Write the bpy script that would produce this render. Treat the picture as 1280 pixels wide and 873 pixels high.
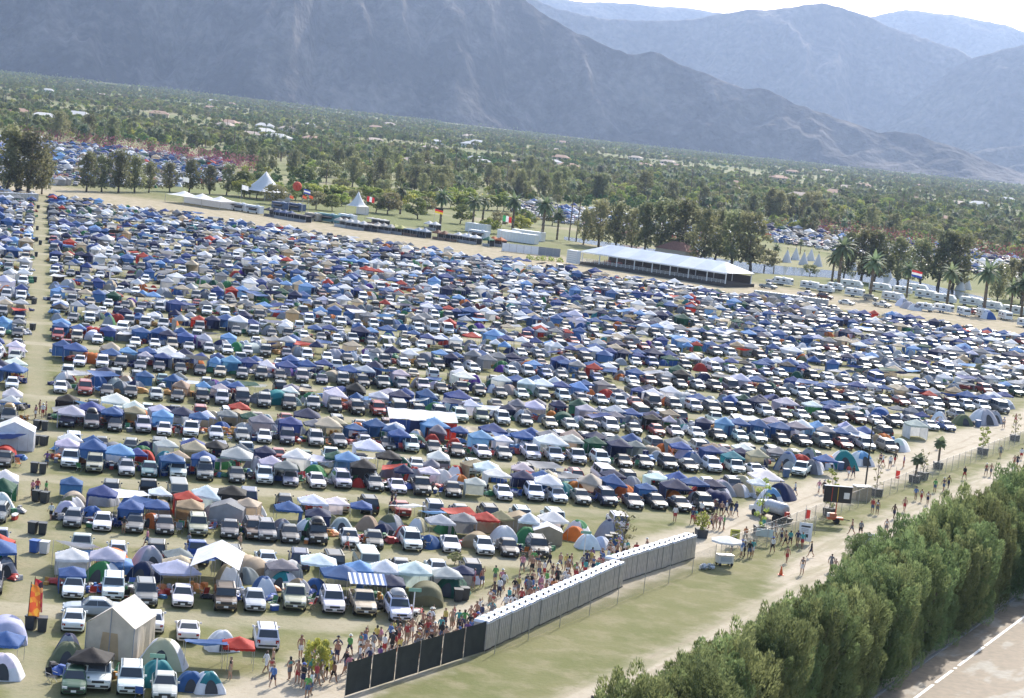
import bpy, math, random
import numpy as np
from math import sin, cos, tan, atan, atan2, radians, degrees, pi, sqrt, exp
from mathutils import Vector, Matrix, Euler
random.seed(11)
rng = np.random.default_rng(7)
SC = bpy.context.scene
for o in list(bpy.data.objects):
    bpy.data.objects.remove(o)
COL = SC.collection

# ------------------------------------------------------------------ camera
F, H, ROLL, Y0 = 2489.0, 40.0, radians(5.8), 150.0
CX, CY = 640.0, 426.5
TH = atan((CY - Y0) * cos(ROLL) / F)
cd = bpy.data.cameras.new('camera'); cam = bpy.data.objects.new('camera', cd); COL.objects.link(cam)
fw = Vector((0, cos(TH), -sin(TH))); up = Vector((0, sin(TH), cos(TH))); rt = Vector((1, 0, 0))
R = rt * cos(ROLL) + up * sin(ROLL); U_ = up * cos(ROLL) - rt * sin(ROLL)
M4 = Matrix(((R.x, U_.x, -fw.x, 0), (R.y, U_.y, -fw.y, 0), (R.z, U_.z, -fw.z, H), (0, 0, 0, 1)))
cam.matrix_world = M4
cd.sensor_width = 36; cd.lens = 36 * F / 1280; cd.shift_y = -10 / 1280
cd.clip_start = 1; cd.clip_end = 60000
SC.camera = cam

# ------------------------------------------------------------------ light
SUN_AZ, SUN_EL = radians(19), radians(36)
w = bpy.data.worlds.new('World'); SC.world = w; w.use_nodes = True
nt = w.node_tree; nt.nodes.clear()
sk = nt.nodes.new('ShaderNodeTexSky'); sk.sky_type = 'NISHITA'; sk.sun_disc = False
sk.sun_elevation = SUN_EL; sk.sun_rotation = SUN_AZ; sk.dust_density = 2.0; sk.air_density = 1.0
bg = nt.nodes.new('ShaderNodeBackground'); bg.inputs[1].default_value = 0.15
wo = nt.nodes.new('ShaderNodeOutputWorld')
nt.links.new(sk.outputs[0], bg.inputs[0]); nt.links.new(bg.outputs[0], wo.inputs[0])
sd = bpy.data.lights.new('sun', 'SUN'); sd.energy = 3.6; sd.angle = radians(0.53); sd.color = (1, 0.94, 0.85)
so = bpy.data.objects.new('sun', sd); COL.objects.link(so)
sdir = Vector((sin(SUN_AZ) * cos(SUN_EL), cos(SUN_AZ) * cos(SUN_EL), sin(SUN_EL)))
so.rotation_euler = sdir.to_track_quat('Z', 'Y').to_euler(); so.location = (0, 0, 300)
SC.view_settings.view_transform = 'Standard'; SC.view_settings.look = 'None'
SC.view_settings.exposure = 0.92; SC.view_settings.gamma = 1
SC.cycles.use_denoising = True
SC.cycles.max_bounces = 6; SC.cycles.transparent_max_bounces = 12; SC.cycles.volume_bounces = 1
SC.cycles.use_adaptive_sampling = False
HAZE_DENSITY = 3.8e-5

# ------------------------------------------------------------------ helpers
def U(px, py, z=0.0):
    """point of the level z that the photograph shows at a pixel"""
    u = px - CX; v = py - CY
    a = u * cos(ROLL) + v * sin(ROLL); b = -u * sin(ROLL) + v * cos(ROLL)
    d = (a, F * cos(TH) - b * sin(TH), -F * sin(TH) - b * cos(TH))
    t = (z - H) / d[2]
    return Vector((d[0] * t, d[1] * t, z))
def proj(x, y, z=0.0):
    p = Vector((x, y, z - H)); zc = p.dot(fw)
    if zc < 1: return (-9999, -9999)
    return (CX + F * p.dot(R) / zc, CY - F * p.dot(U_) / zc)
def inframe(x, y, z=0.5, m=12):
    q = proj(x, y, z); return -m < q[0] < 1280 + m and -m < q[1] < 873 + m
F0 = Vector((27.7, 197.2, 0)); FD = Vector((.454, .891, 0)).normalized(); FN = Vector((FD.y, -FD.x, 0))
FANG = atan2(FD.y, FD.x)
def NT(n, t, z=0): p = F0 + FN * n + FD * t; return Vector((p.x, p.y, z))
def ntof(p): q = Vector((p[0], p[1], 0)) - F0; return q.dot(FN), q.dot(FD)
def lerp(a, b, t): return a + (b - a) * t
def sstep(a, b, x): t = min(1, max(0, (x - a) / (b - a))); return t * t * (3 - 2 * t)
def nth(n):
    s = 'th' if 10 <= n % 100 <= 20 else {1: 'st', 2: 'nd', 3: 'rd'}.get(n % 10, 'th')
    return f'{n}{s}'

class MB:
    def __init__(s): s.v = []; s.f = []; s.m = []
    def add(s, vs, fs, m=0):
        o = len(s.v); s.v.extend([tuple(p) for p in vs]); s.f.extend([tuple(i + o for i in f) for f in fs]); s.m.extend([m] * len(fs)); return s
    def box(s, c, d, m=0, rz=0, taper=1.0):
        cx, cy, cz = c; hx, hy, hz = d[0] / 2, d[1] / 2, d[2] / 2; vs = []
        for k, zz in ((1, -hz), (taper, hz)):
            for x, y in ((-hx, -hy), (hx, -hy), (hx, hy), (-hx, hy)):
                x *= k; y *= k
                vs.append((cx + x * cos(rz) - y * sin(rz), cy + x * sin(rz) + y * cos(rz), cz + zz))
        return s.add(vs, [(3, 2, 1, 0), (4, 5, 6, 7), (0, 1, 5, 4), (1, 2, 6, 5), (2, 3, 7, 6), (3, 0, 4, 7)], m)
    def tube(s, p0, p1, r0, r1=None, n=6, m=0, caps=True):
        r1 = r0 if r1 is None else r1
        p0 = Vector(p0); p1 = Vector(p1); d = (p1 - p0)
        if d.length < 1e-6: return s
        d.normalize(); a = d.orthogonal().normalized(); b = d.cross(a); vs = []
        for p, r in ((p0, r0), (p1, r1)):
            for k in range(n):
                t = 2 * pi * k / n; vs.append(p + a * (cos(t) * r) + b * (sin(t) * r))
        fs = [(k, (k + 1) % n, n + (k + 1) % n, n + k) for k in range(n)]
        if caps: fs += [tuple(range(n - 1, -1, -1)), tuple(range(n, 2 * n))]
        return s.add(vs, fs, m)
    def loft(s, rings, m=0, close=True, caps=True):
        n = len(rings[0]); vs = [p for r in rings for p in r]; fs = []
        for i in range(len(rings) - 1):
            for k in range(n if close else n - 1):
                k2 = (k + 1) % n; fs.append((i * n + k, i * n + k2, (i + 1) * n + k2, (i + 1) * n + k))
        if caps and close: fs += [tuple(range(n - 1, -1, -1)), tuple(range((len(rings) - 1) * n, len(rings) * n))]
        return s.add(vs, fs, m)
    def quad(s, a, b, c, d, m=0): return s.add([a, b, c, d], [(0, 1, 2, 3)], m)
    def grid(s, fn, nu, nv, m=0):
        vs = [fn(i / nu, j / nv) for j in range(nv + 1) for i in range(nu + 1)]
        fs = [(j * (nu + 1) + i, j * (nu + 1) + i + 1, (j + 1) * (nu + 1) + i + 1, (j + 1) * (nu + 1) + i) for j in range(nv) for i in range(nu)]
        return s.add(vs, fs, m)
    def merge(s, o, mo=0, off=(0, 0, 0), rz=0, sc=1.0):
        c, q = cos(rz), sin(rz)
        s.add([((x * c - y * q) * sc + off[0], (x * q + y * c) * sc + off[1], z * sc + off[2]) for x, y, z in o.v], [], 0)
        b = len(s.v) - len(o.v)
        s.f.extend([tuple(i + b for i in f) for f in o.f]); s.m.extend([k + mo for k in o.m]); return s
    def mesh(s, name, mats, smooth=False):
        me = bpy.data.meshes.new(name); me.from_pydata(s.v, [], s.f)
        for m in (mats if isinstance(mats, (list, tuple)) else [mats]): me.materials.append(m)
        if len(me.polygons):
            me.polygons.foreach_set('material_index', s.m)
            if smooth: me.polygons.foreach_set('use_smooth', [True] * len(s.f))
        me.update(); return me
    def build(s, name, mats, parent=None, smooth=False):
        return link(name, s.mesh(name, mats, smooth), parent)
def link(name, me, parent=None, col=None):
    o = bpy.data.objects.new(name, me); COL.objects.link(o)
    if parent is not None: o.parent = parent
    if col is not None: o.color = (*col, 1)
    return o
USED = {}
def tag(o, label, cat, group=None, kind=None):
    k = label; USED[k] = USED.get(k, 0) + 1
    o['label'] = label; o['category'] = cat
    if group: o['group'] = group
    if kind: o['kind'] = kind
    return o
def empty(name, loc, rz, label, cat, group=None):
    o = bpy.data.objects.new(name, None); COL.objects.link(o); o.location = loc; o.rotation_euler = (0, 0, rz)
    o.empty_display_size = .3
    return tag(o, label, cat, group)
def structure(o): o['kind'] = 'structure'; return o
def at(o, loc, rz=0, sc=None):
    o.location = loc; o.rotation_euler = (0, 0, rz)
    if sc is not None: o.scale = sc if isinstance(sc, tuple) else (sc, sc, sc)
    return o

# ------------------------------------------------------------------ materials
def node(nt, t, **k):
    n = nt.nodes.new(t)
    for a, v in k.items(): setattr(n, a, v)
    return n
def newmat(name):
    m = bpy.data.materials.new(name); m.use_nodes = True; nt = m.node_tree
    return m, nt, nt.nodes['Principled BSDF'], nt.nodes['Material Output']
def mat(name, col, rough=.6, metal=0, noise=0, scale=3.0, spec=.5, coat=0, bump=0, obj=False):
    m, nt, p, out = newmat(name)
    p.inputs['Base Color'].default_value = (*col, 1); p.inputs['Roughness'].default_value = rough
    p.inputs['Metallic'].default_value = metal; p.inputs['Specular IOR Level'].default_value = spec
    p.inputs['Coat Weight'].default_value = coat
    src = None
    if obj:
        oi = node(nt, 'ShaderNodeObjectInfo'); src = oi.outputs['Color']
    if noise or bump:
        tc = node(nt, 'ShaderNodeTexCoord'); nz = node(nt, 'ShaderNodeTexNoise'); nz.inputs['Scale'].default_value = scale
        nz.inputs['Detail'].default_value = 4; nt.links.new(tc.outputs['Object'], nz.inputs['Vector'])
        if noise:
            mp = node(nt, 'ShaderNodeMapRange'); mp.inputs['From Min'].default_value = .3; mp.inputs['From Max'].default_value = .7
            mp.inputs['To Min'].default_value = 1 - noise; mp.inputs['To Max'].default_value = 1 + noise
            nt.links.new(nz.outputs['Fac'], mp.inputs['Value'])
            vm = node(nt, 'ShaderNodeVectorMath', operation='SCALE')
            if src: nt.links.new(src, vm.inputs[0])
            else: vm.inputs[0].default_value = col
            nt.links.new(mp.outputs[0], vm.inputs['Scale']); src = vm.outputs[0]
        if bump:
            bp = node(nt, 'ShaderNodeBump'); bp.inputs['Strength'].default_value = bump; bp.inputs['Distance'].default_value = .08
            nt.links.new(nz.outputs['Fac'], bp.inputs['Height']); nt.links.new(bp.outputs[0], p.inputs['Normal'])
    if src: nt.links.new(src, p.inputs['Base Color'])
    return m
def ramp(nt, fac, cols, const=True):
    r = node(nt, 'ShaderNodeValToRGB'); r.color_ramp.interpolation = 'CONSTANT' if const else 'LINEAR'
    e = r.color_ramp.elements
    e[0].position = 0; e[0].color = (*cols[0][1], 1)
    e[1].position = cols[1][0]; e[1].color = (*cols[1][1], 1)
    for p, c in cols[2:]:
        k = e.new(p); k.color = (*c, 1)
    nt.links.new(fac, r.inputs['Fac']); return r.outputs[0]
def translucent(m, amt=.25):
    nt = m.node_tree; p = nt.nodes['Principled BSDF']; out = nt.nodes['Material Output']
    tr = node(nt, 'ShaderNodeBsdfTranslucent'); mx = node(nt, 'ShaderNodeMixShader'); mx.inputs[0].default_value = amt
    if p.inputs['Base Color'].links: nt.links.new(p.inputs['Base Color'].links[0].from_socket, tr.inputs[0])
    else: tr.inputs[0].default_value = p.inputs['Base Color'].default_value
    nt.links.new(p.outputs[0], mx.inputs[1]); nt.links.new(tr.outputs[0], mx.inputs[2]); nt.links.new(mx.outputs[0], out.inputs[0])
    return m
def random_mat(name, cols, rough, coat=0, trans=0, spec=.5):
    m, nt, p, out = newmat(name)
    oi = node(nt, 'ShaderNodeObjectInfo')
    acc = 0; st = []
    tot = sum(wt for wt, c in cols)
    for wt, c in cols: st.append((acc / tot, c)); acc += wt
    src = ramp(nt, oi.outputs['Random'], st)
    nt.links.new(src, p.inputs['Base Color']); p.inputs['Roughness'].default_value = rough; p.inputs['Coat Weight'].default_value = coat
    p.inputs['Specular IOR Level'].default_value = spec
    if trans: translucent(m, trans)
    return m

WHITE, SILVER, GREY, BLACK = (.80, .81, .82), (.46, .47, .49), (.13, .135, .145), (.018, .018, .02)
CARCOL = {'white': (.70, .71, .72), 'silver': (.38, .39, .41), 'grey': (.15, .155, .165), 'charcoal': (.055, .058, .064), 'black': (.016, .016, .018),
          'navy': (.018, .03, .09), 'blue': (.04, .10, .30), 'red': (.30, .025, .02), 'maroon': (.12, .02, .02), 'tan': (.36, .31, .23), 'brown': (.10, .065, .045), 'teal': (.08, .2, .2), 'green': (.03, .09, .05)}
CARW = [(24, 'white'), (16, 'silver'), (17, 'grey'), (14, 'charcoal'), (14, 'black'), (5, 'navy'), (3, 'blue'), (4, 'red'), (2, 'maroon'), (4, 'tan'), (1, 'teal'), (1, 'green')]
TENTCOL = {'blue': (.04, .11, .30), 'royal blue': (.035, .07, .24), 'navy': (.022, .032, .095), 'white': (.78, .79, .82), 'pale grey': (.48, .49, .52), 'grey': (.22, .23, .25), 'sky blue': (.16, .33, .62), 'beige': (.50, .42, .31),
           'tan': (.36, .28, .18), 'olive': (.16, .17, .09), 'green': (.05, .22, .08), 'dark green': (.02, .09, .06), 'teal': (.03, .23, .25), 'red': (.45, .04, .025), 'orange': (.62, .17, .03), 'black': (.02, .021, .024), 'yellow': (.7, .5, .06), 'purple': (.13, .05, .3), 'maroon': (.18, .03, .03), 'lavender': (.52, .53, .68)}
CANW = [(20, 'blue'), (9, 'royal blue'), (10, 'navy'), (20, 'white'), (11, 'pale grey'), (12, 'grey'), (6, 'sky blue'), (7, 'beige'), (2, 'red'), (2, 'dark green'), (3, 'black'), (2, 'tan'), (2, 'lavender')]
DOMW = [(11, 'blue'), (8, 'navy'), (15, 'pale grey'), (18, 'grey'), (8, 'beige'), (7, 'olive'), (7, 'green'), (5, 'dark green'), (4, 'teal'), (4, 'red'), (7, 'orange'), (6, 'tan'), (2, 'yellow'), (8, 'white'), (2, 'maroon'), (2, 'purple')]
def pick(ws): return random.choices([c for _, c in ws], [a for a, _ in ws])[0]

M = {}
M['paint'] = mat('car_paint', (1, 1, 1), .42, coat=.25, obj=True, noise=.07, scale=1.3)
M['paint_far'] = random_mat('car_paint_mixed', [(wt, CARCOL[c]) for wt, c in CARW], .42, .25)
M['glass'] = mat('dark_glass', (.045, .052, .06), .10, spec=.8)
M['rubber'] = mat('tyre_rubber', (.018, .018, .018), .8)
M['rim'] = mat('alloy', (.42, .42, .44), .35, .7)
M['trim'] = mat('black_trim', (.02, .02, .021), .5)
M['lamp'] = mat('headlamp_glass', (.62, .64, .66), .12, spec=.9)
M['tail'] = mat('tail_lamp_red', (.32, .012, .01), .2)
M['plate'] = mat('plate_white', (.7, .7, .68), .5)
M['amber'] = mat('amber', (.6, .2, .02), .3)
M['fabric'] = translucent(mat('tent_fabric', (1, 1, 1), .75, noise=.10, scale=1.6, obj=True, spec=.3, bump=.4), .22)
M['fabric_dark'] = translucent(mat('tent_fabric_second', (.32, .33, .36), .8, noise=.1, spec=.3), .12)
M['fabric_white'] = translucent(mat('tent_fabric_white', (.76, .77, .80), .75, noise=.06, spec=.3), .22)
M['canopy_far'] = random_mat('canopy_fabric_mixed', [(wt, TENTCOL[c]) for wt, c in CANW], .75, 0, .22, .3)
M['dome_far'] = random_mat('dome_fabric_mixed', [(wt, TENTCOL[c]) for wt, c in DOMW], .75, 0, .2, .3)
M['mesh'] = mat('tent_mesh_door', (.05, .052, .056), .9)
M['steel'] = mat('tent_pole', (.45, .45, .46), .4, .6)
M['white_metal'] = mat('white_metal', (.74, .74, .73), .45, noise=.04)
M['plastic'] = mat('coloured_plastic', (1, 1, 1), .5, obj=True)
M['cloth'] = mat('clothing', (1, 1, 1), .85, noise=.08, scale=6, obj=True)
M['skin'] = random_mat('skin', [(5, (.42, .24, .16)), (4, (.48, .30, .21)), (3, (.30, .165, .10)), (1, (.12, .065, .04)), (4, (.38, .2, .13))], .55)
M['hair'] = random_mat('hair', [(5, (.03, .02, .014)), (4, (.07, .042, .025)), (2, (.26, .17, .08)), (2, (.012, .011, .011))], .6)
M['shoe'] = mat('shoes', (.08, .075, .07), .7)
M['clutter'] = random_mat('camp_gear', [(3, (.02, .03, .12)), (3, (.3, .04, .03)), (4, (.5, .5, .52)), (3, (.03, .03, .035)), (2, (.05, .2, .1)), (2, (.5, .25, .06)), (2, (.1, .25, .5))], .7)
M['toilet'] = mat('grey_plastic', (.46, .43, .395), .55, noise=.12, scale=2)
M['toilet_roof'] = mat('white_plastic_roof', (.74, .76, .80), .4, noise=.05)
M['screen'] = mat('dark_windscreen_mesh', (.035, .040, .038), .9, noise=.2, scale=1.2)
M['trunk'] = mat('bark', (.13, .10, .075), .9, noise=.3, scale=2.5)
M['palmtrunk'] = mat('palm_bark', (.17, .13, .09), .9, noise=.25, scale=4)
def leafmat(name, c, var=.3, trans=.3, scale=.35):
    m = mat(name, c, .6, noise=var, scale=scale, spec=.25)
    nt = m.node_tree; p = nt.nodes['Principled BSDF']; oi = node(nt, 'ShaderNodeObjectInfo')
    hs = node(nt, 'ShaderNodeHueSaturation'); mp = node(nt, 'ShaderNodeMapRange'); mp.inputs['To Min'].default_value = .7; mp.inputs['To Max'].default_value = 1.35
    mh = node(nt, 'ShaderNodeMapRange'); mh.inputs['To Min'].default_value = .47; mh.inputs['To Max'].default_value = .525
    src = p.inputs['Base Color'].links[0].from_socket
    nt.links.new(oi.outputs['Random'], mp.inputs[0]); nt.links.new(mp.outputs[0], hs.inputs['Value'])
    fr = node(nt, 'ShaderNodeMath', operation='FRACT'); ml = node(nt, 'ShaderNodeMath', operation='MULTIPLY'); ml.inputs[1].default_value = 7.13
    nt.links.new(oi.outputs['Random'], ml.inputs[0]); nt.links.new(ml.outputs[0], fr.inputs[0]); nt.links.new(fr.outputs[0], mh.inputs[0]); nt.links.new(mh.outputs[0], hs.inputs['Hue'])
    nt.links.new(src, hs.inputs['Color']); nt.links.new(hs.outputs[0], p.inputs['Base Color'])
    return translucent(m, trans)
M['hedge'] = leafmat('tamarisk_needles', (.19, .235, .10), .25, .5, .5)
M['euc'] = leafmat('eucalyptus_leaves', (.21, .22, .11), .3, .55)
M['oak'] = leafmat('broad_leaves', (.175, .21, .07), .3, .5)
M['citrus'] = leafmat('citrus_leaves', (.115, .20, .055), .3, .45)
M['lime'] = leafmat('yellow_green_leaves', (.32, .36, .085), .25, .45)
M['frond'] = leafmat('palm_fronds', (.15, .19, .10), .25, .42)
M['drygreen'] = leafmat('dusty_leaves', (.25, .25, .12), .3, .5)
M['bougain'] = leafmat('maroon_leaves', (.20, .065, .08), .35, .4, .2)
M['wood'] = mat('weathered_wood', (.16, .11, .08), .85, noise=.2)
M['asphalt'] = mat('asphalt', (.05, .05, .05), .9)

# ------------------------------------------------------------------ ground
def ground_material():
    m, nt, p, out = newmat('field_grass_and_dirt')
    L = nt.links; geo = node(nt, 'ShaderNodeNewGeometry'); pos = geo.outputs['Position']
    def noise(scale, detail=4, rough=.55, stretch=None):
        n = node(nt, 'ShaderNodeTexNoise'); n.inputs['Scale'].default_value = scale; n.inputs['Detail'].default_value = detail; n.inputs['Roughness'].default_value = rough
        if stretch:
            mp = node(nt, 'ShaderNodeMapping'); mp.vector_type = 'TEXTURE'; mp.inputs['Rotation'].default_value = (0, 0, stretch[0]); mp.inputs['Scale'].default_value = (1 / stretch[1], 1 / stretch[2], 1)
            L.new(pos, mp.inputs[0]); L.new(mp.outputs[0], n.inputs['Vector'])
        else: L.new(pos, n.inputs['Vector'])
        return n.outputs['Fac']
    def math(op, a, b=None, clamp=False):
        n = node(nt, 'ShaderNodeMath', operation=op, use_clamp=clamp)
        for i, x in enumerate((a, b)):
            if x is None: continue
            if isinstance(x, (int, float)): n.inputs[i].default_value = x
            else: L.new(x, n.inputs[i])
        return n.outputs[0]
    def ss(x, a, b):
        n = node(nt, 'ShaderNodeMapRange', interpolation_type='SMOOTHSTEP'); L.new(x, n.inputs[0]); n.inputs[1].default_value = a; n.inputs[2].default_value = b
        return n.outputs[0]
    def mix(f, a, b):
        n = node(nt, 'ShaderNodeMix', data_type='RGBA')
        for i, x in ((0, f), (6, a), (7, b)):
            if isinstance(x, tuple): n.inputs[i].default_value = (*x, 1)
            elif isinstance(x, float): n.inputs[i].default_value = x
            else: L.new(x, n.inputs[i])
        return n.outputs[2]
    def dot(vec, off):
        n = node(nt, 'ShaderNodeVectorMath', operation='DOT_PRODUCT'); L.new(pos, n.inputs[0]); n.inputs[1].default_value = vec
        return math('SUBTRACT', n.outputs['Value'], off)
    nn = dot(tuple(FN), F0.dot(FN)); tt = dot(tuple(FD), F0.dot(FD))
    big = noise(.06); mid = noise(.35, 5); fine = noise(2.2, 4); vf = noise(9, 2)
    grass = mix(ss(big, .38, .62), (.165, .175, .070), (.225, .215, .105))
    grass = mix(ss(mid, .42, .70), grass, (.275, .25, .145))
    grass = mix(math('MULTIPLY', ss(fine, .45, .8), .6), grass, (.125, .15, .048))
    dirt = mix(ss(mid, .35, .7), (.54, .475, .38), (.45, .395, .305))
    dirt = mix(math('MULTIPLY', ss(fine, .5, .8), .6), dirt, (.335, .275, .195))
    wob = math('MULTIPLY', math('SUBTRACT', mid, .5), 4.0)
    wobb = math('MULTIPLY', math('SUBTRACT', big, .5), 4.0)
    nw = math('ADD', math('ADD', nn, wob), wobb)
    # path between camp and fence, and the wide walk between fence and hedge
    p1 = math('MULTIPLY', ss(nw, -12.0, -8.5), math('SUBTRACT', 1.0, ss(nw, -3.5, -1.2)))
    far = ss(tt, -30, 5)
    edge = math('SUBTRACT', nw, math('MULTIPLY', math('SUBTRACT', 1.0, far), 5.5))
    p2 = ss(edge, .8, 4.2)
    stre = noise(.5, 4, .6, (FANG, .22, 1.3))
    p2 = math('MULTIPLY', p2, math('ADD', .55, math('MULTIPLY', ss(stre, .35, .6), .5)), True)
    dm = math('MAXIMUM', math('MULTIPLY', p1, .93), p2)
    # wear of the driving lanes between the rows: two soft ruts per lane, worn patchily
    ADIR = (-sin(radians(13.8)), cos(radians(13.8)), 0); RD = (cos(radians(11)), sin(radians(11)), 0); RN = (-RD[1], RD[0], 0)
    a0 = Vector((-31.6, 149.6, 0)); along = dot(RN, a0.dot(Vector(RN)))
    ph = math('FRACT', math('DIVIDE', math('ADD', math('ADD', along, 7.0), math('MULTIPLY', math('SUBTRACT', mid, .5), 3.0)), 25.3))
    lane = math('MULTIPLY', ss(ph, .03, .10), math('SUBTRACT', 1.0, ss(ph, .20, .27)))
    lane = math('MULTIPLY', lane, math('ADD', .18, math('MULTIPLY', ss(big, .35, .6), .36)))
    incamp = math('SUBTRACT', 1.0, ss(nn, -13, -10))
    lane = math('MULTIPLY', lane, incamp)
    # bin aisle
    al = dot((cos(radians(13.8)), sin(radians(13.8)), 0), Vector((-34.8, 148.8, 0)).dot(Vector((cos(radians(13.8)), sin(radians(13.8)), 0))))
    ab = math('ABSOLUTE', math('ADD', al, math('MULTIPLY', math('SUBTRACT', mid, .5), 3.0)))
    aisle = math('MULTIPLY', math('SUBTRACT', 1.0, ss(ab, .6, 2.2)), .28)
    # far dirt strip that closes the camp (direction az 108)
    BD = Vector((126.4, -73, 0)).normalized(); BN = Vector((-BD.y, BD.x, 0)); b0 = Vector((-6.9, 567.8, 0))
    bn = dot(tuple(BN), b0.dot(BN)); bw = math('ADD', bn, math('MULTIPLY', math('SUBTRACT', big, .5), 20.0))
    strip = math('MULTIPLY', ss(bw, -6, 3), math('SUBTRACT', 1.0, ss(bw, 38, 58)))
    wear = math('MULTIPLY', math('SUBTRACT', 1.0, strip), math('MAXIMUM', math('MAXIMUM', lane, aisle), math('MULTIPLY', ss(fine, .55, .7), .12)))
    dm = math('MAXIMUM', dm, wear)
    beyond = ss(bn, -8, 2)
    dm = math('MULTIPLY', dm, math('SUBTRACT', 1.0, beyond))
    near = mix(dm, grass, dirt)
    near = mix(math('MULTIPLY', strip, math('ADD', .5, math('MULTIPLY', ss(mid, .35, .6), .4))), near, (.44, .37, .27))
    # open valley floor
    vb = noise(.004, 5, .6); vm_ = noise(.02, 5, .6)
    val = mix(ss(vb, .42, .6), (.165, .185, .07), (.26, .25, .135))
    val = mix(math('MULTIPLY', ss(vm_, .55, .66), .7), val, (.36, .31, .22))
    gl = noise(.0016, 2)
    val = mix(ss(gl, .60, .66), val, (.17, .23, .05))
    c = mix(ss(bn, 55, 95), near, val)
    sway = math('ADD', nn, math('MULTIPLY', math('SUBTRACT', big, .5), 3.0))
    ruts = None
    for off in (8.2, 9.9, 12.4, 14.0, -6.6, -5.0):
        r_ = math('SUBTRACT', 1.0, ss(math('ABSOLUTE', math('SUBTRACT', sway, off)), .08, .42)); ruts = r_ if ruts is None else math('MAXIMUM', ruts, r_)
    ruts = math('MULTIPLY', ruts, math('MULTIPLY', ss(stre, .42, .62), math('SUBTRACT', 1.0, ss(bn, -60, -20))))
    c = mix(math('MULTIPLY', ruts, .55), c, (.31, .26, .185))
    tuft = math('MULTIPLY', ss(noise(5.5, 5, .7), .56, .70), math('SUBTRACT', 1.0, dm)); c = mix(math('MULTIPLY', tuft, math('MULTIPLY', math('SUBTRACT', 1.0, beyond), .5)), c, (.085, .115, .03))
    g = mix(math('MULTIPLY', vf, .25), c, (.02, .02, .01))
    L.new(g, p.inputs['Base Color']); p.inputs['Roughness'].default_value = .95; p.inputs['Specular IOR Level'].default_value = .1
    bp = node(nt, 'ShaderNodeBump'); bp.inputs['Strength'].default_value = .5; bp.inputs['Distance'].default_value = .12
    L.new(fine, bp.inputs['Height']); L.new(bp.outputs[0], p.inputs['Normal'])
    return m
def gz(x, y):
    d = sqrt(x * x + y * y); az = degrees(atan2(x, y))
    if d < 1400: return 0.0
    return ((d - 1400) / 4000) * 26 * (1 - sstep(-14, 6, az)) * (1 if d < 5400 else 1)
def build_ground():
    b = MB(); rs = [10, 60, 120, 250, 500, 900, 1400, 2200, 3200, 4400, 5600, 7500, 10000, 13000, 16500]
    na = 96; vs = []; fs = []
    vs.append((0, 0, 0))
    for r in rs:
        for k in range(na):
            a = 2 * pi * k / na; x, y = r * sin(a), r * cos(a)
            vs.append((x, y, gz(x, y) if abs(degrees(atan2(x, y))) < 40 else (gz(x, y) if y > 0 and x < 0 else 0)))
    for k in range(na): fs.append((0, 1 + (k + 1) % na, 1 + k))
    for i in range(len(rs) - 1):
        for k in range(na):
            k2 = (k + 1) % na; fs.append((1 + i * na + k, 1 + i * na + k2, 1 + (i + 1) * na + k2, 1 + (i + 1) * na + k))
    b.add(vs, fs); structure(b.build('ground', ground_material(), smooth=True))
build_ground()

# ------------------------------------------------------------------ mountains
from mathutils import noise as mnoise
def rock_material(name, c1, c2, c3):
    m, nt, p, out = newmat(name); L = nt.links
    geo = node(nt, 'ShaderNodeNewGeometry'); n1 = node(nt, 'ShaderNodeTexNoise'); n1.inputs['Scale'].default_value = .004; n1.inputs['Detail'].default_value = 9; n1.inputs['Roughness'].default_value = .65
    L.new(geo.outputs['Position'], n1.inputs['Vector'])
    r = ramp(nt, n1.outputs['Fac'], [(0, c1), (.45, c2), (.62, c3)], False)
    n2 = node(nt, 'ShaderNodeTexNoise'); n2.inputs['Scale'].default_value = .03; n2.inputs['Detail'].default_value = 6; L.new(geo.outputs['Position'], n2.inputs['Vector'])
    mp = node(nt, 'ShaderNodeMapRange'); mp.inputs[1].default_value = .3; mp.inputs[2].default_value = .7; mp.inputs[3].default_value = .7; mp.inputs[4].default_value = 1.3; L.new(n2.outputs['Fac'], mp.inputs[0])
    vm = node(nt, 'ShaderNodeVectorMath', operation='SCALE'); L.new(r, vm.inputs[0]); L.new(mp.outputs[0], vm.inputs['Scale']); L.new(vm.outputs[0], p.inputs['Base Color'])
    bp = node(nt, 'ShaderNodeBump'); bp.inputs['Strength'].default_value = .9; bp.inputs['Distance'].default_value = 18; L.new(n2.outputs['Fac'], bp.inputs['Height']); L.new(bp.outputs[0], p.inputs['Normal'])
    p.inputs['Roughness'].default_value = .95; p.inputs['Specular IOR Level'].default_value = .1
    return m
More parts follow.
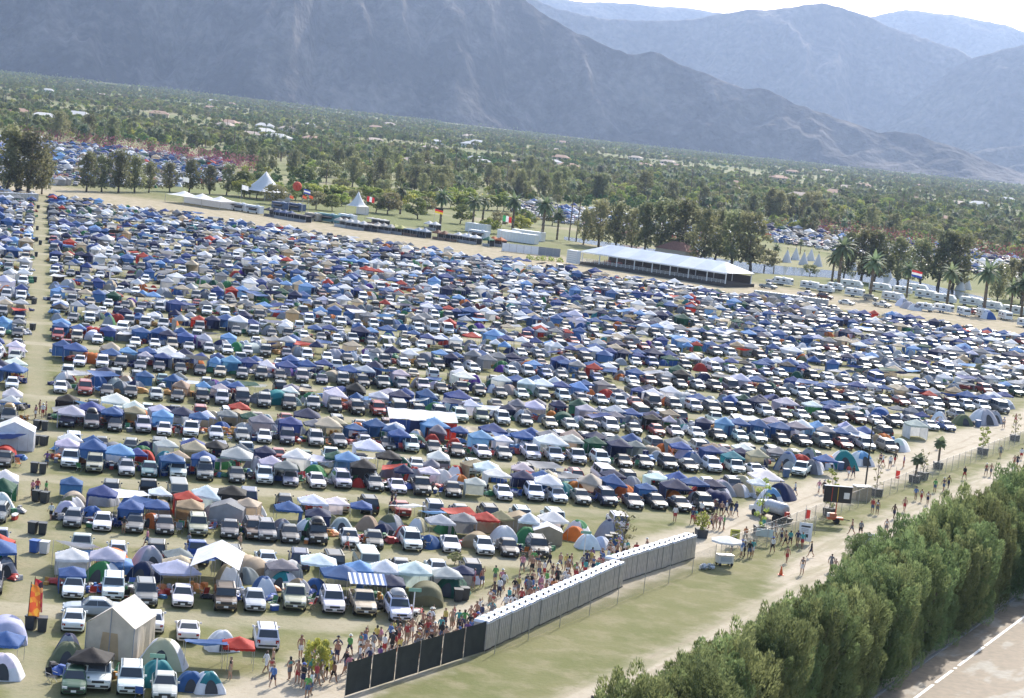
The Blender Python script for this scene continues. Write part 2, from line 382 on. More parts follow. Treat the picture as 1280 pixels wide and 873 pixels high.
def mountain(name, prof, dist, depth, matl, rough=.22, seed=0, nx=420, nd=90, steep=1.08):
    """prof: pixels of the ridge line; the ridge stands `dist` metres away and its foot `depth` metres nearer"""
    pts = []
    for px, py in prof:
        u = px - CX; v = py - CY; a = u * cos(ROLL) + v * sin(ROLL); b = -u * sin(ROLL) + v * cos(ROLL)
        d = Vector((a, F * cos(TH) - b * sin(TH), -F * sin(TH) - b * cos(TH)))
        pts.append((atan2(d.x, d.y), H + dist * d.z / sqrt(d.x ** 2 + d.y ** 2)))
    pts.sort(); A = np.array([q[0] for q in pts]); Z = np.array([q[1] for q in pts])
    az = np.linspace(A[0], A[-1], nx); zr = np.interp(az, A, Z)
    b = MB(); vs = []
    for j in range(nd + 1):
        s = j / nd * 1.35
        for i in range(nx):
            a = az[i]; dp = min(depth, max(250, zr[i] * steep)) * (1 + .22 * mnoise.noise(Vector((a * 22 + seed, 3.1, 0)))); r = dist - dp + s * dp
            x, y = r * sin(a), r * cos(a)
            base = 0
            if s <= 1: k = s ** 1.06; h = zr[i] * k
            else: h = zr[i] * (1 - (s - 1) * .9)
            pass
            rid = (1 - abs(mnoise.noise(Vector((a * 16 + seed, s * .9, .3)))) * 2.0) + .5 * (1 - abs(mnoise.noise(Vector((a * 42, s * 1.9, 1.7 + seed)))) * 2) + .25 * (1 - abs(mnoise.noise(Vector((a * 120, s * 4.5, 4.7)))) * 2)
            amp = rough * zr[i] * sin(pi * min(1, s)) ** .8 if s < 1 else 0
            fine = (8 * mnoise.noise(Vector((x * .012, y * .012, seed))) + 4 * mnoise.noise(Vector((x * .035, y * .035, seed)))) * (1 if s > .1 else s * 10)
            h += (rid - .95) * amp + fine
            if j == 0: h = -4
            vs.append((x, y, h))
    fs = [(j * nx + i, j * nx + i + 1, (j + 1) * nx + i + 1, (j + 1) * nx + i) for j in range(nd) for i in range(nx - 1)]
    b.add(vs, fs); structure(b.build(name, matl, smooth=True))
mr1 = rock_material('brown_rock_lit_spurs', (.018, .018, .019), (.034, .030, .030), (.14, .12, .105))  # lightest tone stands in for sunlit spurs, painted into the rock colour
mr2 = rock_material('haze_paled_rock', (.06, .056, .052), (.09, .08, .072), (.15, .13, .11))  # far ranges coloured paler than the near rock to paint in extra haze
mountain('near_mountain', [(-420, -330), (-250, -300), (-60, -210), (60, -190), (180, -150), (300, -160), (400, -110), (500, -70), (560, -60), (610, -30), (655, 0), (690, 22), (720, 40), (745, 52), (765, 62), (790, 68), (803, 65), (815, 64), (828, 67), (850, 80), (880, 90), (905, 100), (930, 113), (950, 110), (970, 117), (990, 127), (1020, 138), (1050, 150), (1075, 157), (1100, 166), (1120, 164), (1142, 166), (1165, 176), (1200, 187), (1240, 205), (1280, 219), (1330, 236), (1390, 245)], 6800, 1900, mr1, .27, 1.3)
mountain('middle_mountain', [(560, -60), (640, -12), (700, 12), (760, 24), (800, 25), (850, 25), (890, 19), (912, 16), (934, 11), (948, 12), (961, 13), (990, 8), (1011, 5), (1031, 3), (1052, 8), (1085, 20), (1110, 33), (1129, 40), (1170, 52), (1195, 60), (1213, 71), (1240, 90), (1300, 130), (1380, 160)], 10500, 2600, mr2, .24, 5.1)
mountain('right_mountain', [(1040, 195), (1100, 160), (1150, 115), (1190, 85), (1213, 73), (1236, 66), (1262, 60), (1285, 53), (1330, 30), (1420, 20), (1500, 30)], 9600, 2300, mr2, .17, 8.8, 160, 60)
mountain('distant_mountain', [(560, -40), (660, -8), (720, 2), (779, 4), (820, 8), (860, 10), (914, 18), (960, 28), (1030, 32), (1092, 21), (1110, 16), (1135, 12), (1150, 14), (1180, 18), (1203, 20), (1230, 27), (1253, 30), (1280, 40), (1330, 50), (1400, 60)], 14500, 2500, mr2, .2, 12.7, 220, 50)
mountain('low_foothill', [(1150, 220), (1200, 196), (1222, 188), (1250, 184), (1290, 180), (1360, 190)], 8000, 1100, mr2, .25, 2.2, 90, 40)

# ------------------------------------------------------------------ air
hb = MB().box((0, 0, 697), (34000, 34000, 1406))
vmx = bpy.data.materials.new('pale_air'); vmx.use_nodes = True; vt = vmx.node_tree; vt.nodes.remove(vt.nodes['Principled BSDF'])
pv = node(vt, 'ShaderNodeVolumePrincipled'); pv.inputs['Color'].default_value = (.48, .63, .95, 1); pv.inputs['Density'].default_value = HAZE_DENSITY; pv.inputs['Anisotropy'].default_value = .45
vt.links.new(pv.outputs[0], vt.nodes['Material Output'].inputs['Volume'])
hz = hb.build('haze', vmx); hz['kind'] = 'stuff'

# ------------------------------------------------------------------ road
def road_mat():
    m, nt, p, out = newmat('worn_pale_asphalt'); L = nt.links; geo = node(nt, 'ShaderNodeNewGeometry')
    mp = node(nt, 'ShaderNodeMapping'); mp.vector_type = 'TEXTURE'; mp.inputs['Rotation'].default_value = (0, 0, FANG); mp.inputs['Scale'].default_value = (6, 2.2, 1); L.new(geo.outputs['Position'], mp.inputs[0])
    n = node(nt, 'ShaderNodeTexNoise'); n.inputs['Scale'].default_value = 1; n.inputs['Detail'].default_value = 6; L.new(mp.outputs[0], n.inputs[0])
    n2 = node(nt, 'ShaderNodeTexNoise'); n2.inputs['Scale'].default_value = 1.5; n2.inputs['Detail'].default_value = 6; L.new(geo.outputs['Position'], n2.inputs[0])
    c = ramp(nt, n.outputs['Fac'], [(0, (.18, .14, .098)), (.53, (.215, .17, .118)), (.60, (.275, .25, .205)), (.85, (.33, .31, .275))], False)
    vm = node(nt, 'ShaderNodeVectorMath', operation='SCALE'); mr = node(nt, 'ShaderNodeMapRange'); mr.inputs[1].default_value = .3; mr.inputs[2].default_value = .7; mr.inputs[3].default_value = .8; mr.inputs[4].default_value = 1.15
    L.new(n2.outputs['Fac'], mr.inputs[0]); L.new(c, vm.inputs[0]); L.new(mr.outputs[0], vm.inputs['Scale']); L.new(vm.outputs[0], p.inputs['Base Color']); p.inputs['Roughness'].default_value = .8
    return m
b = MB(); b.quad(NT(25.4, -110, .02), NT(48, -110, .02), NT(48, -.3, .02), NT(25.4, -.3, .02)); structure(b.build('road', road_mat()))
b = MB()
for t0, t1 in ((-60, -38), (-37.3, -32.4), (-31.8, -31.3), (-30.6, -22.4), (-22, -5), (-4.2, -.6)):
    b.quad(NT(27.6, t0, .028), NT(27.85, t0, .028), NT(27.85, t1, .028), NT(27.6, t1, .028))
structure(b.build('road_marking', mat('road_paint', (.75, .74, .70), .7, noise=.1)))
b = MB(); b.box((0, 0, .07), (110, .25, .14)); o = b.build('kerb', mat('kerb_concrete', (.2, .19, .175), .9, noise=.15)); structure(o); at(o, NT(25.25, -55), FANG)

# ------------------------------------------------------------------ vehicles (front faces -Y, origin on the ground)
CT = {  # L, W, roof z, hood z, cowl y, roof start y, roof end y, cabin end y, tail z, nose z, ground clearance, wheel r   (y as share of L from the front)
 'sedan': (4.75, 1.80, 1.44, .92, .29, .43, .70, .86, 1.00, .68, .22, .32),
 'coupe': (4.55, 1.82, 1.34, .86, .34, .48, .66, .88, .98, .62, .18, .33),
 'hatchback': (4.2, 1.74, 1.50, .98, .26, .40, .80, .97, 1.02, .74, .22, .31),
 'wagon': (4.75, 1.80, 1.48, .95, .29, .42, .86, .98, 1.02, .70, .22, .32),
 'SUV': (4.75, 1.88, 1.76, 1.10, .27, .38, .86, .985, 1.12, .84, .30, .37),
 'jeep': (4.6, 1.86, 1.80, 1.14, .30, .37, .93, .985, 1.14, .94, .32, .38),
 'minivan': (5.0, 1.95, 1.78, 1.10, .20, .36, .88, .985, 1.08, .78, .24, .34),
 'van': (5.5, 2.0, 2.12, 1.25, .15, .25, .95, .99, 1.20, .95, .30, .37),
 'pickup': (5.5, 1.95, 1.82, 1.14, .27, .36, .56, .62, 1.12, .90, .34, .40),
}
def lift(p, n, e): return (p[0] + n[0] * e, p[1] + n[1] * e, p[2] + n[2] * e)
def car_pieces(kind):
    L, W, zr, zh, cy, r0, r1, ce, zt, zn, gc, wr = CT[kind]; hw = W / 2
    Y = lambda s: -L / 2 + s * L
    P = {}
    b = MB()
    def ring(y, zb, zt_, w, k=.93):
        zm = lerp(zb, zt_, .55)
        return [(-w * .86, y, zb), (-w * .98, y, zb + .12), (-w, y, zm), (-w * .985, y, zt_ - .10), (-w * k, y, zt_ - .015), (-w * .55, y, zt_ + .02), (w * .55, y, zt_ + .02), (w * k, y, zt_ - .015), (w * .985, y, zt_ - .10), (w, y, zm), (w * .98, y, zb + .12), (w * .86, y, zb)]
    belt = zh + .03
    st = [(0, gc + .10, zn - .06, hw * .80), (.012, gc + .03, zn + .02, hw * .88), (.06, gc, lerp(zn, zh, .45), hw * .97), (.14, gc, lerp(zn, zh, .8), hw), (cy, gc, zh, hw)]
    if kind == 'pickup':
        st += [(.62, gc, belt, hw), (.622, gc, zt - .42, hw), (.97, gc, zt - .42, hw), (1, gc + .1, zt - .42, hw * .97)]
    else:
        st += [(.6, gc, lerp(zh, zt, .6), hw), (ce - .02, gc, zt, hw), (.955, gc, zt - .03, hw * .97), (.99, gc + .06, zt - .10, hw * .90), (1, gc + .14, zt - .2, hw * .84)]
    b.loft([ring(Y(s), a, c, ww) for s, a, c, ww in st])
    if kind == 'pickup':
        for sx in (-1, 1): b.box((sx * (hw - .06), Y(.80), zt - .20), (.11, L * .36, .46))
        b.box((0, Y(.985), zt - .20), (W - .1, .09, .46)); b.box((0, Y(.628), zt - .20), (W - .24, .08, .46))
    # cabin
    zb = belt - .06; wb = hw * .94; wt = hw * (.80 if kind in ('SUV', 'jeep', 'minivan', 'van', 'pickup') else .70)
    if kind in ('van', 'jeep'): wt = hw * .86
    bot = [(-wb, Y(cy), zb), (wb, Y(cy), zb), (wb, Y(ce), zb), (-wb, Y(ce), zb)]
    top = [(-wt, Y(r0), zr - .05), (wt, Y(r0), zr - .05), (wt, Y(r1), zr - .05), (-wt, Y(r1), zr - .05)]
    ti = [(-wt * .84, Y(r0) + .16, zr), (wt * .84, Y(r0) + .16, zr), (wt * .84, Y(r1) - .16, zr), (-wt * .84, Y(r1) - .16, zr)]
    b.loft([bot, top, ti])
    P['body'] = b
    def pane(k0, k1, u0, u1, v0, v1, e=.018):
        a0, a1 = Vector(bot[k0]), Vector(bot[k1]); b0, b1 = Vector(top[k0]), Vector(top[k1])
        n = ((a1 - a0).cross(b0 - a0)).normalized()
        q = lambda u, v: tuple(a0.lerp(a1, u).lerp(b0.lerp(b1, u), v) + n * e)
        return [q(u0, v0), q(u1, v0), q(u1, v1), q(u0, v1)]
    P['windscreen'] = MB().quad(*pane(0, 1, .05, .95, .10, .95))
    P['rear_window'] = MB().quad(*pane(2, 3, .07, .93, .16, .92))
    for nm, (k0, k1) in (('sl', (3, 0)), ('sr', (1, 2))):
        m = MB(); n = 2 if kind in ('coupe', 'pickup', 'sedan', 'hatchback') else 3
        for i in range(n):
            m.quad(*pane(k0, k1, .06 + i * .88 / n + .012, .06 + (i + 1) * .88 / n - .012, .16, .90))
        P[nm] = m
    for sx, nm in ((-1, 'wl'), (1, 'wr')):
        pass
    P['wheels'] = []
    for sx in (-1, 1):
        for s in (.185, .80):
            m = MB(); x = sx * (hw - .10)
            m.tube((x - .11, Y(s), wr), (x + .11, Y(s), wr), wr, n=14, m=0)
            xo = x + sx * .112; m.tube((xo - .004, Y(s), wr), (xo + .004, Y(s), wr), wr * .62, n=10, m=1)
            P['wheels'].append(m)
    arch = MB()
    for sx in (-1, 1):
        for s in (.185, .80):
            x = sx * (hw + .004); rr = wr * 1.2
            pts = [(x, Y(s) + rr * cos(a), wr + rr * sin(a) * 1.0) for a in np.linspace(-.35, pi + .35, 12)]
            arch.add(pts, [tuple(range(12))], 0)
    P['arch'] = arch
    P['headlight'] = [MB().box((sx * hw * .70, Y(.018), zn - .05), (hw * .40, .16, .16), 0, sx * .25) for sx in (-1, 1)]
    P['tail_light'] = [MB().box((sx * hw * .76, Y(.988), (zt - .24)), (hw * .26, .12, .26 if kind in ('SUV', 'jeep', 'minivan', 'van', 'pickup') else .16), 0, -sx * .2) for sx in (-1, 1)]
    P['grille'] = MB().box((0, Y(.006), zn - .10), (hw * .92, .08, .17))
    P['bumper'] = MB().box((0, Y(.004), gc + .20), (W * .80, .10, .16)); P['rear_bumper'] = MB().box((0, Y(.996), gc + .26), (W * .78, .08, .14))
    P['number_plate'] = MB().box((0, Y(0) - .035, gc + .24), (.36, .02, .16)); P['rear_plate'] = MB().box((0, Y(1) + .03, gc + .42), (.36, .02, .16))
    P['wing_mirror'] = [MB().box((sx * (hw + .07), Y(cy + .05), belt + .10), (.16, .10, .14)) for sx in (-1, 1)]
    r = MB()
    if kind in ('SUV', 'jeep', 'wagon'):
        for sx in (-1, 1): r.box((sx * wt * .80, Y((r0 + r1) / 2), zr + .05), (.05, (r1 - r0) * L * .86, .05))
    P['roof_rails'] = r
    return P
MATS_J = lambda paint: [paint, M['glass'], M['rubber'], M['rim'], M['trim'], M['lamp'], M['tail'], M['plate']]
def car_joined(P, paint, name):
    b = MB(); b.merge(P['body'], 0)
    for k in ('windscreen', 'rear_window', 'sl', 'sr'): b.merge(P[k], 1)
    for wl in P['wheels']: b.merge(wl, 2)
    b.merge(P['arch'], 2)
    for k in ('grille', 'bumper', 'rear_bumper', 'roof_rails'): b.merge(P[k], 4)
    for k in P['wing_mirror']: b.merge(k, 0)
    for k in P['headlight']: b.merge(k, 5)
    for k in P['tail_light']: b.merge(k, 6)
    b.merge(P['number_plate'], 7); b.merge(P['rear_plate'], 7)
    return b.mesh(name, MATS_J(paint))
CARP = {k: car_pieces(k) for k in CT}
CARJ = {k: car_joined(CARP[k], M['paint'], 'car_' + k) for k in CT}
CARM = {}
for k, P in CARP.items():
    d = {}
    bb = MB(); bb.merge(P['body'], 0); bb.merge(P['arch'], 1)
    d['body'] = bb.mesh('body', [M['paint'], M['rubber']])
    for a, bnm in (('windscreen', 'windscreen'), ('rear_window', 'rear_window'), ('sl', 'side_window'), ('sr', 'side_window')): d[a] = P[a].mesh(bnm, M['glass'])
    d['wheels'] = [x.mesh('wheel', [M['rubber'], M['rim']]) for x in P['wheels']]
    d['headlight'] = [x.mesh('headlight', M['lamp']) for x in P['headlight']]
    d['tail_light'] = [x.mesh('tail_light', M['tail']) for x in P['tail_light']]
    d['wing_mirror'] = [x.mesh('wing_mirror', M['paint']) for x in P['wing_mirror']]
    for a in ('grille', 'bumper', 'rear_bumper'): d[a] = P[a].mesh(a, M['trim'])
    for a in ('number_plate', 'rear_plate'): d[a] = P[a].mesh(a, M['plate'])
    d['roof_rails'] = P['roof_rails'].mesh('roof_rails', M['trim']) if P['roof_rails'].f else None
    CARM[k] = d
CARNAME = {'SUV': 'parked_suv', 'jeep': 'parked_suv', 'van': 'parked_van', 'minivan': 'parked_minivan', 'pickup': 'parked_pickup'}
CS = .93
def put_car(kind, col, x, y, rz, label, group, detail, nose=True, colv=None):
    c = colv or tuple(v * random.uniform(.9, 1.08) for v in CARCOL[col]); nm = CARNAME.get(kind, 'parked_car')
    if not detail:
        o = link(nm, CARJ[kind], None, c); o.scale = (CS, CS, CS); tag(o, label, 'car' if nm == 'parked_car' else kind.lower() if kind != 'jeep' else 'suv', group)
        return at(o, (x, y, .02), rz)
    r = empty(nm, (x, y, .02), rz, label, 'car' if nm == 'parked_car' else kind.lower() if kind != 'jeep' else 'suv', group)
    d = CARM[kind]; r.scale = (CS, CS, CS)
    link('body', d['body'], r, c)
    link('windscreen', d['windscreen'], r); link('rear_window', d['rear_window'], r); link('side_window', d['sl'], r); link('side_window', d['sr'], r)
    for k, wl in enumerate(d['wheels']): link('wheel', wl, r)
    if nose:
        for x_ in d['headlight']: link('headlight', x_, r)
        link('grille', d['grille'], r)
    else:
        for x_ in d['tail_light']: link('tail_light', x_, r)
    link('bumper', d['bumper' if nose else 'rear_bumper'], r); link('number_plate', d['number_plate' if nose else 'rear_plate'], r)
    for x_ in d['wing_mirror']: link('wing_mirror', x_, r, c)
    if d['roof_rails'] is not None: link('roof_rails', d['roof_rails'], r)
    return r

# ------------------------------------------------------------------ tents
def canopy_roof(hw, zE, zA, val=.22, seed=0, n=12):
    rr = random.Random(seed); b = MB(); sag = rr.uniform(.03, .10)
    tw = [rr.uniform(-.06, .06) for _ in range(4)]
    def f(u, v):
        x, y = (u * 2 - 1), (v * 2 - 1); m = max(abs(x), abs(y))
        z = zA + (zE - zA) * m ** .92
        # cloth hangs between the corners and the ridges
        if m > 1e-3:
            k = min(abs(x), abs(y)) / m; z -= sag * m * (1 - k) ** 1.0 * (1 - abs(2 * m - 1) * .3) * 1.3
        z += (tw[0] * (1 - x) * (1 - y) + tw[1] * (1 + x) * (1 - y) + tw[2] * (1 + x) * (1 + y) + tw[3] * (1 - x) * (1 + y)) / 4 * m
        if seed >= 6: z -= (.75 if seed == 6 else .5) * max(0, (x + y * (1 if seed == 6 else -1)) / 2) ** 1.5   # one corner lowered
        z += .05 * mnoise.noise(Vector((x * 3 + seed, y * 3, 0))) + .03 * mnoise.noise(Vector((x * 8, y * 8, seed)))
        return (x * hw, y * hw, z)
    b.grid(f, n, n)
    e = 1.004
    for i in range(n):
        for (ua, va, ub, vb) in ((i / n, 0, (i + 1) / n, 0), ((i + 1) / n, 1, i / n, 1), (0, (i + 1) / n, 0, i / n), (1, i / n, 1, (i + 1) / n)):
            a, c = f(ua, va), f(ub, vb)
            sc_ = lambda j: val * (1 + .25 * (j % 2))
            b.quad((a[0] * e, a[1] * e, a[2] - sc_(i)), (c[0] * e, c[1] * e, c[2] - sc_(i + 1)), (c[0] * e, c[1] * e, c[2]), (a[0] * e, a[1] * e, a[2]))
    return b
def canopy_legs(hw, z): return [MB().tube((sx * (hw - .05), sy * (hw - .05), 0), (sx * (hw - .05), sy * (hw - .05), z), .025, n=5) for sx in (-1, 1) for sy in (-1, 1)]
def wavy_wall(p0, p1, z0, z1, seed=0, n=14):
    p0 = Vector(p0); p1 = Vector(p1); d = (p1 - p0); nrm = Vector((-d.y, d.x, 0)).normalized(); b = MB()
    def f(u, v):
        p = p0 + d * u + nrm * (.07 * sin(u * 23 + seed) * (1 - v) + .04 * sin(u * 11 + seed * 2)); return (p.x, p.y, lerp(z0, z1, v))
    return b.grid(f, n, 3)
def dome(rx, ry, h, seed=0, lobes=2, n=24, m2=True):
    b = MB(); rr = random.Random(seed); nr = 7
    for j in range(nr):
        pass
    rings = []
    for j in range(nr + 1):
        t = 1 - j / nr; row = []
        for k in range(n):
            a = 2 * pi * k / n; kq = abs(sin(2 * a)) ** 2.2                     # 1 on the pole arches, 0 in the middle of a panel
            rb = (1 / max(abs(cos(a)), abs(sin(a)))) ** .72
            tt = t * (1 + .05 * (1 - kq) * t)
            z = h * (kq * (1 - t ** 2.3) + (1 - kq) * (1 - t ** 1.65))
            wob = 1 + .025 * mnoise.noise(Vector((cos(a) * 2 + seed, sin(a) * 2, t * 2)))
            row.append((rx * rb * tt * cos(a) * wob, ry * rb * tt * sin(a) * wob, max(0, z)))
        rings.append(row)
    vs = [p for r in rings for p in r]; fs = []; ms = []
    for j in range(nr):
        for k in range(n):
            k2 = (k + 1) % n; fs.append((j * n + k, j * n + k2, (j + 1) * n + k2, (j + 1) * n + k))
            a = degrees(2 * pi * (k + .5) / n) % 360
            side = int(((a + 45) % 360) // 90)
            ms.append(1 if m2 and ((side % 2 == seed % 2 and j < 5) or (seed % 5 == 0 and j < 2)) else 0)
    b.add(vs, fs); b.m = ms
    return b
def tunnel(rx, ly, h, seed=0):
    b = MB(); n = 12; rings = []
    for j in range(9):
        y = (j / 8 - .5) * ly; k = 1 - .10 * abs(sin(j * pi / 2 * 1.0)) ; e = (1 - abs(j / 8 - .5) * 2) ** .35 if j in (0, 8) else 1
        e = max(e, .55)
        rings.append([(rx * cos(pi * i / n) * (.9 + .1 * e), y, h * k * e * sin(pi * i / n) ** .8) for i in range(n + 1)])
    b.loft(rings, close=False, caps=False)
    for r in (rings[0], rings[-1]): b.add(r, [tuple(range(n + 1))], 0)
    return b
def gable(w, l, ze, zr, walls=True):
    b = MB(); hw, hl = w / 2, l / 2; rows = 9
    def f(u, v):
        x = (u * 2 - 1) * hw * 1.03; z = lerp(zr, ze, abs(u * 2 - 1)) - .05 * sin(v * pi * 4) ** 2 * abs(sin((u * 2 - 1) * pi))
        return (x, (v * 2 - 1) * hl * 1.02, z)
    b.grid(f, 8, 12, 0)
    wl = MB()
    if walls:
        for sx in (-1, 1): wl.merge(wavy_wall((sx * hw, -hl, 0), (sx * hw, hl, 0), .02, ze - .02, sx), 0)
        for sy in (-1, 1): wl.add([(-hw, sy * hl, .02), (hw, sy * hl, .02), (hw, sy * hl, ze - .03), (0, sy * hl, zr - .05), (-hw, sy * hl, ze - .03)], [(0, 1, 2, 3, 4)], 0)
    return b, wl
CANV = []
for i in range(8):
    hw = (1.52, 1.52, 1.85, 1.52, 1.3, 1.52, 1.6, 1.45)[i]
    CANV.append((canopy_roof(hw, 2.15, 2.95 + .12 * (i % 3), .2, i), canopy_legs(hw, 2.1), hw))
CANM = [(r.mesh('canopy_roof', M['fabric'], True), [l.mesh('leg', M['steel']) for l in ls], hw) for r, ls, hw in CANV]
WALLM = [[wavy_wall((-hw, hw * .98, 0), (hw, hw * .98, 0), .05, 1.95, i).mesh('side_wall', M['fabric'], True), wavy_wall((-hw * .98, -hw, 0), (-hw * .98, hw, 0), .05, 1.95, i + 3).mesh('side_wall', M['fabric'], True), wavy_wall((hw * .98, -hw, 0), (hw * .98, hw, 0), .05, 1.95, i + 3).mesh('side_wall', M['fabric'], True)] for i, (_, _, hw) in enumerate(CANM)]
def can_join(i, m0, m1, walls=0):
    b = MB(); r, ls, hw = CANV[i]; b.merge(r, 0)
    for l in ls: b.merge(l, 1)
    if walls & 1: b.merge(wavy_wall((-hw, hw * .98, 0), (hw, hw * .98, 0), .05, 1.95, i), 0)
    if walls & 2: b.merge(wavy_wall((-hw * .98, -hw, 0), (-hw * .98, hw, 0), .05, 1.95, i), 0)
    return b.mesh('pop_up_canopy', [m0, m1], True)
CANJ = [can_join(i, M['fabric'], M['steel'], i % 4) for i in range(8)]
DOMV = [dome(1.25 + .12 * (i % 3), 1.2 + .2 * (i % 2), 1.4 + .12 * (i % 4), i) for i in range(6)]
def dome_shell(d): 
    f = MB(); f.v = d.v; f.f = d.f; f.m = d.m; return f
DOMM = [dome_shell(d).mesh('dome_tent', [M['fabric'], M['fabric'] if i in (1, 4) else M['fabric_dark'] if i % 2 else M['fabric_white']], True) for i, d in enumerate(DOMV)]
def dome_door(d_i):
    rx, ry, h = 1.25 + .12 * (d_i % 3), 1.2 + .2 * (d_i % 2), 1.4 + .12 * (d_i % 4)
    b = MB(); n = 10; vs = []
    for i in range(n + 1):
        a = pi * i / n; x = .48 * cos(a); z = .08 + h * .62 * sin(a)
        t = max(0, 1 - z / h) ** (1 / 1.65); y = -ry * t * 1.05 - .04 - .05 * abs(x)
        vs.append((x, y, z))
    return b.add(vs, [tuple(range(n + 1))])
DOORM = [dome_door(i).mesh('door_panel', M['mesh']) for i in range(6)]
TUNM = [tunnel(1.5, 3.4, 1.75, i).mesh('tunnel_tent', M['fabric'], True) for i in range(2)]
def tarp(seed=0):
    b = MB(); rr = random.Random(seed)
    h = [rr.uniform(1.3, 2.3) for _ in range(4)]
    def f(u, v):
        z = lerp(lerp(h[0], h[1], u), lerp(h[3], h[2], u), v) - .35 * sin(pi * u) * sin(pi * v) + .07 * mnoise.noise(Vector((u * 5 + seed, v * 5, 0)))
        return ((u - .5) * 3.2, (v - .5) * 2.8, z)
    b.grid(f, 10, 10); pl = MB()
    for u, v in ((0, 0), (1, 0), (1, 1), (0, 1)): p = f(u, v); pl.tube((p[0], p[1], 0), p, .02, n=5)
    return b, pl
TARPS = [tarp(i) for i in range(6)]
TARPM = [(a.mesh('tarp', M['fabric'], True), p.mesh('poles', M['steel'])) for a, p in TARPS]
def put_canopy(x, y, rz, col, label, group, detail, v=None, walls=None, sc=1, name='pop_up_canopy'):
    v = random.randrange(8) if v is None else v; c = tuple(k * random.uniform(.9, 1.1) for k in TENTCOL[col])
    if not detail:
        o = link(name, CANJ[v], None, c); tag(o, label, 'canopy', group); return at(o, (x, y, .02), rz, sc)
    r = empty(name, (x, y, .02), rz, label, 'canopy', group); r.scale = (sc * random.uniform(.9, 1.1), sc * random.uniform(.88, 1.1), sc * random.uniform(.88, 1.06)); r.rotation_euler = (random.uniform(-.03, .03), random.uniform(-.04, .04), rz)
    link('canopy_roof', CANM[v][0], r, c)
    for l in CANM[v][1]: link('leg', l, r)
    if walls is None: walls = random.choice([0, 0, 1, 2, 4, 3])
    wc = c if random.random() < .6 else TENTCOL[random.choice(['pale grey', 'blue', 'white', 'navy', 'grey'])]
    for k in range(3):
        if walls & (1 << k): link('side_wall', WALLM[v][k], r, wc)
    return r
def put_dome(x, y, rz, col, label, group, detail, v=None, sc=1):
    v = random.randrange(6) if v is None else v; c = tuple(k * random.uniform(.9, 1.1) for k in TENTCOL[col])
    if v == 6:
        o = link('tunnel_tent', TUNM[0], None, c)
    else: o = link('dome_tent', DOMM[v], None, c)
    tag(o, label, 'tent', group); at(o, (x, y, .02), rz, sc)
    if detail and v < 6: link('door_panel', DOORM[v], o)
    return o

# ------------------------------------------------------------------ the camp rows
A0 = U(86, 752); AD = Vector((-sin(radians(13.8)), cos(radians(13.8)), 0)); RD = Vector((cos(radians(11)), sin(radians(11)), 0)); RNV = Vector((-RD.y, RD.x, 0))
CAR_RZ = radians(11)
PITCH = 25.3
cars, tents = [], []     # cars: x, y, rz, kind, col, row, nose ; tents: x, y, rz, type, col, variant, scale, row
ORD = ['first', 'second', 'third', 'fourth', 'fifth', 'sixth', 'seventh', 'eighth', 'ninth', 'tenth', 'eleventh', 'twelfth']
def kind_rand(): return random.choices(['sedan', 'SUV', 'hatchback', 'wagon', 'minivan', 'jeep', 'pickup', 'van', 'coupe'], [34, 24, 9, 5, 6, 9, 7, 3, 3])[0]
ROWS = {
 0: '90,752 sedan white;140,755 jeep white;181,762 SUV grey;228,763 sedan white;282,768 jeep brown;319,768 sedan silver;370,767 pickup tan;418,771 SUV white;457,774 pickup tan;501,781 SUV white',
 1: '90,662 hatchback grey;127,667 sedan white;168,669 sedan grey;205,671 sedan charcoal;247,673 SUV tan;288,676 sedan charcoal;318,678 SUV brown;333,680 SUV grey;363,682 sedan charcoal;398,684 jeep black;439,687 sedan silver;470,689 sedan charcoal;517,692 SUV white;567,694 coupe white;609,697 sedan white;640,699 sedan black;677,700 SUV charcoal',
 2: '86,588 pickup white;117,593 jeep tan;157,597 wagon silver;186,599 sedan teal;222,601 SUV white;256,603 SUV grey;296,606 sedan charcoal;331,608 SUV white;364,610 sedan silver;397,613 sedan white;429,613 SUV silver;470,616 wagon grey;499,619 coupe white;530,622 pickup charcoal;569,624 sedan black;633,628 sedan white;672,629 SUV white;701,631 sedan white;731,633 sedan grey;763,635 SUV navy;797,639 sedan grey;826,639 sedan black;856,642 sedan black;886,642 SUV charcoal',
 3: '83,536 SUV navy;113,538 SUV grey;143,541 sedan charcoal;178,543 SUV silver;205,547 sedan white;239,549 pickup white;270,552 sedan silver;303,554 sedan grey;331,556 sedan white;360,558 SUV navy;396,560 SUV silver;425,561 sedan grey;458,563 sedan silver;487,565 sedan charcoal;516,567 SUV white;545,570 sedan charcoal;574,573 sedan black;606,575 sedan white;633,577 sedan grey;668,578 pickup white;697,581 pickup white;726,583 pickup silver;755,585 SUV white;784,587 sedan black;810,588 sedan charcoal;840,590 SUV charcoal;866,592 sedan black;896,593 SUV white;925,595 SUV white;951,597 coupe white',
}
CAMP_N = -10.8
def in_camp(p): return ntof(p)[0] < CAMP_N
def bdist(p):
    BD = Vector((126.4, -73, 0)).normalized(); BN = Vector((-BD.y, BD.x, 0)); return (Vector((p[0], p[1], 0)) - Vector((-6.9, 567.8, 0))).dot(BN)
for k, s in ROWS.items():
    L_ = []
    for it in s.split(';'):
        xy, kind, col = it.split(' '); px, py = map(float, xy.split(',')); p = U(px, py + .5); L_.append((p, kind, col))
    for i, (p, kind, col) in enumerate(L_):
        c = p + RNV * (CT[kind][0] / 2 + .1)
        cars.append([c.x, c.y, CAR_RZ + random.uniform(-.05, .05), kind, col, k, True])
def rowpoint(k): return A0 + AD * (PITCH * k) if k < 4 else A0 + AD * (76.5 + 25.3 * (k - 3) * (1 + .000 * k))
NROWS = 21; TS = .80
rr = random.Random(5)
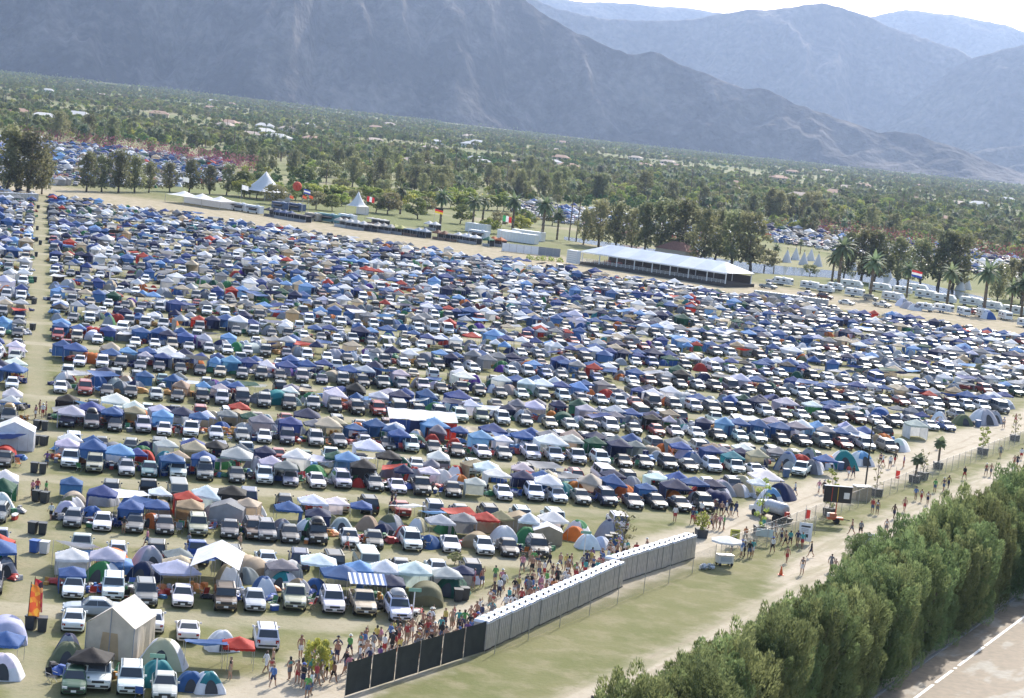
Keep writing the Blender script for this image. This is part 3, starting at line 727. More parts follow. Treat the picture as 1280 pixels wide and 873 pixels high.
def fill(k, left):
    base = rowpoint(k); sgn = -1 if left else 1
    u = -6.0 if left else (0 if k > 3 or k < 0 else None)
    if k >= 0 and (left or k > 3):
        n = 0; uu = u
        while n < 140:
            p = base + RD * uu + RNV * rr.uniform(-.35, .35)
            if not left and not in_camp(p + RNV * 2): 
                if uu > 5: break
            if k > 6 and rr.random() < .24:
                c = p + RNV * rr.uniform(1.5, 3.2)
                if bdist(c) < -6: tents.append([c.x, c.y, rr.uniform(-.4, .4) + CAR_RZ, rr.choice(['canopy', 'dome', 'dome', 'tarp']), pick(CANW), rr.randrange(6), TS * rr.uniform(.9, 1.15), k])
            elif bdist(p + RNV * 3) < -6 and proj(p.x, p.y)[0] > -60 and proj(p.x, p.y)[0] < 1330 and rr.random() < .95:
                kd = kind_rand(); c = p + RNV * (CT[kd][0] / 2)
                cars.append([c.x, c.y, CAR_RZ + rr.uniform(-.06, .06), kd, pick(CARW), k, True])
            uu += sgn * rr.uniform(2.55, 3.25); n += 1
            if proj(p.x, p.y)[0] < -80 or proj(p.x, p.y)[0] > 1360: break
    # tail-out cars behind the tents
    uu = -6.5 if left else .4; n = 0
    while n < 140:
        p = base + RD * uu + RNV * (13.2 + rr.uniform(-.3, .3))
        q = proj(p.x, p.y)
        if (not left and not in_camp(p + RD * 2)) or q[0] < -80 or q[0] > 1360: break
        if k > 6 and rr.random() < .30:
            c = p + RNV * rr.uniform(1, 3.5)
            if bdist(c) < -6: tents.append([c.x, c.y, rr.uniform(-.4, .4) + CAR_RZ, rr.choice(['canopy', 'canopy', 'dome', 'tarp']), pick(CANW), rr.randrange(6), TS * rr.uniform(.9, 1.2), k])
        elif bdist(p + RNV * 3) < -6 and rr.random() < .9:
            kd = kind_rand(); c = p + RNV * (CT[kd][0] / 2)
            cars.append([c.x, c.y, CAR_RZ + pi + rr.uniform(-.06, .06), kd, pick(CARW), k, False])
        uu += sgn * rr.uniform(2.65, 3.6); n += 1
    # three loose lines of shelters between the cars
    for line in (0, 1, 2):
        uu = -6.2 if left else .2; n = 0
        while n < 170:
            p = base + RD * uu + RNV * ((5.9, 8.7, 11.3)[line] + rr.uniform(-.7, .7)); q = proj(p.x, p.y)
            if (not left and not in_camp(p + RD * 1.6)) or q[0] < -80 or q[0] > 1360: break
            thin = mnoise.noise(Vector((p.x * .03, p.y * .03, 2)))
            if bdist(p + RNV * 3) < -6 and rr.random() < ((.90, .80, .74)[line] - max(0, thin) * .5 if k > 3 else .92):
                t = rr.random(); d = rr.uniform(2.2, 3.0)
                if t < .44: tents.append([p.x, p.y, CAR_RZ + rr.uniform(-.28, .28), 'canopy', pick(CANW), rr.randrange(8), TS * rr.uniform(.86, 1.14), k])
                elif t < .86: tents.append([p.x, p.y, rr.uniform(0, 6.28), 'dome', pick(DOMW), rr.randrange(7), rr.uniform(.66, 1.02), k])
                else: tents.append([p.x, p.y, CAR_RZ + rr.uniform(-.5, .5), 'tarp', pick(CANW), rr.randrange(6), rr.uniform(.7, 1.1), k])
            else: d = 1.8
            uu += sgn * d; n += 1
EXPL = {  # apex pixel, type, colour, variant, scale
 0: '92,685 canopy white 0 1.05;136,684 canopy lavender 1 1.05;92,704 canopy blue 3 .9;130,704 dome green 2 1.25;181,702 dome navy 1 1.2;188,687 dome pale_grey 3 1.4;227,692 canopy beige 2 1;273,692 carport white 0 1;308,708 dome grey 4 1;354,696 canopy grey 1 .95;356,713 dome teal 0 1.1;399,688 canopy white 0 1.1;428,705 canopy blue 2 1;450,700 canopy sky_blue 3 1;490,715 canopy navy 0 1;482,699 canopy white 5 1.05;521,701 canopy white 0 1.1;459,727 awning blue 0 1;535,728 tunnel olive 6 1.1;566,719 dome dark_green 1 1.3;560,706 canopy pale_grey 1 1;590,707 dome orange 0 1.1;395,722 dome blue 4 1;150,694 canopy sky_blue 3 .8',
 1: '90,596 canopy blue 1 .85;84,628 dome lavender 2 1;94,615 tunnel beige 6 .8;128,606 canopy royal_blue 1 1.1;165,624 canopy blue 0 1;117,633 dome blue 1 1.05;197,622 canopy blue 3 .95;238,622 canopy tan 0 1;190,643 dome orange 2 .9;286,626 cabin grey 0 1;361,624 canopy blue 1 1.05;392,617 canopy white 0 1.05;399,635 canopy navy 3 .9;389,650 dome green 2 1.3;354,652 dome grey 3 1.1;428,646 dome pale_grey 4 1;460,645 dome tan 1 1;480,655 dome navy 1 .9;537,669 dome blue 1 .9;551,642 canopy pale_grey 1 1;580,640 canopy grey 3 1;608,639 canopy red 0 .95;596,665 tunnel tan 6 .9;632,656 dome white 0 1.25;505,660 dome red 3 .9;649,641 cabin tan 0 1;685,655 cabin white 0 .9;719,657 dome orange 4 1.1;763,652 dome navy 3 1.2;736,669 dome white 2 1;752,672 dome lavender 2 .8;772,668 dome blue 4 .8',
 2: '85,547 canopy lavender 0 1;150,556 canopy sky_blue 2 1;182,563 dome red 1 1.15;183,552 dome navy 1 1.1;216,566 canopy blue 3 1;255,564 canopy blue 1 1;297,560 canopy pale_grey 2 1.1;394,580 dome green 4 1.2;358,575 canopy grey 3 1;421,563 canopy dark_green 0 1;455,574 canopy black 1 1.1;487,562 canopy black 0 1.1;462,550 canopy white 2 1.1;549,564 canopy white 5 1;610,575 canopy white 0 1.15;553,588 dome white 2 1.1;575,592 dome orange 0 1.1;500,573 dome dark_green 2 1.5;490,580 dome grey 4 1.1;448,598 dome red 1 .7;595,596 canopy pale_grey 3 .9;655,588 canopy navy 1 1;686,594 canopy white 2 1;709,591 dome white 2 1.1;719,602 dome orange 1 1.1;767,586 canopy navy 0 1;781,606 dome orange 1 1;808,603 canopy blue 3 .85;846,600 canopy navy 2 1;842,613 dome orange 1 1.1;901,608 dome lavender 5 1.1;891,598 canopy navy 3 1;925,606 dome beige 2 1;875,606 dome red 1 1;949,597 canopy white 0 .9;320,573 dome grey 3 1.1;340,570 canopy lavender 1 1',
 3: '90,508 canopy pale_grey 2 1;140,508 canopy blue 0 1;168,502 canopy white 5 1;204,512 canopy sky_blue 1 1;265,515 dome beige 2 1.3;300,502 canopy red 0 1;296,513 cabin tan 0 .9;328,518 canopy grey 1 1.1;364,520 canopy royal_blue 3 1.1;394,523 canopy grey 0 1;410,522 canopy beige 2 1.1;447,527 dome orange 0 1.5;500,536 canopy blue 1 1;495,527 canopy white 3 .9;528,520 fort white 0 1;541,543 dome red 1 1;569,548 dome red 1 .9;575,532 canopy blue 0 .9;602,538 canopy sky_blue 1 1.1;617,530 canopy royal_blue 2 1;655,537 canopy blue 0 1.1;690,543 canopy white 2 1.2;715,542 canopy pale_grey 0 1.1;745,546 canopy dark_green 1 1;775,548 canopy navy 3 1.1;791,547 dome teal 4 1.1;830,555 dome orange 1 1;848,547 canopy grey 2 1;890,556 canopy royal_blue 3 1;858,560 dome white 2 1.1;930,553 canopy white 0 1;917,564 canopy teal 1 1;948,562 canopy beige 5 1;880,551 dome pale_grey 3 1.2',
}
HT = {'canopy': 3.0, 'dome': 1.5, 'tunnel': 1.8, 'carport': 3.4, 'cabin': 2.4, 'awning': 2.3, 'fort': 3.0}
extra_shelters = []
for k, s in EXPL.items():
    for it in s.split(';'):
        xy, ty, col, v, sc = it.split(' '); px, py = map(float, xy.split(',')); sc = float(sc) * (.82 if ty == 'canopy' else .84 if ty in ('dome', 'tunnel') else .86); p = U(px, py, HT[ty] * sc)
        if ty in ('carport', 'cabin', 'awning', 'fort'): extra_shelters.append((p.x, p.y, ty, col.replace('_', ' '), sc, k))
        else: tents.append([p.x, p.y, CAR_RZ + random.uniform(-.1, .1) if ty == 'canopy' else random.uniform(-.6, .6), 'dome' if ty == 'tunnel' else ty, col.replace('_', ' '), int(v), sc, k])
for k in range(4):
    fill(k, True)
    # the tail-out cars and a few shelters further back, behind the ones placed from the photograph
    n0 = len(tents); fill(k, False); new = tents[n0:]; del tents[n0:]
    have = [(t[0], t[1]) for t in tents] + [(e[0], e[1]) for e in extra_shelters] + [(c[0], c[1]) for c in cars if c[5] == k]
    for t in new:
        if all((t[0] - a) ** 2 + (t[1] - b_) ** 2 > 1.75 ** 2 for a, b_ in have): tents.append(t); have.append((t[0], t[1]))
for k in range(4, NROWS): fill(k, False); fill(k, True)
# the block nearest the camera, seen from behind
for px, py, kd, col, nose in ((90, 794, 'sedan', 'white', False), (190, 795, 'sedan', 'white', False), (235, 806, 'coupe', 'white', False), (334, 817, 'SUV', 'white', False), (91, 873, 'hatchback', 'green', True), (121, 868, 'jeep', 'white', True), (162, 874, 'SUV', 'white', True), (205, 880, 'sedan', 'silver', True)):
    p = U(px, py + .5); c = p + RNV * (CT[kd][0] / 2)
    cars.append([c.x, c.y, CAR_RZ + (0 if nose else pi), kd, col, -1, nose])
p = U(112, 773); cars.append([p.x, p.y + .9, CAR_RZ - pi / 2 + .02, 'sedan', 'silver', -1, None])
p = U(1004, 597); cars.append([p.x, p.y + 2, CAR_RZ - .5, 'pickup', 'white', 4, True])
for px, py, ty, col, v, sc in ((116, 811, 'canopy', 'black', 0, .95), (86, 803, 'dome', 'olive', 1, 1.1), (205, 801, 'dome', 'beige', 2, 1.4), (299, 797, 'canopy', 'red', 3, .85), (258, 800, 'tarp', 'blue', 0, 1.1), (262, 838, 'dome', 'teal', 0, 1.1), (200, 826, 'dome', 'teal', 1, 1.2), (279, 790, 'dome', 'white', 2, 1), (240, 838, 'dome', 'blue', 4, 1), (86, 795, 'dome', 'navy', 3, .8), (10, 771, 'tunnel', 'lavender', 6, 1.1), (8, 790, 'canopy', 'blue', 0, .9), (6, 815, 'dome', 'white', 0, 1.3), (-6, 690, 'dome', 'green', 2, 1.2), (8, 700, 'dome', 'grey', 3, 1)):
    sc *= .84; p = U(px, py, HT.get(ty, 2) * sc)
    tents.append([p.x, p.y, CAR_RZ + random.uniform(-.2, .2), 'dome' if ty == 'tunnel' else ty, col, v, sc, -1])
# keep everything out of the walking path and off other cars
def ok_car(c): return all(inframe(c[0], c[1], .6, 40) for _ in (0,))
cars = [c for c in cars if ok_car(c)]; tents = [t for t in tents if inframe(t[0], t[1], 1, 50)]
dd = lambda c: c[0] ** 2 + c[1] ** 2
cars.sort(key=dd); tents.sort(key=dd)
cx_ = np.array([[c[0], c[1]] for c in cars])
def clear_tent(t):
    d = np.hypot(cx_[:, 0] - t[0], cx_[:, 1] - t[1]).min(); return d > 1.3
tents = [t for t in tents if t[7] <= 3 or clear_tent(t)]
NCAR, NTENT = 300, 300
# order of every near car in its row, counted from the bin aisle
rowsets = {}
for c in cars[:NCAR]:
    al = (Vector((c[0], c[1], 0)) - A0).dot(Vector((AD.y, -AD.x, 0))); c.append(al < -1.5); rowsets.setdefault((c[5], c[6], c[7]), []).append(c)
for key, L_ in rowsets.items():
    L_.sort(key=lambda c: (Vector((c[0], c[1], 0)) - A0).dot(RD) * (-1 if key[2] else 1))
    for i, c in enumerate(L_): c.append(i + 1)
rowname = lambda k: 'the nearest camp block' if k < 0 else f'the {ORD[k]} nose-out row'
def carlabel(c):
    x, y, rz, kd, col, k, nose, left, i = c
    kn = 'boxy SUV' if kd == 'jeep' else kd
    if nose is None: return f'{col} {kn} parked sideways across the grass lane in front of a row'
    blk = ' across the bin aisle' if left else ' from the bin aisle'
    if k < 0: return f'{col} {kn} {"nose" if nose else "tail"}-out in the nearest block, {nth(i)} from the bin aisle'
    if left: return f'{col} {kn}, {nth(i)} past the bin aisle in the small side block, {ORD[k]} {"nose" if nose else "tail"}-out row'
    return f'{col} {kn}, {nth(i)} from the bin aisle in the {ORD[k]} {"nose" if nose else "tail"}-out row'
for n, c in enumerate(cars[:NCAR]):
    dist = sqrt(dd(c)); put_car(c[3], c[4], c[0], c[1], c[2], carlabel(c), 'cars parked in the camp rows', dist < (216 if c[6] else 190), c[6] is not False)
GEAR_SPOTS = [c for c in cars[:NCAR]]
# shelters
near_front = [c for c in cars[:NCAR] if c[6]]
cnt = {}
def tentlabel(t, noun):
    cand = [c for c in near_front if c[5] == t[7]] or near_front
    c = min(cand, key=lambda c: (c[0] - t[0]) ** 2 + ((c[1] - t[1]) * .35) ** 2)
    kn = 'boxy SUV' if c[3] == 'jeep' else c[3]
    where = f'behind the {nth(c[8])} car of the {ORD[max(0, c[5])]} nose-out row' if c[5] >= 0 else f'beside the {c[4]} {kn} of the nearest block'
    if c[7]: where = f'in the side block by the {c[4]} {c[3].replace("jeep", "SUV")} of row {c[5] + 1}'
    base = f'{t[4]} {noun} {where}'
    cnt[base] = cnt.get(base, 0) + 1
    return base if cnt[base] == 1 else base + f', {["", "", "second", "third", "fourth", "fifth", "sixth"][min(6, cnt[base])]} back'
nt_ = {'canopy': 0, 'dome': 0, 'tarp': 0}; far_t = []
for t in tents:
    x, y, rz, ty, col, v, sc, k = t; dist = sqrt(dd(t))
    lim = 290 if ty == 'canopy' else 290 if ty == 'dome' else 90
    if nt_[ty] >= lim: far_t.append(t); continue
    nt_[ty] += 1
    if ty == 'canopy': put_canopy(x, y, rz, col, tentlabel(t, 'pop-up canopy'), 'pop-up canopies between the cars', dist < 186, v, None, sc)
    elif ty == 'dome': put_dome(x, y, rz, col, tentlabel(t, 'tunnel tent' if v == 6 else 'dome tent'), 'tents between the cars', dist < 186, v, sc)
    else:
        o = link('slung_tarp', TARPM[v][0], None, TENTCOL[col]); tag(o, tentlabel(t, 'slung tarp'), 'tarp', 'tarps slung between the cars'); at(o, (x, y, .02), rz, sc)
        link('poles', TARPM[v][1], o)
def put_gable(x, y, rz, w, l, ze, zr, rc, wc, label, name, walls=True):
    a, wl = gable(w, l, ze, zr, walls); r = empty(name, (x, y, .02), rz, label, 'tent')
    link('roof', a.mesh('roof', M['fabric'], True), r, rc)
    if walls: link('wall', wl.mesh('wall', M['fabric']), r, wc)
    for sx in (-1, 1):
        for sy in (-1, 0, 1):
            link('leg', MB().tube((sx * w / 2 * .97, sy * l / 2 * .97, 0), (sx * w / 2 * .97, sy * l / 2 * .97, ze), .035, n=6).mesh('leg', M['steel']), r)
    return r
for x, y, ty, col, sc, k in extra_shelters:
    if ty == 'carport': put_gable(x, y, CAR_RZ - .12, 3.8, 6.2, 2.4, 3.35, TENTCOL['white'], TENTCOL['grey'], 'white open-sided carport roof standing over a dark SUV', 'carport_shelter', False)
    elif ty == 'cabin':
        t = [x, y, 0, 'cabin', col, 0, 1, k]; put_gable(x, y, CAR_RZ + random.uniform(-.2, .2), 3.6 * sc, 3.0 * sc, 1.7 * sc, 2.4 * sc, TENTCOL[col], tuple(v * .8 for v in TENTCOL['beige' if col != 'grey' else 'pale grey']), tentlabel(t, 'cabin tent with upright walls'), 'cabin_tent')
    elif ty == 'awning':
        b = MB()
        for i in range(14): b.quad((-1.5 + i * .214, -1.2, 2.0), (-1.5 + (i + 1) * .214, -1.2, 2.0), (-1.5 + (i + 1) * .214, 1.2, 2.35), (-1.5 + i * .214, 1.2, 2.35), i % 2)
        r = empty('striped_awning', (x, y, .02), CAR_RZ, 'blue and white striped awning reaching over a tan pickup', 'awning')
        b.build('cloth', [M['fabric_white'], mat('awning_blue', TENTCOL['blue'], .8)], r)
        for sx in (-1, 1):
            for sy in (-1, 1): MB().tube((sx * 1.45, sy * 1.15, 0), (sx * 1.45, sy * 1.15, 2.17 + sy * .16), .02, n=5).build('leg', M['steel'], r)
    elif ty == 'fort':
        r = empty('long_shade_shelter', (x, y, .02), CAR_RZ - .03, 'long white shade roof with blue and red cloth sides', 'shelter')
        b = MB(); b.grid(lambda u, v: ((u - .5) * 8.6, (v - .5) * 3.6, 2.3 + .75 * v - .08 * sin(u * pi * 4) ** 2), 24, 6); o = b.build('shade_roof', M['fabric_white'], r, True)
        for x0, x1, c in ((-4.2, -1.6, 'royal blue'), (-1.6, .6, 'navy'), (.6, 4.2, 'red')):
            link('side_cloth', wavy_wall((x0, -1.6, 0), (x1, -1.6, 0), .05, 2.15, x0).mesh('side_cloth', M['fabric'], True), r, TENTCOL[c])
        for i in range(5):
            for sy in (-1, 1): MB().tube((-4.2 + i * 2.1, sy * 1.7, 0), (-4.2 + i * 2.1, sy * 1.7, 2.6 + sy * .3), .025, n=5).build('leg', M['steel'], r)
p = U(147, 818); r = put_gable(p.x, p.y + .6, CAR_RZ - .35, 3.5, 4.3, 2.4, 3.7, (.74, .70, .64), (.56, .50, .42), 'tall cream gabled canvas tent in the nearest camp block', 'canvas_tent')
link('door_flap', MB().add([(-.75, -2.19, .05), (.75, -2.19, .05), (.55, -2.19, 1.9), (-.55, -2.19, 1.9)], [(0, 1, 2, 3)]).mesh('door_flap', M['fabric']), r, (.50, .36, .22))  # added flap; its tan colour paints in light coming through the canvas
for sx in (-1.74, 0, 1.74): link('seam', MB().box((sx, -2.2, 1.25 if sx else 1.85), (.06, .03, 2.4 if sx else 3.6)).mesh('seam', M['fabric_dark']), r)
for yy in (-1.0, 1.0): link('seam', wavy_wall((-1.79, yy - .03, 0), (-1.79, yy + .03, 0), .05, 2.35, yy, 2).mesh('seam', M['fabric_dark']), r)
p = U(14, 562); put_gable(p.x, p.y + 1, CAR_RZ, 4.2, 3.4, 2.1, 3.1, TENTCOL['white'], (.7, .7, .72), 'white party tent with walls beside the bin aisle, over a black SUV', 'party_tent')

# ------------------------------------------------------------------ what nobody could count: one object each, copies spread by geometry nodes
def scatter(name, sources, pts, label, cat):
    """pts: (x, y, z, rotation, scale, source index)"""
    me = bpy.data.meshes.new(name); me.from_pydata([p[:3] for p in pts], [], [])
    a = me.attributes.new('idx', 'INT', 'POINT'); a.data.foreach_set('value', [int(p[5]) for p in pts])
    a = me.attributes.new('rot', 'FLOAT_VECTOR', 'POINT'); a.data.foreach_set('vector', [c for p in pts for c in (0, 0, p[3])])
    a = me.attributes.new('scl', 'FLOAT', 'POINT'); a.data.foreach_set('value', [p[4] for p in pts])
    o = bpy.data.objects.new(name, me); COL.objects.link(o)
    cl = bpy.data.collections.new(name + '_kinds')
    for i, m in enumerate(sources):
        q = bpy.data.objects.new(f'{name}_kind.{i:03d}', m); cl.objects.link(q)
    g = bpy.data.node_groups.new(name, 'GeometryNodeTree')
    g.interface.new_socket('Geometry', in_out='INPUT', socket_type='NodeSocketGeometry'); g.interface.new_socket('Geometry', in_out='OUTPUT', socket_type='NodeSocketGeometry')
    gi = g.nodes.new('NodeGroupInput'); go = g.nodes.new('NodeGroupOutput')
    ip = g.nodes.new('GeometryNodeInstanceOnPoints'); ci = g.nodes.new('GeometryNodeCollectionInfo')
    ci.inputs['Collection'].default_value = cl; ci.inputs['Separate Children'].default_value = True; ci.inputs['Reset Children'].default_value = True
    ip.inputs['Pick Instance'].default_value = True
    def attr(nm, ty):
        n = g.nodes.new('GeometryNodeInputNamedAttribute'); n.data_type = ty; n.inputs['Name'].default_value = nm; return n.outputs['Attribute']
    er = g.nodes.new('FunctionNodeEulerToRotation')
    g.links.new(attr('rot', 'FLOAT_VECTOR'), er.inputs[0]); g.links.new(er.outputs[0], ip.inputs['Rotation'])
    g.links.new(attr('idx', 'INT'), ip.inputs['Instance Index']); g.links.new(attr('scl', 'FLOAT'), ip.inputs['Scale'])
    g.links.new(gi.outputs[0], ip.inputs['Points']); g.links.new(ci.outputs[0], ip.inputs['Instance']); g.links.new(ip.outputs[0], go.inputs[0])
    md = o.modifiers.new('copies', 'NODES'); md.node_group = g
    tag(o, label, cat, None, 'stuff'); return o
CK = list(CT); CARF = [car_joined(CARP[k], M['paint_far'], 'far_car_' + k) for k in CK]
CANF = [can_join(i, M['canopy_far'], M['steel'], (0, 1, 3, 0, 2, 3)[i]) for i in range(6)]
DOMF = [dome_shell(d).mesh('far_dome', [M['dome_far'], M['fabric_dark'] if i % 2 else M['dome_far']], True) for i, d in enumerate(DOMV)]
TARF = [a.mesh('far_tarp', [M['canopy_far']], True) for a, p in TARPS]
def cpt(c): return (c[0], c[1], .02, c[2], CS, CK.index(c[3]))
def tpt(t): return (t[0], t[1], .02, t[2], t[6], t[5] % 6 + (6 if t[3] == 'dome' else 0) if t[3] != 'tarp' else 12 + t[5])
fc = [cpt(c) for c in cars[NCAR:]]; ft = [tpt(t) for t in far_t]
scatter('far_parked_cars', CARF, fc, 'hundreds of parked cars packed in the far rows of the camp', 'cars')
scatter('far_camp_tents', CANF + DOMF + TARF, ft, 'hundreds of mixed tents and canopies among the far camp rows', 'tents')
# the second and third camps beyond the trees
def second_camp(name, poly, ang, lab1, lab2):
    g1, g2 = [], []; P = [U(*q) for q in poly]
    def inside(x, y):
        r = False
        for i in range(len(P)):
            a, b_ = P[i], P[i - 1]
            if (a.y > y) != (b_.y > y) and x < (b_.x - a.x) * (y - a.y) / (b_.y - a.y) + a.x: r = not r
        return r
    x0, x1 = min(p.x for p in P), max(p.x for p in P); y0, y1 = min(p.y for p in P), max(p.y for p in P)
    dx, dy = Vector((cos(ang), sin(ang))), Vector((-sin(ang), cos(ang))); c0 = Vector(((x0 + x1) / 2, (y0 + y1) / 2)); Rr = int(max(x1 - x0, y1 - y0))
    v = -Rr
    while v < Rr:
        for off, isn in ((2.4, 0), (15.6, pi)):
            u = -Rr
            while u < Rr:
                p = c0 + dx * u + dy * (v + off)
                if inside(p.x, p.y): g1.append((p.x, p.y, .02, ang + isn + rr.uniform(-.05, .05), 1.0, CK.index(kind_rand())))
                u += rr.uniform(2.7, 3.4)
        for off in (6.3, 10.4):
            u = -Rr
            while u < Rr:
                p = c0 + dx * u + dy * (v + off + rr.uniform(-.6, .6))
                if inside(p.x, p.y) and rr.random() < .62: g2.append((p.x, p.y, .02, ang + rr.uniform(-.2, .2), rr.uniform(.95, 1.25), rr.choice([0, 1, 2, 3, 4, 6, 8, 10, 7, 9, 11, 12, 14])))
                u += rr.uniform(2.8, 3.7)
        v += 24
    scatter(name + '_cars', CARF, g1, lab1, 'cars'); scatter(name + '_tents', CANF + DOMF + TARF, g2, lab2, 'tents')
second_camp('second_camp', [(-30, 172), (40, 176), (150, 188), (292, 205), (292, 226), (200, 236), (60, 232), (-30, 226)], radians(8), 'cars packed in the distant camp behind the eucalyptus trees', 'tents packed in the distant camp behind the eucalyptus trees')
second_camp('lakeside_camp', [(930, 276), (1010, 283), (1090, 298), (1180, 312), (1320, 330), (1320, 356), (1240, 346), (1130, 330), (1060, 318), (960, 302)], radians(-20), 'cars packed in the camp beyond the lake and tipis', 'tents packed in the camp beyond the lake and tipis')
second_camp('middle_camp', [(640, 253), (720, 262), (860, 285), (940, 300), (930, 312), (860, 300), (700, 280), (640, 268)], radians(-20), 'cars parked behind the pavilion trees', 'tents pitched behind the pavilion trees')

# ------------------------------------------------------------------ trees
def leaf_cluster(b, c, r, n, size, rg, m=0, up_=.3, squash=.8):
    vs, fs = [], []; o = len(b.v)
    for i in range(n):
        d = rg.normal(size=3); d /= np.linalg.norm(d) + 1e-9; q = np.array(c) + d * r * rg.uniform(.55, 1.0) * np.array([1, 1, squash])
        nrm = d * .8 + rg.normal(size=3) * .55 + np.array([0, 0, up_]); nrm /= np.linalg.norm(nrm)
        t = np.cross(nrm, rg.normal(size=3)); t /= np.linalg.norm(t) + 1e-9; s = np.cross(nrm, t); w = size * rg.uniform(.6, 1.3)
        k = len(vs) + o; vs += [tuple(q - t * w), tuple(q + s * w * .55), tuple(q + t * w), tuple(q - s * w * .55)]; fs.append((k, k + 1, k + 2, k + 3))
    b.v.extend(vs); b.f.extend(fs); b.m.extend([m] * len(fs))
def make_tree(seed, h, cr, trunk_h, nl=26, leaves=46, size=.34, shape='round', spread=1.0):
    rg = np.random.default_rng(seed); t = MB(); c = MB()
    lean = rg.uniform(-.05, .05, 2) * h
    base_r = .028 * h
    pts = [(0, 0, 0), (lean[0] * .3, lean[1] * .3, trunk_h * .6), (lean[0], lean[1], trunk_h), (lean[0] * 1.4, lean[1] * 1.4, h * .78)]
    for i in range(3): t.tube(pts[i], pts[i + 1], base_r * (1 - .27 * i), base_r * (1 - .27 * (i + 1)), 7)
    for i in range(nl):
        if shape == 'tall':
            z = trunk_h * .75 + (h - trunk_h * .75) * ((i + .5) / nl) ** .95; q = (z - trunk_h * .7) / (h - trunk_h * .7)
            rad = cr * (1.0 - .55 * abs(q - .45) ** 1.3 * 2) * rg.uniform(.15, 1.12)
        elif shape == 'column':
            z = h * (.04 + .93 * (i + .5) / nl); q = z / h; rad = cr * (1 - .75 * max(0, q - .55)) * rg.uniform(.5, 1)
        else:
            z = trunk_h + (h - trunk_h) * rg.uniform(.02, .93); q = (z - trunk_h) / (h - trunk_h); rad = cr * sqrt(max(.05, 1 - (2 * q - .85) ** 2)) * rg.uniform(.45, 1.0)
        a = i * 2.399 + rg.uniform(-.5, .5); x, y = lean[0] + rad * cos(a), lean[1] + rad * sin(a)
        if i % 3 == 0:
            z0 = max(trunk_h * .6, z - rad * .9); t.tube((lean[0], lean[1], z0), (x, y, z), base_r * .33, base_r * .10, 4, caps=False)
        cl = cr * (.30 if shape != 'tall' else .36) * rg.uniform(.75, 1.25) * spread
        leaf_cluster(c, (x, y, z), cl, leaves, size * rg.uniform(.85, 1.15), rg, squash=.75 if shape == 'round' else 1.15)
    return t, c
def palm(seed, h, n=34, L=3.6, dead=True, r=.32):
    rg = np.random.default_rng(seed); t = MB(); c = MB(); lean = rg.uniform(-.25, .25, 2)
    for i in range(6):
        q0, q1 = i / 6, (i + 1) / 6
        t.tube((lean[0] * q0 ** 2, lean[1] * q0 ** 2, h * q0), (lean[0] * q1 ** 2, lean[1] * q1 ** 2, h * q1), r * (1.15 - .2 * q0), r * (1.1 - .2 * q1), 8)
    top = Vector((lean[0], lean[1], h))
    for i in range(n):
        a = i * 2.399; el = lerp(1.35, -.75, (i / n) ** .8); l = L * rg.uniform(.8, 1.1); p = top.copy(); d = Vector((cos(a) * cos(el), sin(a) * cos(el), sin(el))); k = 6; prev = None
        side = Vector((-sin(a), cos(a), 0))
        for j in range(k + 1):
            wv = .42 * sin(pi * min(1, (j + .6) / (k + .8))) + .03
            cur = (p + side * wv - Vector((0, 0, wv * .45)), p.copy(), p - side * wv - Vector((0, 0, wv * .45)))
            if prev and True:
                c.add([prev[0], prev[1], cur[1], cur[0]], [(0, 1, 2, 3)]); c.add([prev[1], prev[2], cur[2], cur[1]], [(0, 1, 2, 3)])
            prev = cur; p = p + d * (l / k); d = (d + Vector((0, 0, -.24))).normalized()
    return t, c
def fan_palm(seed, h):
    rg = np.random.default_rng(seed); t = MB(); c = MB()
    for i in range(5): t.tube((.3 * (i / 5) ** 2, 0, h * i / 5), (.3 * ((i + 1) / 5) ** 2, 0, h * (i + 1) / 5), .26 - .02 * i, .24 - .02 * i, 7)
    top = Vector((.3, 0, h)); 
    for i in range(46):
        a = i * 2.399; el = lerp(1.3, -1.35, i / 46); d = Vector((cos(a) * cos(el), sin(a) * cos(el), sin(el))); p = top + d * rg.uniform(.9, 1.5); s = Vector((-sin(a), cos(a), 0)); u_ = d.cross(s)
        for j in range(5):
            q = (j - 2) * .45; dd_ = (d * cos(q) + s * sin(q)); e = p + dd_ * .85 + Vector((0, 0, -.2)); c.add([p, p + dd_ * .45 + s * .13 * cos(q), e, p + dd_ * .45 - s * .13 * cos(q) + u_ * .03], [(0, 1, 2, 3)])
    # skirt of old fronds
    for i in range(60):
        a = rg.uniform(0, 6.28); z = h - rg.uniform(.4, 2.2); c.add([(.3 + .2 * cos(a), .2 * sin(a), z + .4), (.3 + .5 * cos(a + .2), .5 * sin(a + .2), z - .3), (.3 + .45 * cos(a), .45 * sin(a), z - .5), (.3 + .5 * cos(a - .2), .5 * sin(a - .2), z - .3)], [(0, 1, 2, 3)])
    return t, c
TREES = {}
def reg(name, variants, leaf, trunk='trunk'):
    TREES[name] = [(t.mesh('trunk', M[trunk], True), c.mesh('crown', M[leaf])) for t, c in variants], [mk_join(t, c, M[trunk], M[leaf]) for t, c in variants]
def mk_join(t, c, mt, ml):
    b = MB(); b.merge(t, 0); b.merge(c, 1); return b.mesh('tree', [mt, ml])
reg('eucalyptus_tree', [make_tree(s, 16, 4.8, 3.6, 66, 38, .44, 'tall', .72) for s in (1, 2, 3, 4)], 'euc')
reg('round_tree', [make_tree(s, 8, 4.0, 2.2, 30, 46, .42) for s in (11, 12, 13)], 'oak')
reg('citrus_tree', [make_tree(s, 5.0, 2.6, .8, 20, 40, .36) for s in (21, 22)], 'citrus')
reg('yellow_green_tree', [make_tree(s, 6.0, 3.4, 1.8, 24, 44, .38) for s in (31, 32, 33)], 'lime')
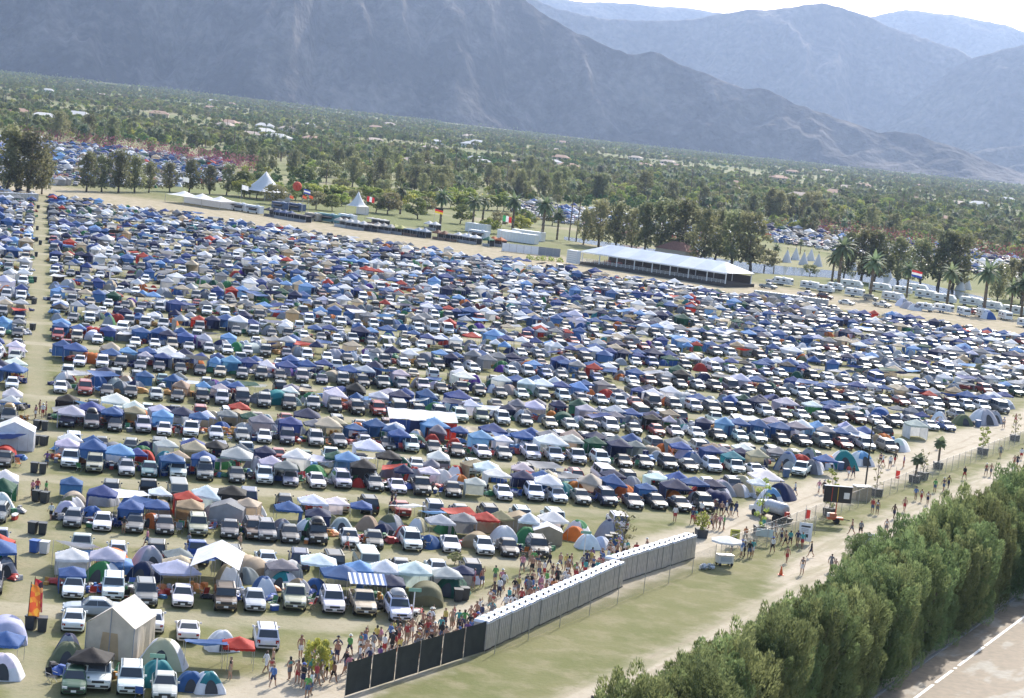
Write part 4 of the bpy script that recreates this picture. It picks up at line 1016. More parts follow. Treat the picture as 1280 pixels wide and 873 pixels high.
reg('dusty_tree', [make_tree(s, 7.5, 3.8, 2.0, 26, 40, .42) for s in (41, 42)], 'drygreen')
reg('cypress_tree', [make_tree(s, 10, 1.9, .6, 30, 40, .34, 'column') for s in (51, 52)], 'oak')
reg('date_palm', [palm(s, 8.5) for s in (61, 62, 63)], 'frond', 'palmtrunk')
reg('fan_palm', [fan_palm(s, 17) for s in (71, 72)], 'frond', 'palmtrunk')
def put_tree(kind, x, y, h, label, cat='tree', group=None, wide=1.0, z=0.0):
    v, j = TREES[kind]; i = random.randrange(len(v)); nominal = {'eucalyptus_tree': 16.5, 'round_tree': 8.3, 'citrus_tree': 5.2, 'yellow_green_tree': 6.2, 'dusty_tree': 7.8, 'cypress_tree': 10, 'date_palm': 10.5, 'fan_palm': 18}[kind]
    s = h / nominal; r = empty(kind, (x, y, z), random.uniform(0, 6.28), label, cat, group); r.scale = (s * wide, s * wide, s)
    link('trunk', v[i][0], r); link('crown', v[i][1], r); return r
def tree_px(kind, px, base, top, label, group=None, wide=1.0, cat='tree'):
    p = U(px, base); zc = (p - Vector((0, 0, H))).dot(fw); h = (base - top) * zc / F * 1.03
    return put_tree(kind, p.x, p.y, h, label, cat, group, wide)
g = 'eucalyptus trees behind the camp'
for i, (px, b_, tp, wd) in enumerate([(8, 243, 160, 1.0), (34, 246, 166, 1.25), (52, 243, 190, .9), (108, 240, 192, 1.1), (127, 240, 196, 1.1), (148, 241, 190, 1.1), (168, 241, 196, 1.1), (186, 241, 203, 1.0), (212, 240, 205, 1.1), (236, 241, 200, 1.1), (262, 243, 208, 1.1), (283, 244, 206, 1.0)]):
    tree_px('eucalyptus_tree', px, b_, tp, f'olive eucalyptus before the second camp, {nth(i + 1)} along from the grey toilets', g, wd)
for i, (px, b_, tp, wd) in enumerate([(729, 306, 262, .9), (748, 309, 252, 1.1), (769, 312, 255, 1.0), (789, 312, 262, 1.0), (806, 316, 255, 1.0), (824, 318, 252, 1.15), (848, 321, 252, 1.2), (874, 330, 262, 1.1), (893, 328, 264, 1.0), (914, 334, 266, 1.15), (938, 338, 268, 1.1)]):
    tree_px('eucalyptus_tree', px, b_, tp, f'tall eucalyptus behind the white pavilion, {nth(i + 1)} along from its sign end', g, wd)
for i, (px, b_, tp, wd) in enumerate([(1054, 350, 292, .8), (1076, 352, 288, 1.1), (1092, 354, 292, 1.0), (1122, 357, 298, 1.1), (1150, 358, 300, 1.1), (1172, 360, 290, 1.2), (1190, 362, 293, 1.2), (1246, 379, 330, .9), (1262, 375, 325, .9), (1276, 380, 325, 1.0)]):
    tree_px('eucalyptus_tree', px, b_, tp, f'dark eucalyptus between the lake and the motorhomes, {nth(i + 1)} along from the tipis', g, wd)
g = 'date palms along the back of the camp'
for i, (px, b_, tp) in enumerate([(590, 289, 245), (550, 283, 238), (640, 292, 243), (677, 302, 246), (602, 286, 243), (500, 268, 232), (696, 300, 262)]):
    tree_px('date_palm', px, b_, tp, f'date palm behind the vendor stalls, {["with a full crown between flag poles", "beside the flags", "with arching fronds", "by the white fenced yard", "half hidden by its neighbour", "farthest along the stalls", "smallest near the fan palms"][i]}', g)
for i, (px, b_, tp) in enumerate([(1039, 358, 314), (1047, 362, 298), (1087, 374, 318), (1133, 372, 330), (1183, 384, 331), (1229, 394, 328), (1262, 396, 352), (1276, 398, 345), (968, 330, 305), (1000, 318, 300)]):
    tree_px('date_palm', px, b_, tp, f'date palm standing among the motorhomes by the lake, {nth(i + 1)} along from the tipis', g)
for i, (px, b_, tp) in enumerate([(711, 300, 241), (720, 302, 243), (568, 226, 184), (573, 224, 190)]):
    tree_px('fan_palm', px, b_, tp, ['slim tall fan palm left of the pavilion', 'slim tall fan palm nearest the pavilion trees', 'lone tall fan palm out in the valley', 'shorter fan palm out in the valley'][i], 'fan palms')
for i in range(36):
    px = 303 + i * 9.6 + random.uniform(-2, 2); yy = 233 + (px - 300) * .052
    tree_px('yellow_green_tree', px, yy + 14, yy - 6 + random.uniform(-2, 2), f'yellow-green tree of the clipped row behind the stalls, {nth(i + 1)} from the marquee', 'yellow-green trees in a row', 1.25)
for i, (px, b_, tp, kd) in enumerate([(427, 258, 240, 'yellow_green_tree'), (487, 263, 247, 'round_tree'), (305, 246, 215, 'round_tree'), (325, 243, 216, 'round_tree'), (345, 256, 230, 'dusty_tree'), (690, 282, 262, 'round_tree'), (662, 284, 266, 'dusty_tree'), (610, 292, 272, 'yellow_green_tree'), (650, 290, 270, 'yellow_green_tree'), (955, 338, 310, 'dusty_tree'), (1012, 345, 330, 'dusty_tree'), (408, 228, 200, 'dusty_tree'), (380, 232, 208, 'round_tree'), (445, 222, 200, 'dusty_tree'), (540, 232, 205, 'dusty_tree'), (560, 233, 212, 'round_tree'), (520, 232, 208, 'dusty_tree')]):
    tree_px(kd, px, b_, tp, f'{["yellow-green", "dark rounded", "dark broad", "dense dark", "grey-green", "rounded green", "dusty", "small yellow-green", "low yellow-green", "dusty green", "bushy", "wide dusty", "leafy dark", "pale dusty", "grey dusty", "dark green", "loose dusty"][i]} {"shrubby " if i == 0 else ""}tree {"beside the small white tent" if i in (0, 1) else "behind the marquee" if i in (2, 3, 4, 12, 11) else "among the stalls and palms" if i < 9 else "by the lake shore" if i in (9, 10) else "beyond the clipped yellow-green row"}', None, 1.3)
for i, (px, b_, tp, kd, wh) in enumerate([(395, 262, 238, 'dusty_tree', 'beside the blue banner stall'), (415, 264, 244, 'round_tree', 'behind the teal truck'), (470, 266, 243, 'round_tree', 'left of the lone date palm'), (484, 268, 240, 'dusty_tree', 'under the lone date palm'), (522, 274, 248, 'round_tree', 'before the black, red and gold flag'), (533, 268, 246, 'dusty_tree', 'behind the black, red and gold flag'), (575, 280, 256, 'round_tree', 'between two date palms'), (625, 286, 264, 'dusty_tree', 'behind the white containers'), (655, 284, 262, 'round_tree', 'before the green, white and red flag'), (440, 256, 236, 'dusty_tree', 'behind the small peaked tent'), (360, 252, 232, 'round_tree', 'behind the round balloon'), (508, 262, 240, 'yellow_green_tree', 'in the lawn behind the booths')]):
    tree_px(kd, px, b_, tp, f'{["dusty", "dark", "leafy", "grey", "broad", "pale", "bushy", "loose", "round", "thin", "dense", "bright"][i]} tree {wh}', 'trees behind the stalls', 1.3)
# valley trees: the nearest stand as things, the rest as woods
kinds = list(TREES); woods = []; near_tr = []
src = []; idx = {}
for kd in kinds:
    idx[kd] = len(src); src += TREES[kd][1]
def valley_ok(px, py):
    yb = 232 + (px - 300) * .052
    if px < 300: return py < 172 + px * .138 - 6
    if px < 640: return py < 234 + (px - 300) * .055
    if px < 930: return py < 250 + (px - 640) * .11
    return py < 284 + (px - 930) * .125
rt_ = random.Random(21); tries = 0
fields = []
while tries < 95000:
    tries += 1
    az = radians(rt_.uniform(-16.5, 16.5)); d = sqrt(rt_.uniform(690 ** 2, 5600 ** 2)); 
    if rt_.random() < (.15 if d < 2600 else .5): continue
    x, y = d * sin(az), d * cos(az); z = gz(x, y); q = proj(x, y, z)
    if not (-15 < q[0] < 1295 and q[1] > 60): continue
    if not valley_ok(*q): continue
    n1 = mnoise.noise(Vector((x * .0032, y * .0022, 0))); n2 = mnoise.noise(Vector((x * .012, y * .008, 5))); n3 = mnoise.noise(Vector((x * .0016, y * .0012, 9)))
    if n1 + .6 * n2 < (-.55 if d < 1500 else -.30): continue
    if n3 > .33 and rt_.random() < .7: continue
    if d > 1250 and mnoise.noise(Vector((x * .0011, y * .0052, 31))) > .27 and rt_.random() < .9: continue
    if n2 > .24: kd = 'citrus_tree'
    elif n1 > .15: kd = rt_.choice(['round_tree', 'yellow_green_tree', 'dusty_tree', 'citrus_tree', 'yellow_green_tree'])
    else: kd = rt_.choice(['dusty_tree', 'round_tree', 'yellow_green_tree', 'round_tree' if d > 1300 else 'eucalyptus_tree', 'yellow_green_tree', 'cypress_tree', 'date_palm', 'citrus_tree'])
    if kd == 'eucalyptus_tree' and d > 1300 and rt_.random() < .6: kd = 'dusty_tree'
    if rt_.random() < .02: kd = 'fan_palm'
    s = rt_.uniform(.65, 1.2) * (.95 if d < 1800 else .86)
    if d < 1060: s *= .85; near_tr.append((d, kd, x, y, s))
    else: woods.append((x, y, z, rt_.uniform(0, 6.28), s, idx[kd] + rt_.randrange(len(TREES[kd][0]))))
near_tr.sort()
for i, (d, kd, x, y, s) in enumerate(near_tr[:150]):
    q = proj(x, y); reg_ = 'right of the lake camp' if q[0] > 900 else 'behind the pavilion grove' if q[0] > 640 else 'beyond the stalls' if q[0] > 300 else 'beyond the second camp'
    nm = {'eucalyptus_tree': 16.5, 'round_tree': 8.3, 'citrus_tree': 5.2, 'yellow_green_tree': 6.2, 'dusty_tree': 7.8, 'cypress_tree': 10, 'date_palm': 10.5, 'fan_palm': 18}[kd]
    put_tree(kd, x, y, nm * s, f'{kd.replace("_", " ")} in the valley {reg_}, {nth(i + 1)} nearest', 'tree', 'trees of the near valley')
for t in near_tr[150:]: woods.append((t[2], t[3], 0, rt_.uniform(0, 6.28), t[4], idx[t[1]] + rt_.randrange(len(TREES[t[1]][0]))))
scatter('valley_woods', src, woods, 'far-off mass of trees and orchards filling the valley floor', 'woods')
# maroon hedges
def hedge_strip(name, pts, w, h, label, leaf='bougain', n_per=26, size=.42):
    b = MB(); rg = np.random.default_rng(3)
    for (a, c) in zip(pts[:-1], pts[1:]):
        L = (c - a).length; k = max(2, int(L / 2.0))
        for i in range(k):
            p = a.lerp(c, (i + .5) / k)
            for z in (h * .28, h * .68): leaf_cluster(b, (p.x + rg.uniform(-.5, .5), p.y + rg.uniform(-.5, .5), z * rg.uniform(.9, 1.12)), w * .55, n_per, size, rg)
    o = b.build(name, M[leaf]); return tag(o, label, 'hedge', 'maroon flowering hedges')
hedge_strip('flowering_hedge', [U(*q) for q in [(18, 176), (100, 184), (180, 194), (250, 205), (320, 217)]], 8, 8.5, 'long maroon flowering hedge closing off the distant second camp')
hedge_strip('flowering_hedge', [U(*q) for q in [(1010, 292), (1100, 305), (1180, 318), (1240, 325), (1320, 338)]], 8, 8, 'long maroon flowering hedge beyond the lakeside camp')

# ------------------------------------------------------------------ tall feathery hedge between the walk and the road
def tamarisk(seed, h, rad):
    rg = np.random.default_rng(seed); t = MB(); c = MB()
    for s in range(3):
        a = rg.uniform(0, 6.28); t.tube((.25 * cos(a), .25 * sin(a), 0), (.8 * cos(a), .8 * sin(a), h * .5), .17, .10, 6); t.tube((.8 * cos(a), .8 * sin(a), h * .5), (1.3 * cos(a), 1.3 * sin(a), h * .85), .10, .04, 5)
    vs, fs = [], []
    NP = 46
    for i in range(NP):
        q = (i + .5) / NP; a = i * 2.399 + rg.uniform(-.4, .4)
        if q < .66:
            z = lerp(.5, h * .86, q / .66); r = rad * lerp(.84, .95, z / h) * rg.uniform(.72, 1.06)
        else:
            k = sqrt((q - .66) / .34); r = rad * k * .95; z = h * (.95 - .16 * k ** 2) + rg.uniform(-.7, .6)
        ctr = np.array([r * cos(a), r * sin(a), z - .5]); outd = np.array([cos(a), sin(a), 0]) * (.75 if q < .66 else .55 * sqrt(max(0, (q - .66) / .34)))
        big = rg.uniform(.75, 1.2); ax = outd * .5 + np.array([0, 0, 1.0]) + rg.normal(size=3) * .10; ax /= np.linalg.norm(ax); TL = rg.uniform(1.5, 2.3) * big; TR = rg.uniform(.44, .62) * big
        e1 = np.cross(ax, [.3, .9, .1]); e1 /= np.linalg.norm(e1); e2 = np.cross(ax, e1)
        for j in range(270):
            v = rg.uniform(0, 1) ** .8; th = rg.uniform(0, 6.283); prof = (sin(pi * (.22 + .72 * v))) ** .7; q_ = rg.uniform(.8, 1.0) * TR * prof
            od = e1 * cos(th) + e2 * sin(th); st = ctr + ax * (v * TL - .25 * TL) + od * q_
            d = ax + od * (.42 - .25 * v) + rg.normal(size=3) * .10; d /= np.linalg.norm(d); L = rg.uniform(.16, .34) * big
            s = np.cross(d, od); s /= np.linalg.norm(s) + 1e-9; s = s * .8 + rg.normal(size=3) * .25; wv = .034 * rg.uniform(.7, 1.4)
            e = st + d * L; o = len(vs); mid = st + d * L * .5
            vs += [tuple(st - s * wv * .6), tuple(mid - s * wv * 1.3), tuple(e), tuple(mid + s * wv * 1.3)]; fs.append((o, o + 1, o + 2, o + 3))
    c.add(vs, fs)
    for i in range(26):
        z = lerp(1, h * .86, i / 26); a = i * 2.4; leaf_cluster(c, (rad * .40 * cos(a), rad * .40 * sin(a), z * .96), rad * .40, 14, .5, rg)
    return t, c
TAM = [(t.mesh('trunk', M['trunk'], True), c.mesh('crown', M['hedge'])) for t, c in (tamarisk(100 + i, 8.7, 1.8) for i in range(4))]
rh = random.Random(3); rowsN = ((20.3, 'path side'), (22.2, 'middle'), (23.9, 'road side'))
for n0, sd_ in rowsN:
    t = -88.0; i = 0
    while t < 0.5:
        i += 1; low = t < -31 and n0 < 21; q = NT(n0 + rh.uniform(-.5, .5) + (1.1 if low else 0), t)
        k = rh.randrange(4); s = rh.uniform(.82, 1.10) * (.84 if low else 1.0)
        r = empty('tamarisk_tree', (q.x, q.y, 0), rh.uniform(0, 6.28), f'hedge tamarisk, {sd_} line, {nth(i)} from the near end', 'tree', 'tamarisks of the tall hedge'); r.scale = (s, s, s * rh.uniform(.88, 1.04))
        link('trunk', TAM[k][0], r); link('crown', TAM[k][1], r); t += rh.uniform(2.0, 2.7)
for n0, sd_ in ((21.3, 'path side'), (24.0, 'middle'), (26.6, 'inner'), (29.0, 'road side')):
    t = 4.5 if n0 < 28 else 7.5; i = 0
    while t < 62:
        i += 1; q = NT(n0 + rh.uniform(-.5, .5), t); k = rh.randrange(4); s = rh.uniform(1.0, 1.16)
        r = empty('tamarisk_tree', (q.x, q.y, 0), rh.uniform(0, 6.28), f'tamarisk past the hedge gap, {sd_} line, {nth(i)} from the gap', 'tree', 'tamarisks of the far hedge'); r.scale = (s, s, s)
        link('trunk', TAM[k][0], r); link('crown', TAM[k][1], r); t += rh.uniform(2.5, 3.1)
q = U(1071, 722); r = empty('tamarisk_tree', (q.x, q.y, 0), 1, 'small lone tamarisk bush standing out from the hedge beside a white sign board', 'tree'); r.scale = (.72, .72, .47); link('trunk', TAM[1][0], r); link('crown', TAM[1][1], r)
for i, (px, py) in enumerate([(801, 858), (786, 866)]):
    q = U(px, py); b = MB(); q = NT(15.9 + i * .4, -76 - i * 2.2)
    b.tube((0, 0, 0), (.15, .1, 4.6 - i * .5), .36, .30, 9, 0); b.tube((.15, .1, 4.6 - i * .5), (.155, .1, 4.63 - i * .5), .27, .26, 9, 1)
    o = b.build('tree_stump', [M['trunk'], mat('cut_wood', (.5, .4, .28), .8)], None, True); tag(o, 'pale cut tree stump at the near end of the hedge, ' + ['taller one', 'shorter one'][i], 'stump', 'cut stumps'); at(o, q)

# ------------------------------------------------------------------ portable toilets
def toilet_meshes():
    b = MB(); w_, d_, h = 1.08, 1.12, 2.12; b.box((0, 0, h / 2 + .06), (w_, d_, h), 0, 0, .985)
    for k in (-.36, 0, .36): b.box((k, -d_ / 2 - .006, 1.2), (.20, .03, 1.75), 0)
    b.box((0, 0, .05), (1.14, 1.18, .10), 1)
    body = b.mesh('toilet_body', [M['toilet'], M['trim']])
    r = MB(); n = 6
    r.grid(lambda u, v: ((u - .5) * 1.14, (v - .5) * 1.2, 2.18 + .17 * (1 - (2 * u - 1) ** 4) ** .5 * (1 - .25 * (2 * v - 1) ** 4)), 8, 6)
    r.box((0, 0, 2.15), (1.15, 1.21, .07))
    roof = r.mesh('roof', M['toilet_roof'])
    door = MB().box((0, .575, 1.08), (.72, .03, 1.9)).mesh('door', M['toilet_roof'])
    v = MB().tube((.30, -.25, 2.2), (.30, -.25, 2.52), .075, n=8).mesh('vent_pipe', M['trim'])
    hb_ = MB().box((-.25, .60, 1.05), (.12, .03, .06)).mesh('handle', M['trim'])
    return body, roof, door, v, hb_
TO = toilet_meshes()
def toilet_row(a, c, n, nm, grp, detail=True):
    d = (c - a); L = d.length / n; rz = atan2(d.y, d.x)
    for i in range(n):
        p = a + d * ((i + .5) / n); o = link('portable_toilet', TO[0]); tag(o, f'grey toilet with white roof, {nth(i + 1)} {nm}', 'toilet', grp)
        nrm = Vector((-d.y, d.x, 0)).normalized(); p = p + nrm * (.6 + random.uniform(-.05, .05)); at(o, (p.x, p.y, .02), rz + random.uniform(-.02, .02), (L / 1.15, 1, 1))
        link('roof', TO[1], o)
        if detail: dr = link('door', TO[2], o); link('handle', TO[4], dr); link('vent_pipe', TO[3], o)
S1a, S1b, S2a, S2b = U(606, 815), U(778, 734), U(774, 731), U(869, 698)
nrm = Vector((-(S1b - S1a).y, (S1b - S1a).x, 0)).normalized()
toilet_row(S1a, S1b, 25, 'from the dark screen in the near row', 'toilets of the near row')
toilet_row(S1b + nrm * .9 + (S1b - S1a).normalized() * .3, S2b, 16, 'from the step in the set-back row', 'toilets of the set-back row')
toilet_row(U(941, 374), U(1034, 386), 20, 'from the pavilion in the far row by the motorhomes', 'toilets of the far row', False)
toilet_row(U(-30, 249), U(48, 252), 18, 'toward the aisle in the row behind the side block', 'toilets behind the side block', False)

# ------------------------------------------------------------------ fences
def chain_mat():
    m, nt, p, out = newmat('chain_link_wire'); p.inputs['Base Color'].default_value = (.30, .31, .30, 1); p.inputs['Metallic'].default_value = .3; p.inputs['Roughness'].default_value = .5
    tr = node(nt, 'ShaderNodeBsdfTransparent'); mx = node(nt, 'ShaderNodeMixShader'); tc = node(nt, 'ShaderNodeTexCoord'); sx = node(nt, 'ShaderNodeSeparateXYZ'); nt.links.new(tc.outputs['Object'], sx.inputs[0])
    def M_(op, a, b=None):
        n = node(nt, 'ShaderNodeMath', operation=op)
        for i, x in enumerate((a, b)):
            if x is None: continue
            if isinstance(x, (int, float)): n.inputs[i].default_value = x
            else: nt.links.new(x, n.inputs[i])
        return n.outputs[0]
    w1 = M_('FRACT', M_('MULTIPLY', M_('ADD', sx.outputs[0], sx.outputs[2]), 12.0)); w2 = M_('FRACT', M_('MULTIPLY', M_('SUBTRACT', sx.outputs[0], sx.outputs[2]), 12.0))
    f = M_('MINIMUM', M_('ADD', M_('LESS_THAN', w1, .13), M_('LESS_THAN', w2, .13)), 1.0)
    nt.links.new(f, mx.inputs[0]); nt.links.new(tr.outputs[0], mx.inputs[1]); nt.links.new(p.outputs[0], mx.inputs[2]); nt.links.new(mx.outputs[0], out.inputs[0]); return m
M['chain'] = chain_mat()
def fence(name, a, c, h, step, label, panel, rails=True):
    d = c - a; L = d.length; r = empty(name, (a.x, a.y, 0), atan2(d.y, d.x), label, 'fence'); n = max(1, round(L / step))
    pm = MB().tube((0, 0, 0), (0, 0, h + .08), .028, n=6).mesh('post', M['steel'])
    for i in range(n + 1): o = link('post', pm, r); o.location = (L * i / n, 0, 0)
    MB().quad((0, .03, .06), (L, .03, .06), (L, .03, h), (0, .03, h)).build('mesh_panel', panel, r)
    if rails: MB().tube((0, 0, h), (L, 0, h), .012, n=4).build('top_rail', M['steel'], r)
fence('chain_link_fence', U(900, 700), NT(0.4, 118), 2.0, 3.0, 'long chain-link fence dividing the camp path from the wide walk', M['chain'])
fence('chain_link_fence', S1a + nrm * -.8, U(893, 706) , 1.9, 5.5, 'chain-link fence along the grass side of the toilets', M['chain'], False)
fence('chain_link_fence', U(926, 692), U(1018, 668), 1.9, 3.0, 'short chain-link run behind the yellow sign and planter', M['chain'])
def screen_fence(a, c, label):
    d = c - a; L = d.length; r = empty('screened_fence', (a.x, a.y, 0), atan2(d.y, d.x), label, 'fence'); n = round(L / 2.9)
    pm = MB().tube((0, -.05, 0), (0, -.05, 2.45), .018, n=5).mesh('post', M['steel'])
    for i in range(n + 1): o = link('post', pm, r); o.location = (L * i / n, 0, 0)
    for i in range(n):
        x0, x1 = L * i / n + .04, L * (i + 1) / n - .04
        b = MB(); b.grid(lambda u, v: (lerp(x0, x1, u), .05 * sin(u * pi) * sin(v * pi * .9 + .3), .08 + v * (2.36 - .05 * sin(u * pi))), 8, 6); b.build('screen_panel', M['screen'], r, True)
screen_fence(NT(*[ntof(U(430, 872))[0], ntof(U(430, 872))[1]]), S1a + (S1b - S1a).normalized() * -.15, 'fence covered in dark windscreen mesh at the near end of the toilets')

# ------------------------------------------------------------------ people
def make_person(pose, seed):
    rg = random.Random(seed); J = []; E = []; Rr = []; Z = []
    def j(p, r, par, z):
        J.append(Vector(p)); Rr.append(r); Z.append(z)
        if par is not None: E.append((par, len(J) - 1))
        return len(J) - 1
    sit = pose == 'sit'; hz = .95 if not sit else .32
    pel = j((0, 0, hz), .135, None, 'shorts'); wa = j((0, .01, hz + .17), .125, pel, 'shirt'); ch = j((0, 0, hz + .36), .145, wa, 'shirt'); nb = j((0, .015, hz + .50), .085, ch, 'shirt'); nk = j((0, 0, hz + .57), .052, nb, 'skin'); hd = j((0, -.02, hz + .68), .092, nk, 'head'); tp = j((0, -.01, hz + .77), .078, hd, 'hair')
    sw = .22 if pose.startswith('walk') else .03; sg = 1 if pose.endswith('b') else -1
    for s in (-1, 1):
        hp = j((s * .095, 0, hz - .06), .095, pel, 'shorts')
        if sit:
            kn = j((s * .16, -.42, hz + .02), .068, hp, 'shorts'); an = j((s * .12, -.50, .10), .045, kn, 'skin'); ft = j((s * .13, -.62, .05), .042, an, 'shoe')
        else:
            f = s * sg * sw
            md = j((s * .10, -f * .45, hz - .27), .085, hp, 'shorts'); kn = j((s * .10, -f * .8 - .02, hz - .46), .062, md, 'skin'); cf = j((s * .10, -f * 1.0 + (.05 if f < 0 else 0), hz - .62), .060, kn, 'skin')
            an = j((s * .10, -f * 1.45 + (.06 if f < -.05 else 0), .09 + (.05 if f < -.05 else 0)), .042, cf, 'skin'); ft = j((s * .115, -f * 1.45 - .15, .045 + (.02 if f < -.05 else 0)), .040, an, 'shoe')
        sh = j((s * .175, .01, hz + .465), .062, nb, 'shirt')
        if pose == 'arm' and s > 0: el = (s * .26, -.10, hz + .62); wr = (s * .20, -.16, hz + .84); fd = Vector((0, -.1, 1))
        elif pose == 'carry': el = (s * .25, .02, hz + .20); wr = (s * .16, -.26, hz + .22); fd = Vector((-s * .4, -1, .1))
        elif pose == 'hips': el = (s * .36, .06, hz + .22); wr = (s * .17, -.06, hz + .06); fd = Vector((-s * .6, -.6, -.4))
        else:
            f = -s * sg * sw; el = (s * .25, .03 - f * .3, hz + .21); wr = (s * .255, -.05 - f * .95, hz - .02); fd = Vector((0, -.25, -1))
        e_ = j(el, .043, sh, 'shirt'); w_ = j(wr, .030, e_, 'skin'); fd.normalize(); pm = j(Vector(wr) + fd * .07, .034, w_, 'skin')
        sd_ = Vector((0, 1, 0)) if abs(fd.z) > .6 else Vector((0, 0, 1)); sd_ = (sd_ - fd * sd_.dot(fd)).normalized(); cu = fd.cross(sd_).normalized() * (-s if abs(fd.z) > .6 else 1)
        for k, ln in enumerate((.075, .085, .08, .062)):
            b0 = Vector(wr) + fd * .10 + sd_ * ((k - 1.5) * .022); a = j(b0 + fd * ln * .5, .0095, pm, 'skin'); j(b0 + fd * ln * .85 + cu * .022, .008, a, 'skin')
        a = j(Vector(wr) + fd * .055 + sd_ * -.05, .011, pm, 'skin'); j(Vector(wr) + fd * .095 + sd_ * -.062, .009, a, 'skin')
    me = bpy.data.meshes.new('tmp'); me.from_pydata([tuple(p) for p in J], E, []); o = bpy.data.objects.new('tmp', me); COL.objects.link(o)
    md_ = o.modifiers.new('s', 'SKIN'); 
    if not me.skin_vertices: me.attributes
    sv = me.skin_vertices
    if not len(sv):
        bpy.context.view_layer.objects.active = o; bpy.ops.mesh.customdata_skin_add(); sv = me.skin_vertices
    for i, r_ in enumerate(Rr): sv[0].data[i].radius = (r_, r_ * (.72 if Z[i] in ('shirt', 'shorts') and i < 4 else 1))
    sv[0].data[0].use_root = True; o.modifiers.new('u', 'SUBSURF').levels = 1
    dg = bpy.context.evaluated_depsgraph_get(); dg.update(); ev = bpy.data.meshes.new_from_object(o.evaluated_get(dg)); bpy.data.objects.remove(o)
    V = [v.co.copy() for v in ev.vertices]; N = [v.normal.copy() for v in ev.vertices]; FS = [tuple(p.vertices) for p in ev.polygons]
    segs = [(J[a], J[b_], Z[b_], Z[a]) for a, b_ in E]; zone = []
    for f in FS:
        c = sum((V[i] for i in f), Vector()) / len(f); best = None
        for a, b_, z, za in segs:
            d = b_ - a; t = max(0, min(1, (c - a).dot(d) / max(1e-9, d.length_squared))); q = (c - a - d * t).length
            if best is None or q < best[0]: best = (q, z if t > .25 else za)
        zone.append(best[1])
    bodym = MB(); bodym.add(V, FS); 
    bodym.m = [1 if z == 'shoe' else 0 for z in zone]
    hc = J[hd]
    for s in (-1, 1): bodym.box((s * .034, hc.y - .088, hc.z + .012), (.022, .012, .012), 2)
    bodym.box((0, hc.y - .095, hc.z - .018), (.022, .03, .035), 0); bodym.box((0, hc.y - .086, hc.z - .052), (.045, .012, .010), 2)
    def shell(test, off, extra=None):
        b = MB(); mp = {}
        for f, z in zip(FS, zone):
            c = sum((V[i] for i in f), Vector()) / len(f)
            if test(z, c):
                ids = []
                for i in f:
                    if i not in mp: mp[i] = len(b.v); b.v.append(tuple(V[i] + N[i] * off))
                    ids.append(mp[i])
                b.f.append(tuple(ids)); b.m.append(0)
        return b
    nm = 'person'
    R_ = {'body': bodym.mesh('body', [M['skin'], M['shoe'], M['hair']], True),
          'shirt': shell(lambda z, c: z == 'shirt' and abs(c.x) < .34, .014).mesh('shirt', M['cloth'], True),
          'bikini': shell(lambda z, c: z == 'shirt' and hz + .30 < c.z < hz + .43 and abs(c.x) < .15, .010).mesh('bikini_top', M['cloth'], True),
          'shorts': shell(lambda z, c: z == 'shorts', .016).mesh('shorts', M['cloth'], True),
          'hair': shell(lambda z, c: z in ('hair', 'head') and (c.z > hz + .735 or (c.y > hc.y + .005 and c.z > hz + .62)), .014).mesh('hair', M['hair'], True),
          'long': shell(lambda z, c: z in ('hair', 'head', 'skin') and c.z > hz + .53 and abs(c.x) < .12 and (c.z > hz + .74 or c.y > hc.y - .005), .024).mesh('long_hair', M['hair'], True)}
    return R_
POSES = ['walk_a', 'walk_b', 'stand', 'arm', 'carry', 'hips', 'stand2', 'sit']
PPL = {p: make_person(p, i) for i, p in enumerate(POSES)}
hatm = MB(); hatm.tube((0, -.015, 0), (0, -.015, .10), .105, .085, 12); hatm.tube((0, -.015, -.005), (0, -.015, .012), .17, .165, 14); HATM = hatm.mesh('hat', M['cloth'], True)
SHIRT = {'white': (.78, .78, .78), 'black': (.02, .02, .022), 'grey': (.25, .25, .26), 'red': (.5, .05, .04), 'navy': (.03, .04, .12), 'blue': (.08, .2, .5), 'pink': (.7, .25, .32), 'green': (.12, .42, .08), 'teal': (.05, .4, .4), 'purple': (.2, .08, .3), 'yellow': (.7, .55, .1), 'orange': (.65, .22, .05), 'lavender': (.5, .45, .65)}
SHIRT = {k: tuple(.75 * c + .12 * (sum(v) / 3) + .01 for c in v) for k, v in SHIRT.items()}
SHORT = {'black': (.02, .02, .022), 'khaki': (.33, .27, .18), 'denim': (.08, .12, .22), 'white': (.7, .7, .7), 'navy': (.025, .03, .08), 'red': (.4, .05, .05), 'grey': (.18, .18, .19)}
SW = [(28, 'white'), (14, 'black'), (9, 'grey'), (8, 'red'), (6, 'navy'), (7, 'blue'), (7, 'pink'), (4, 'green'), (5, 'teal'), (3, 'purple'), (3, 'yellow'), (3, 'orange')]
pcount = {}
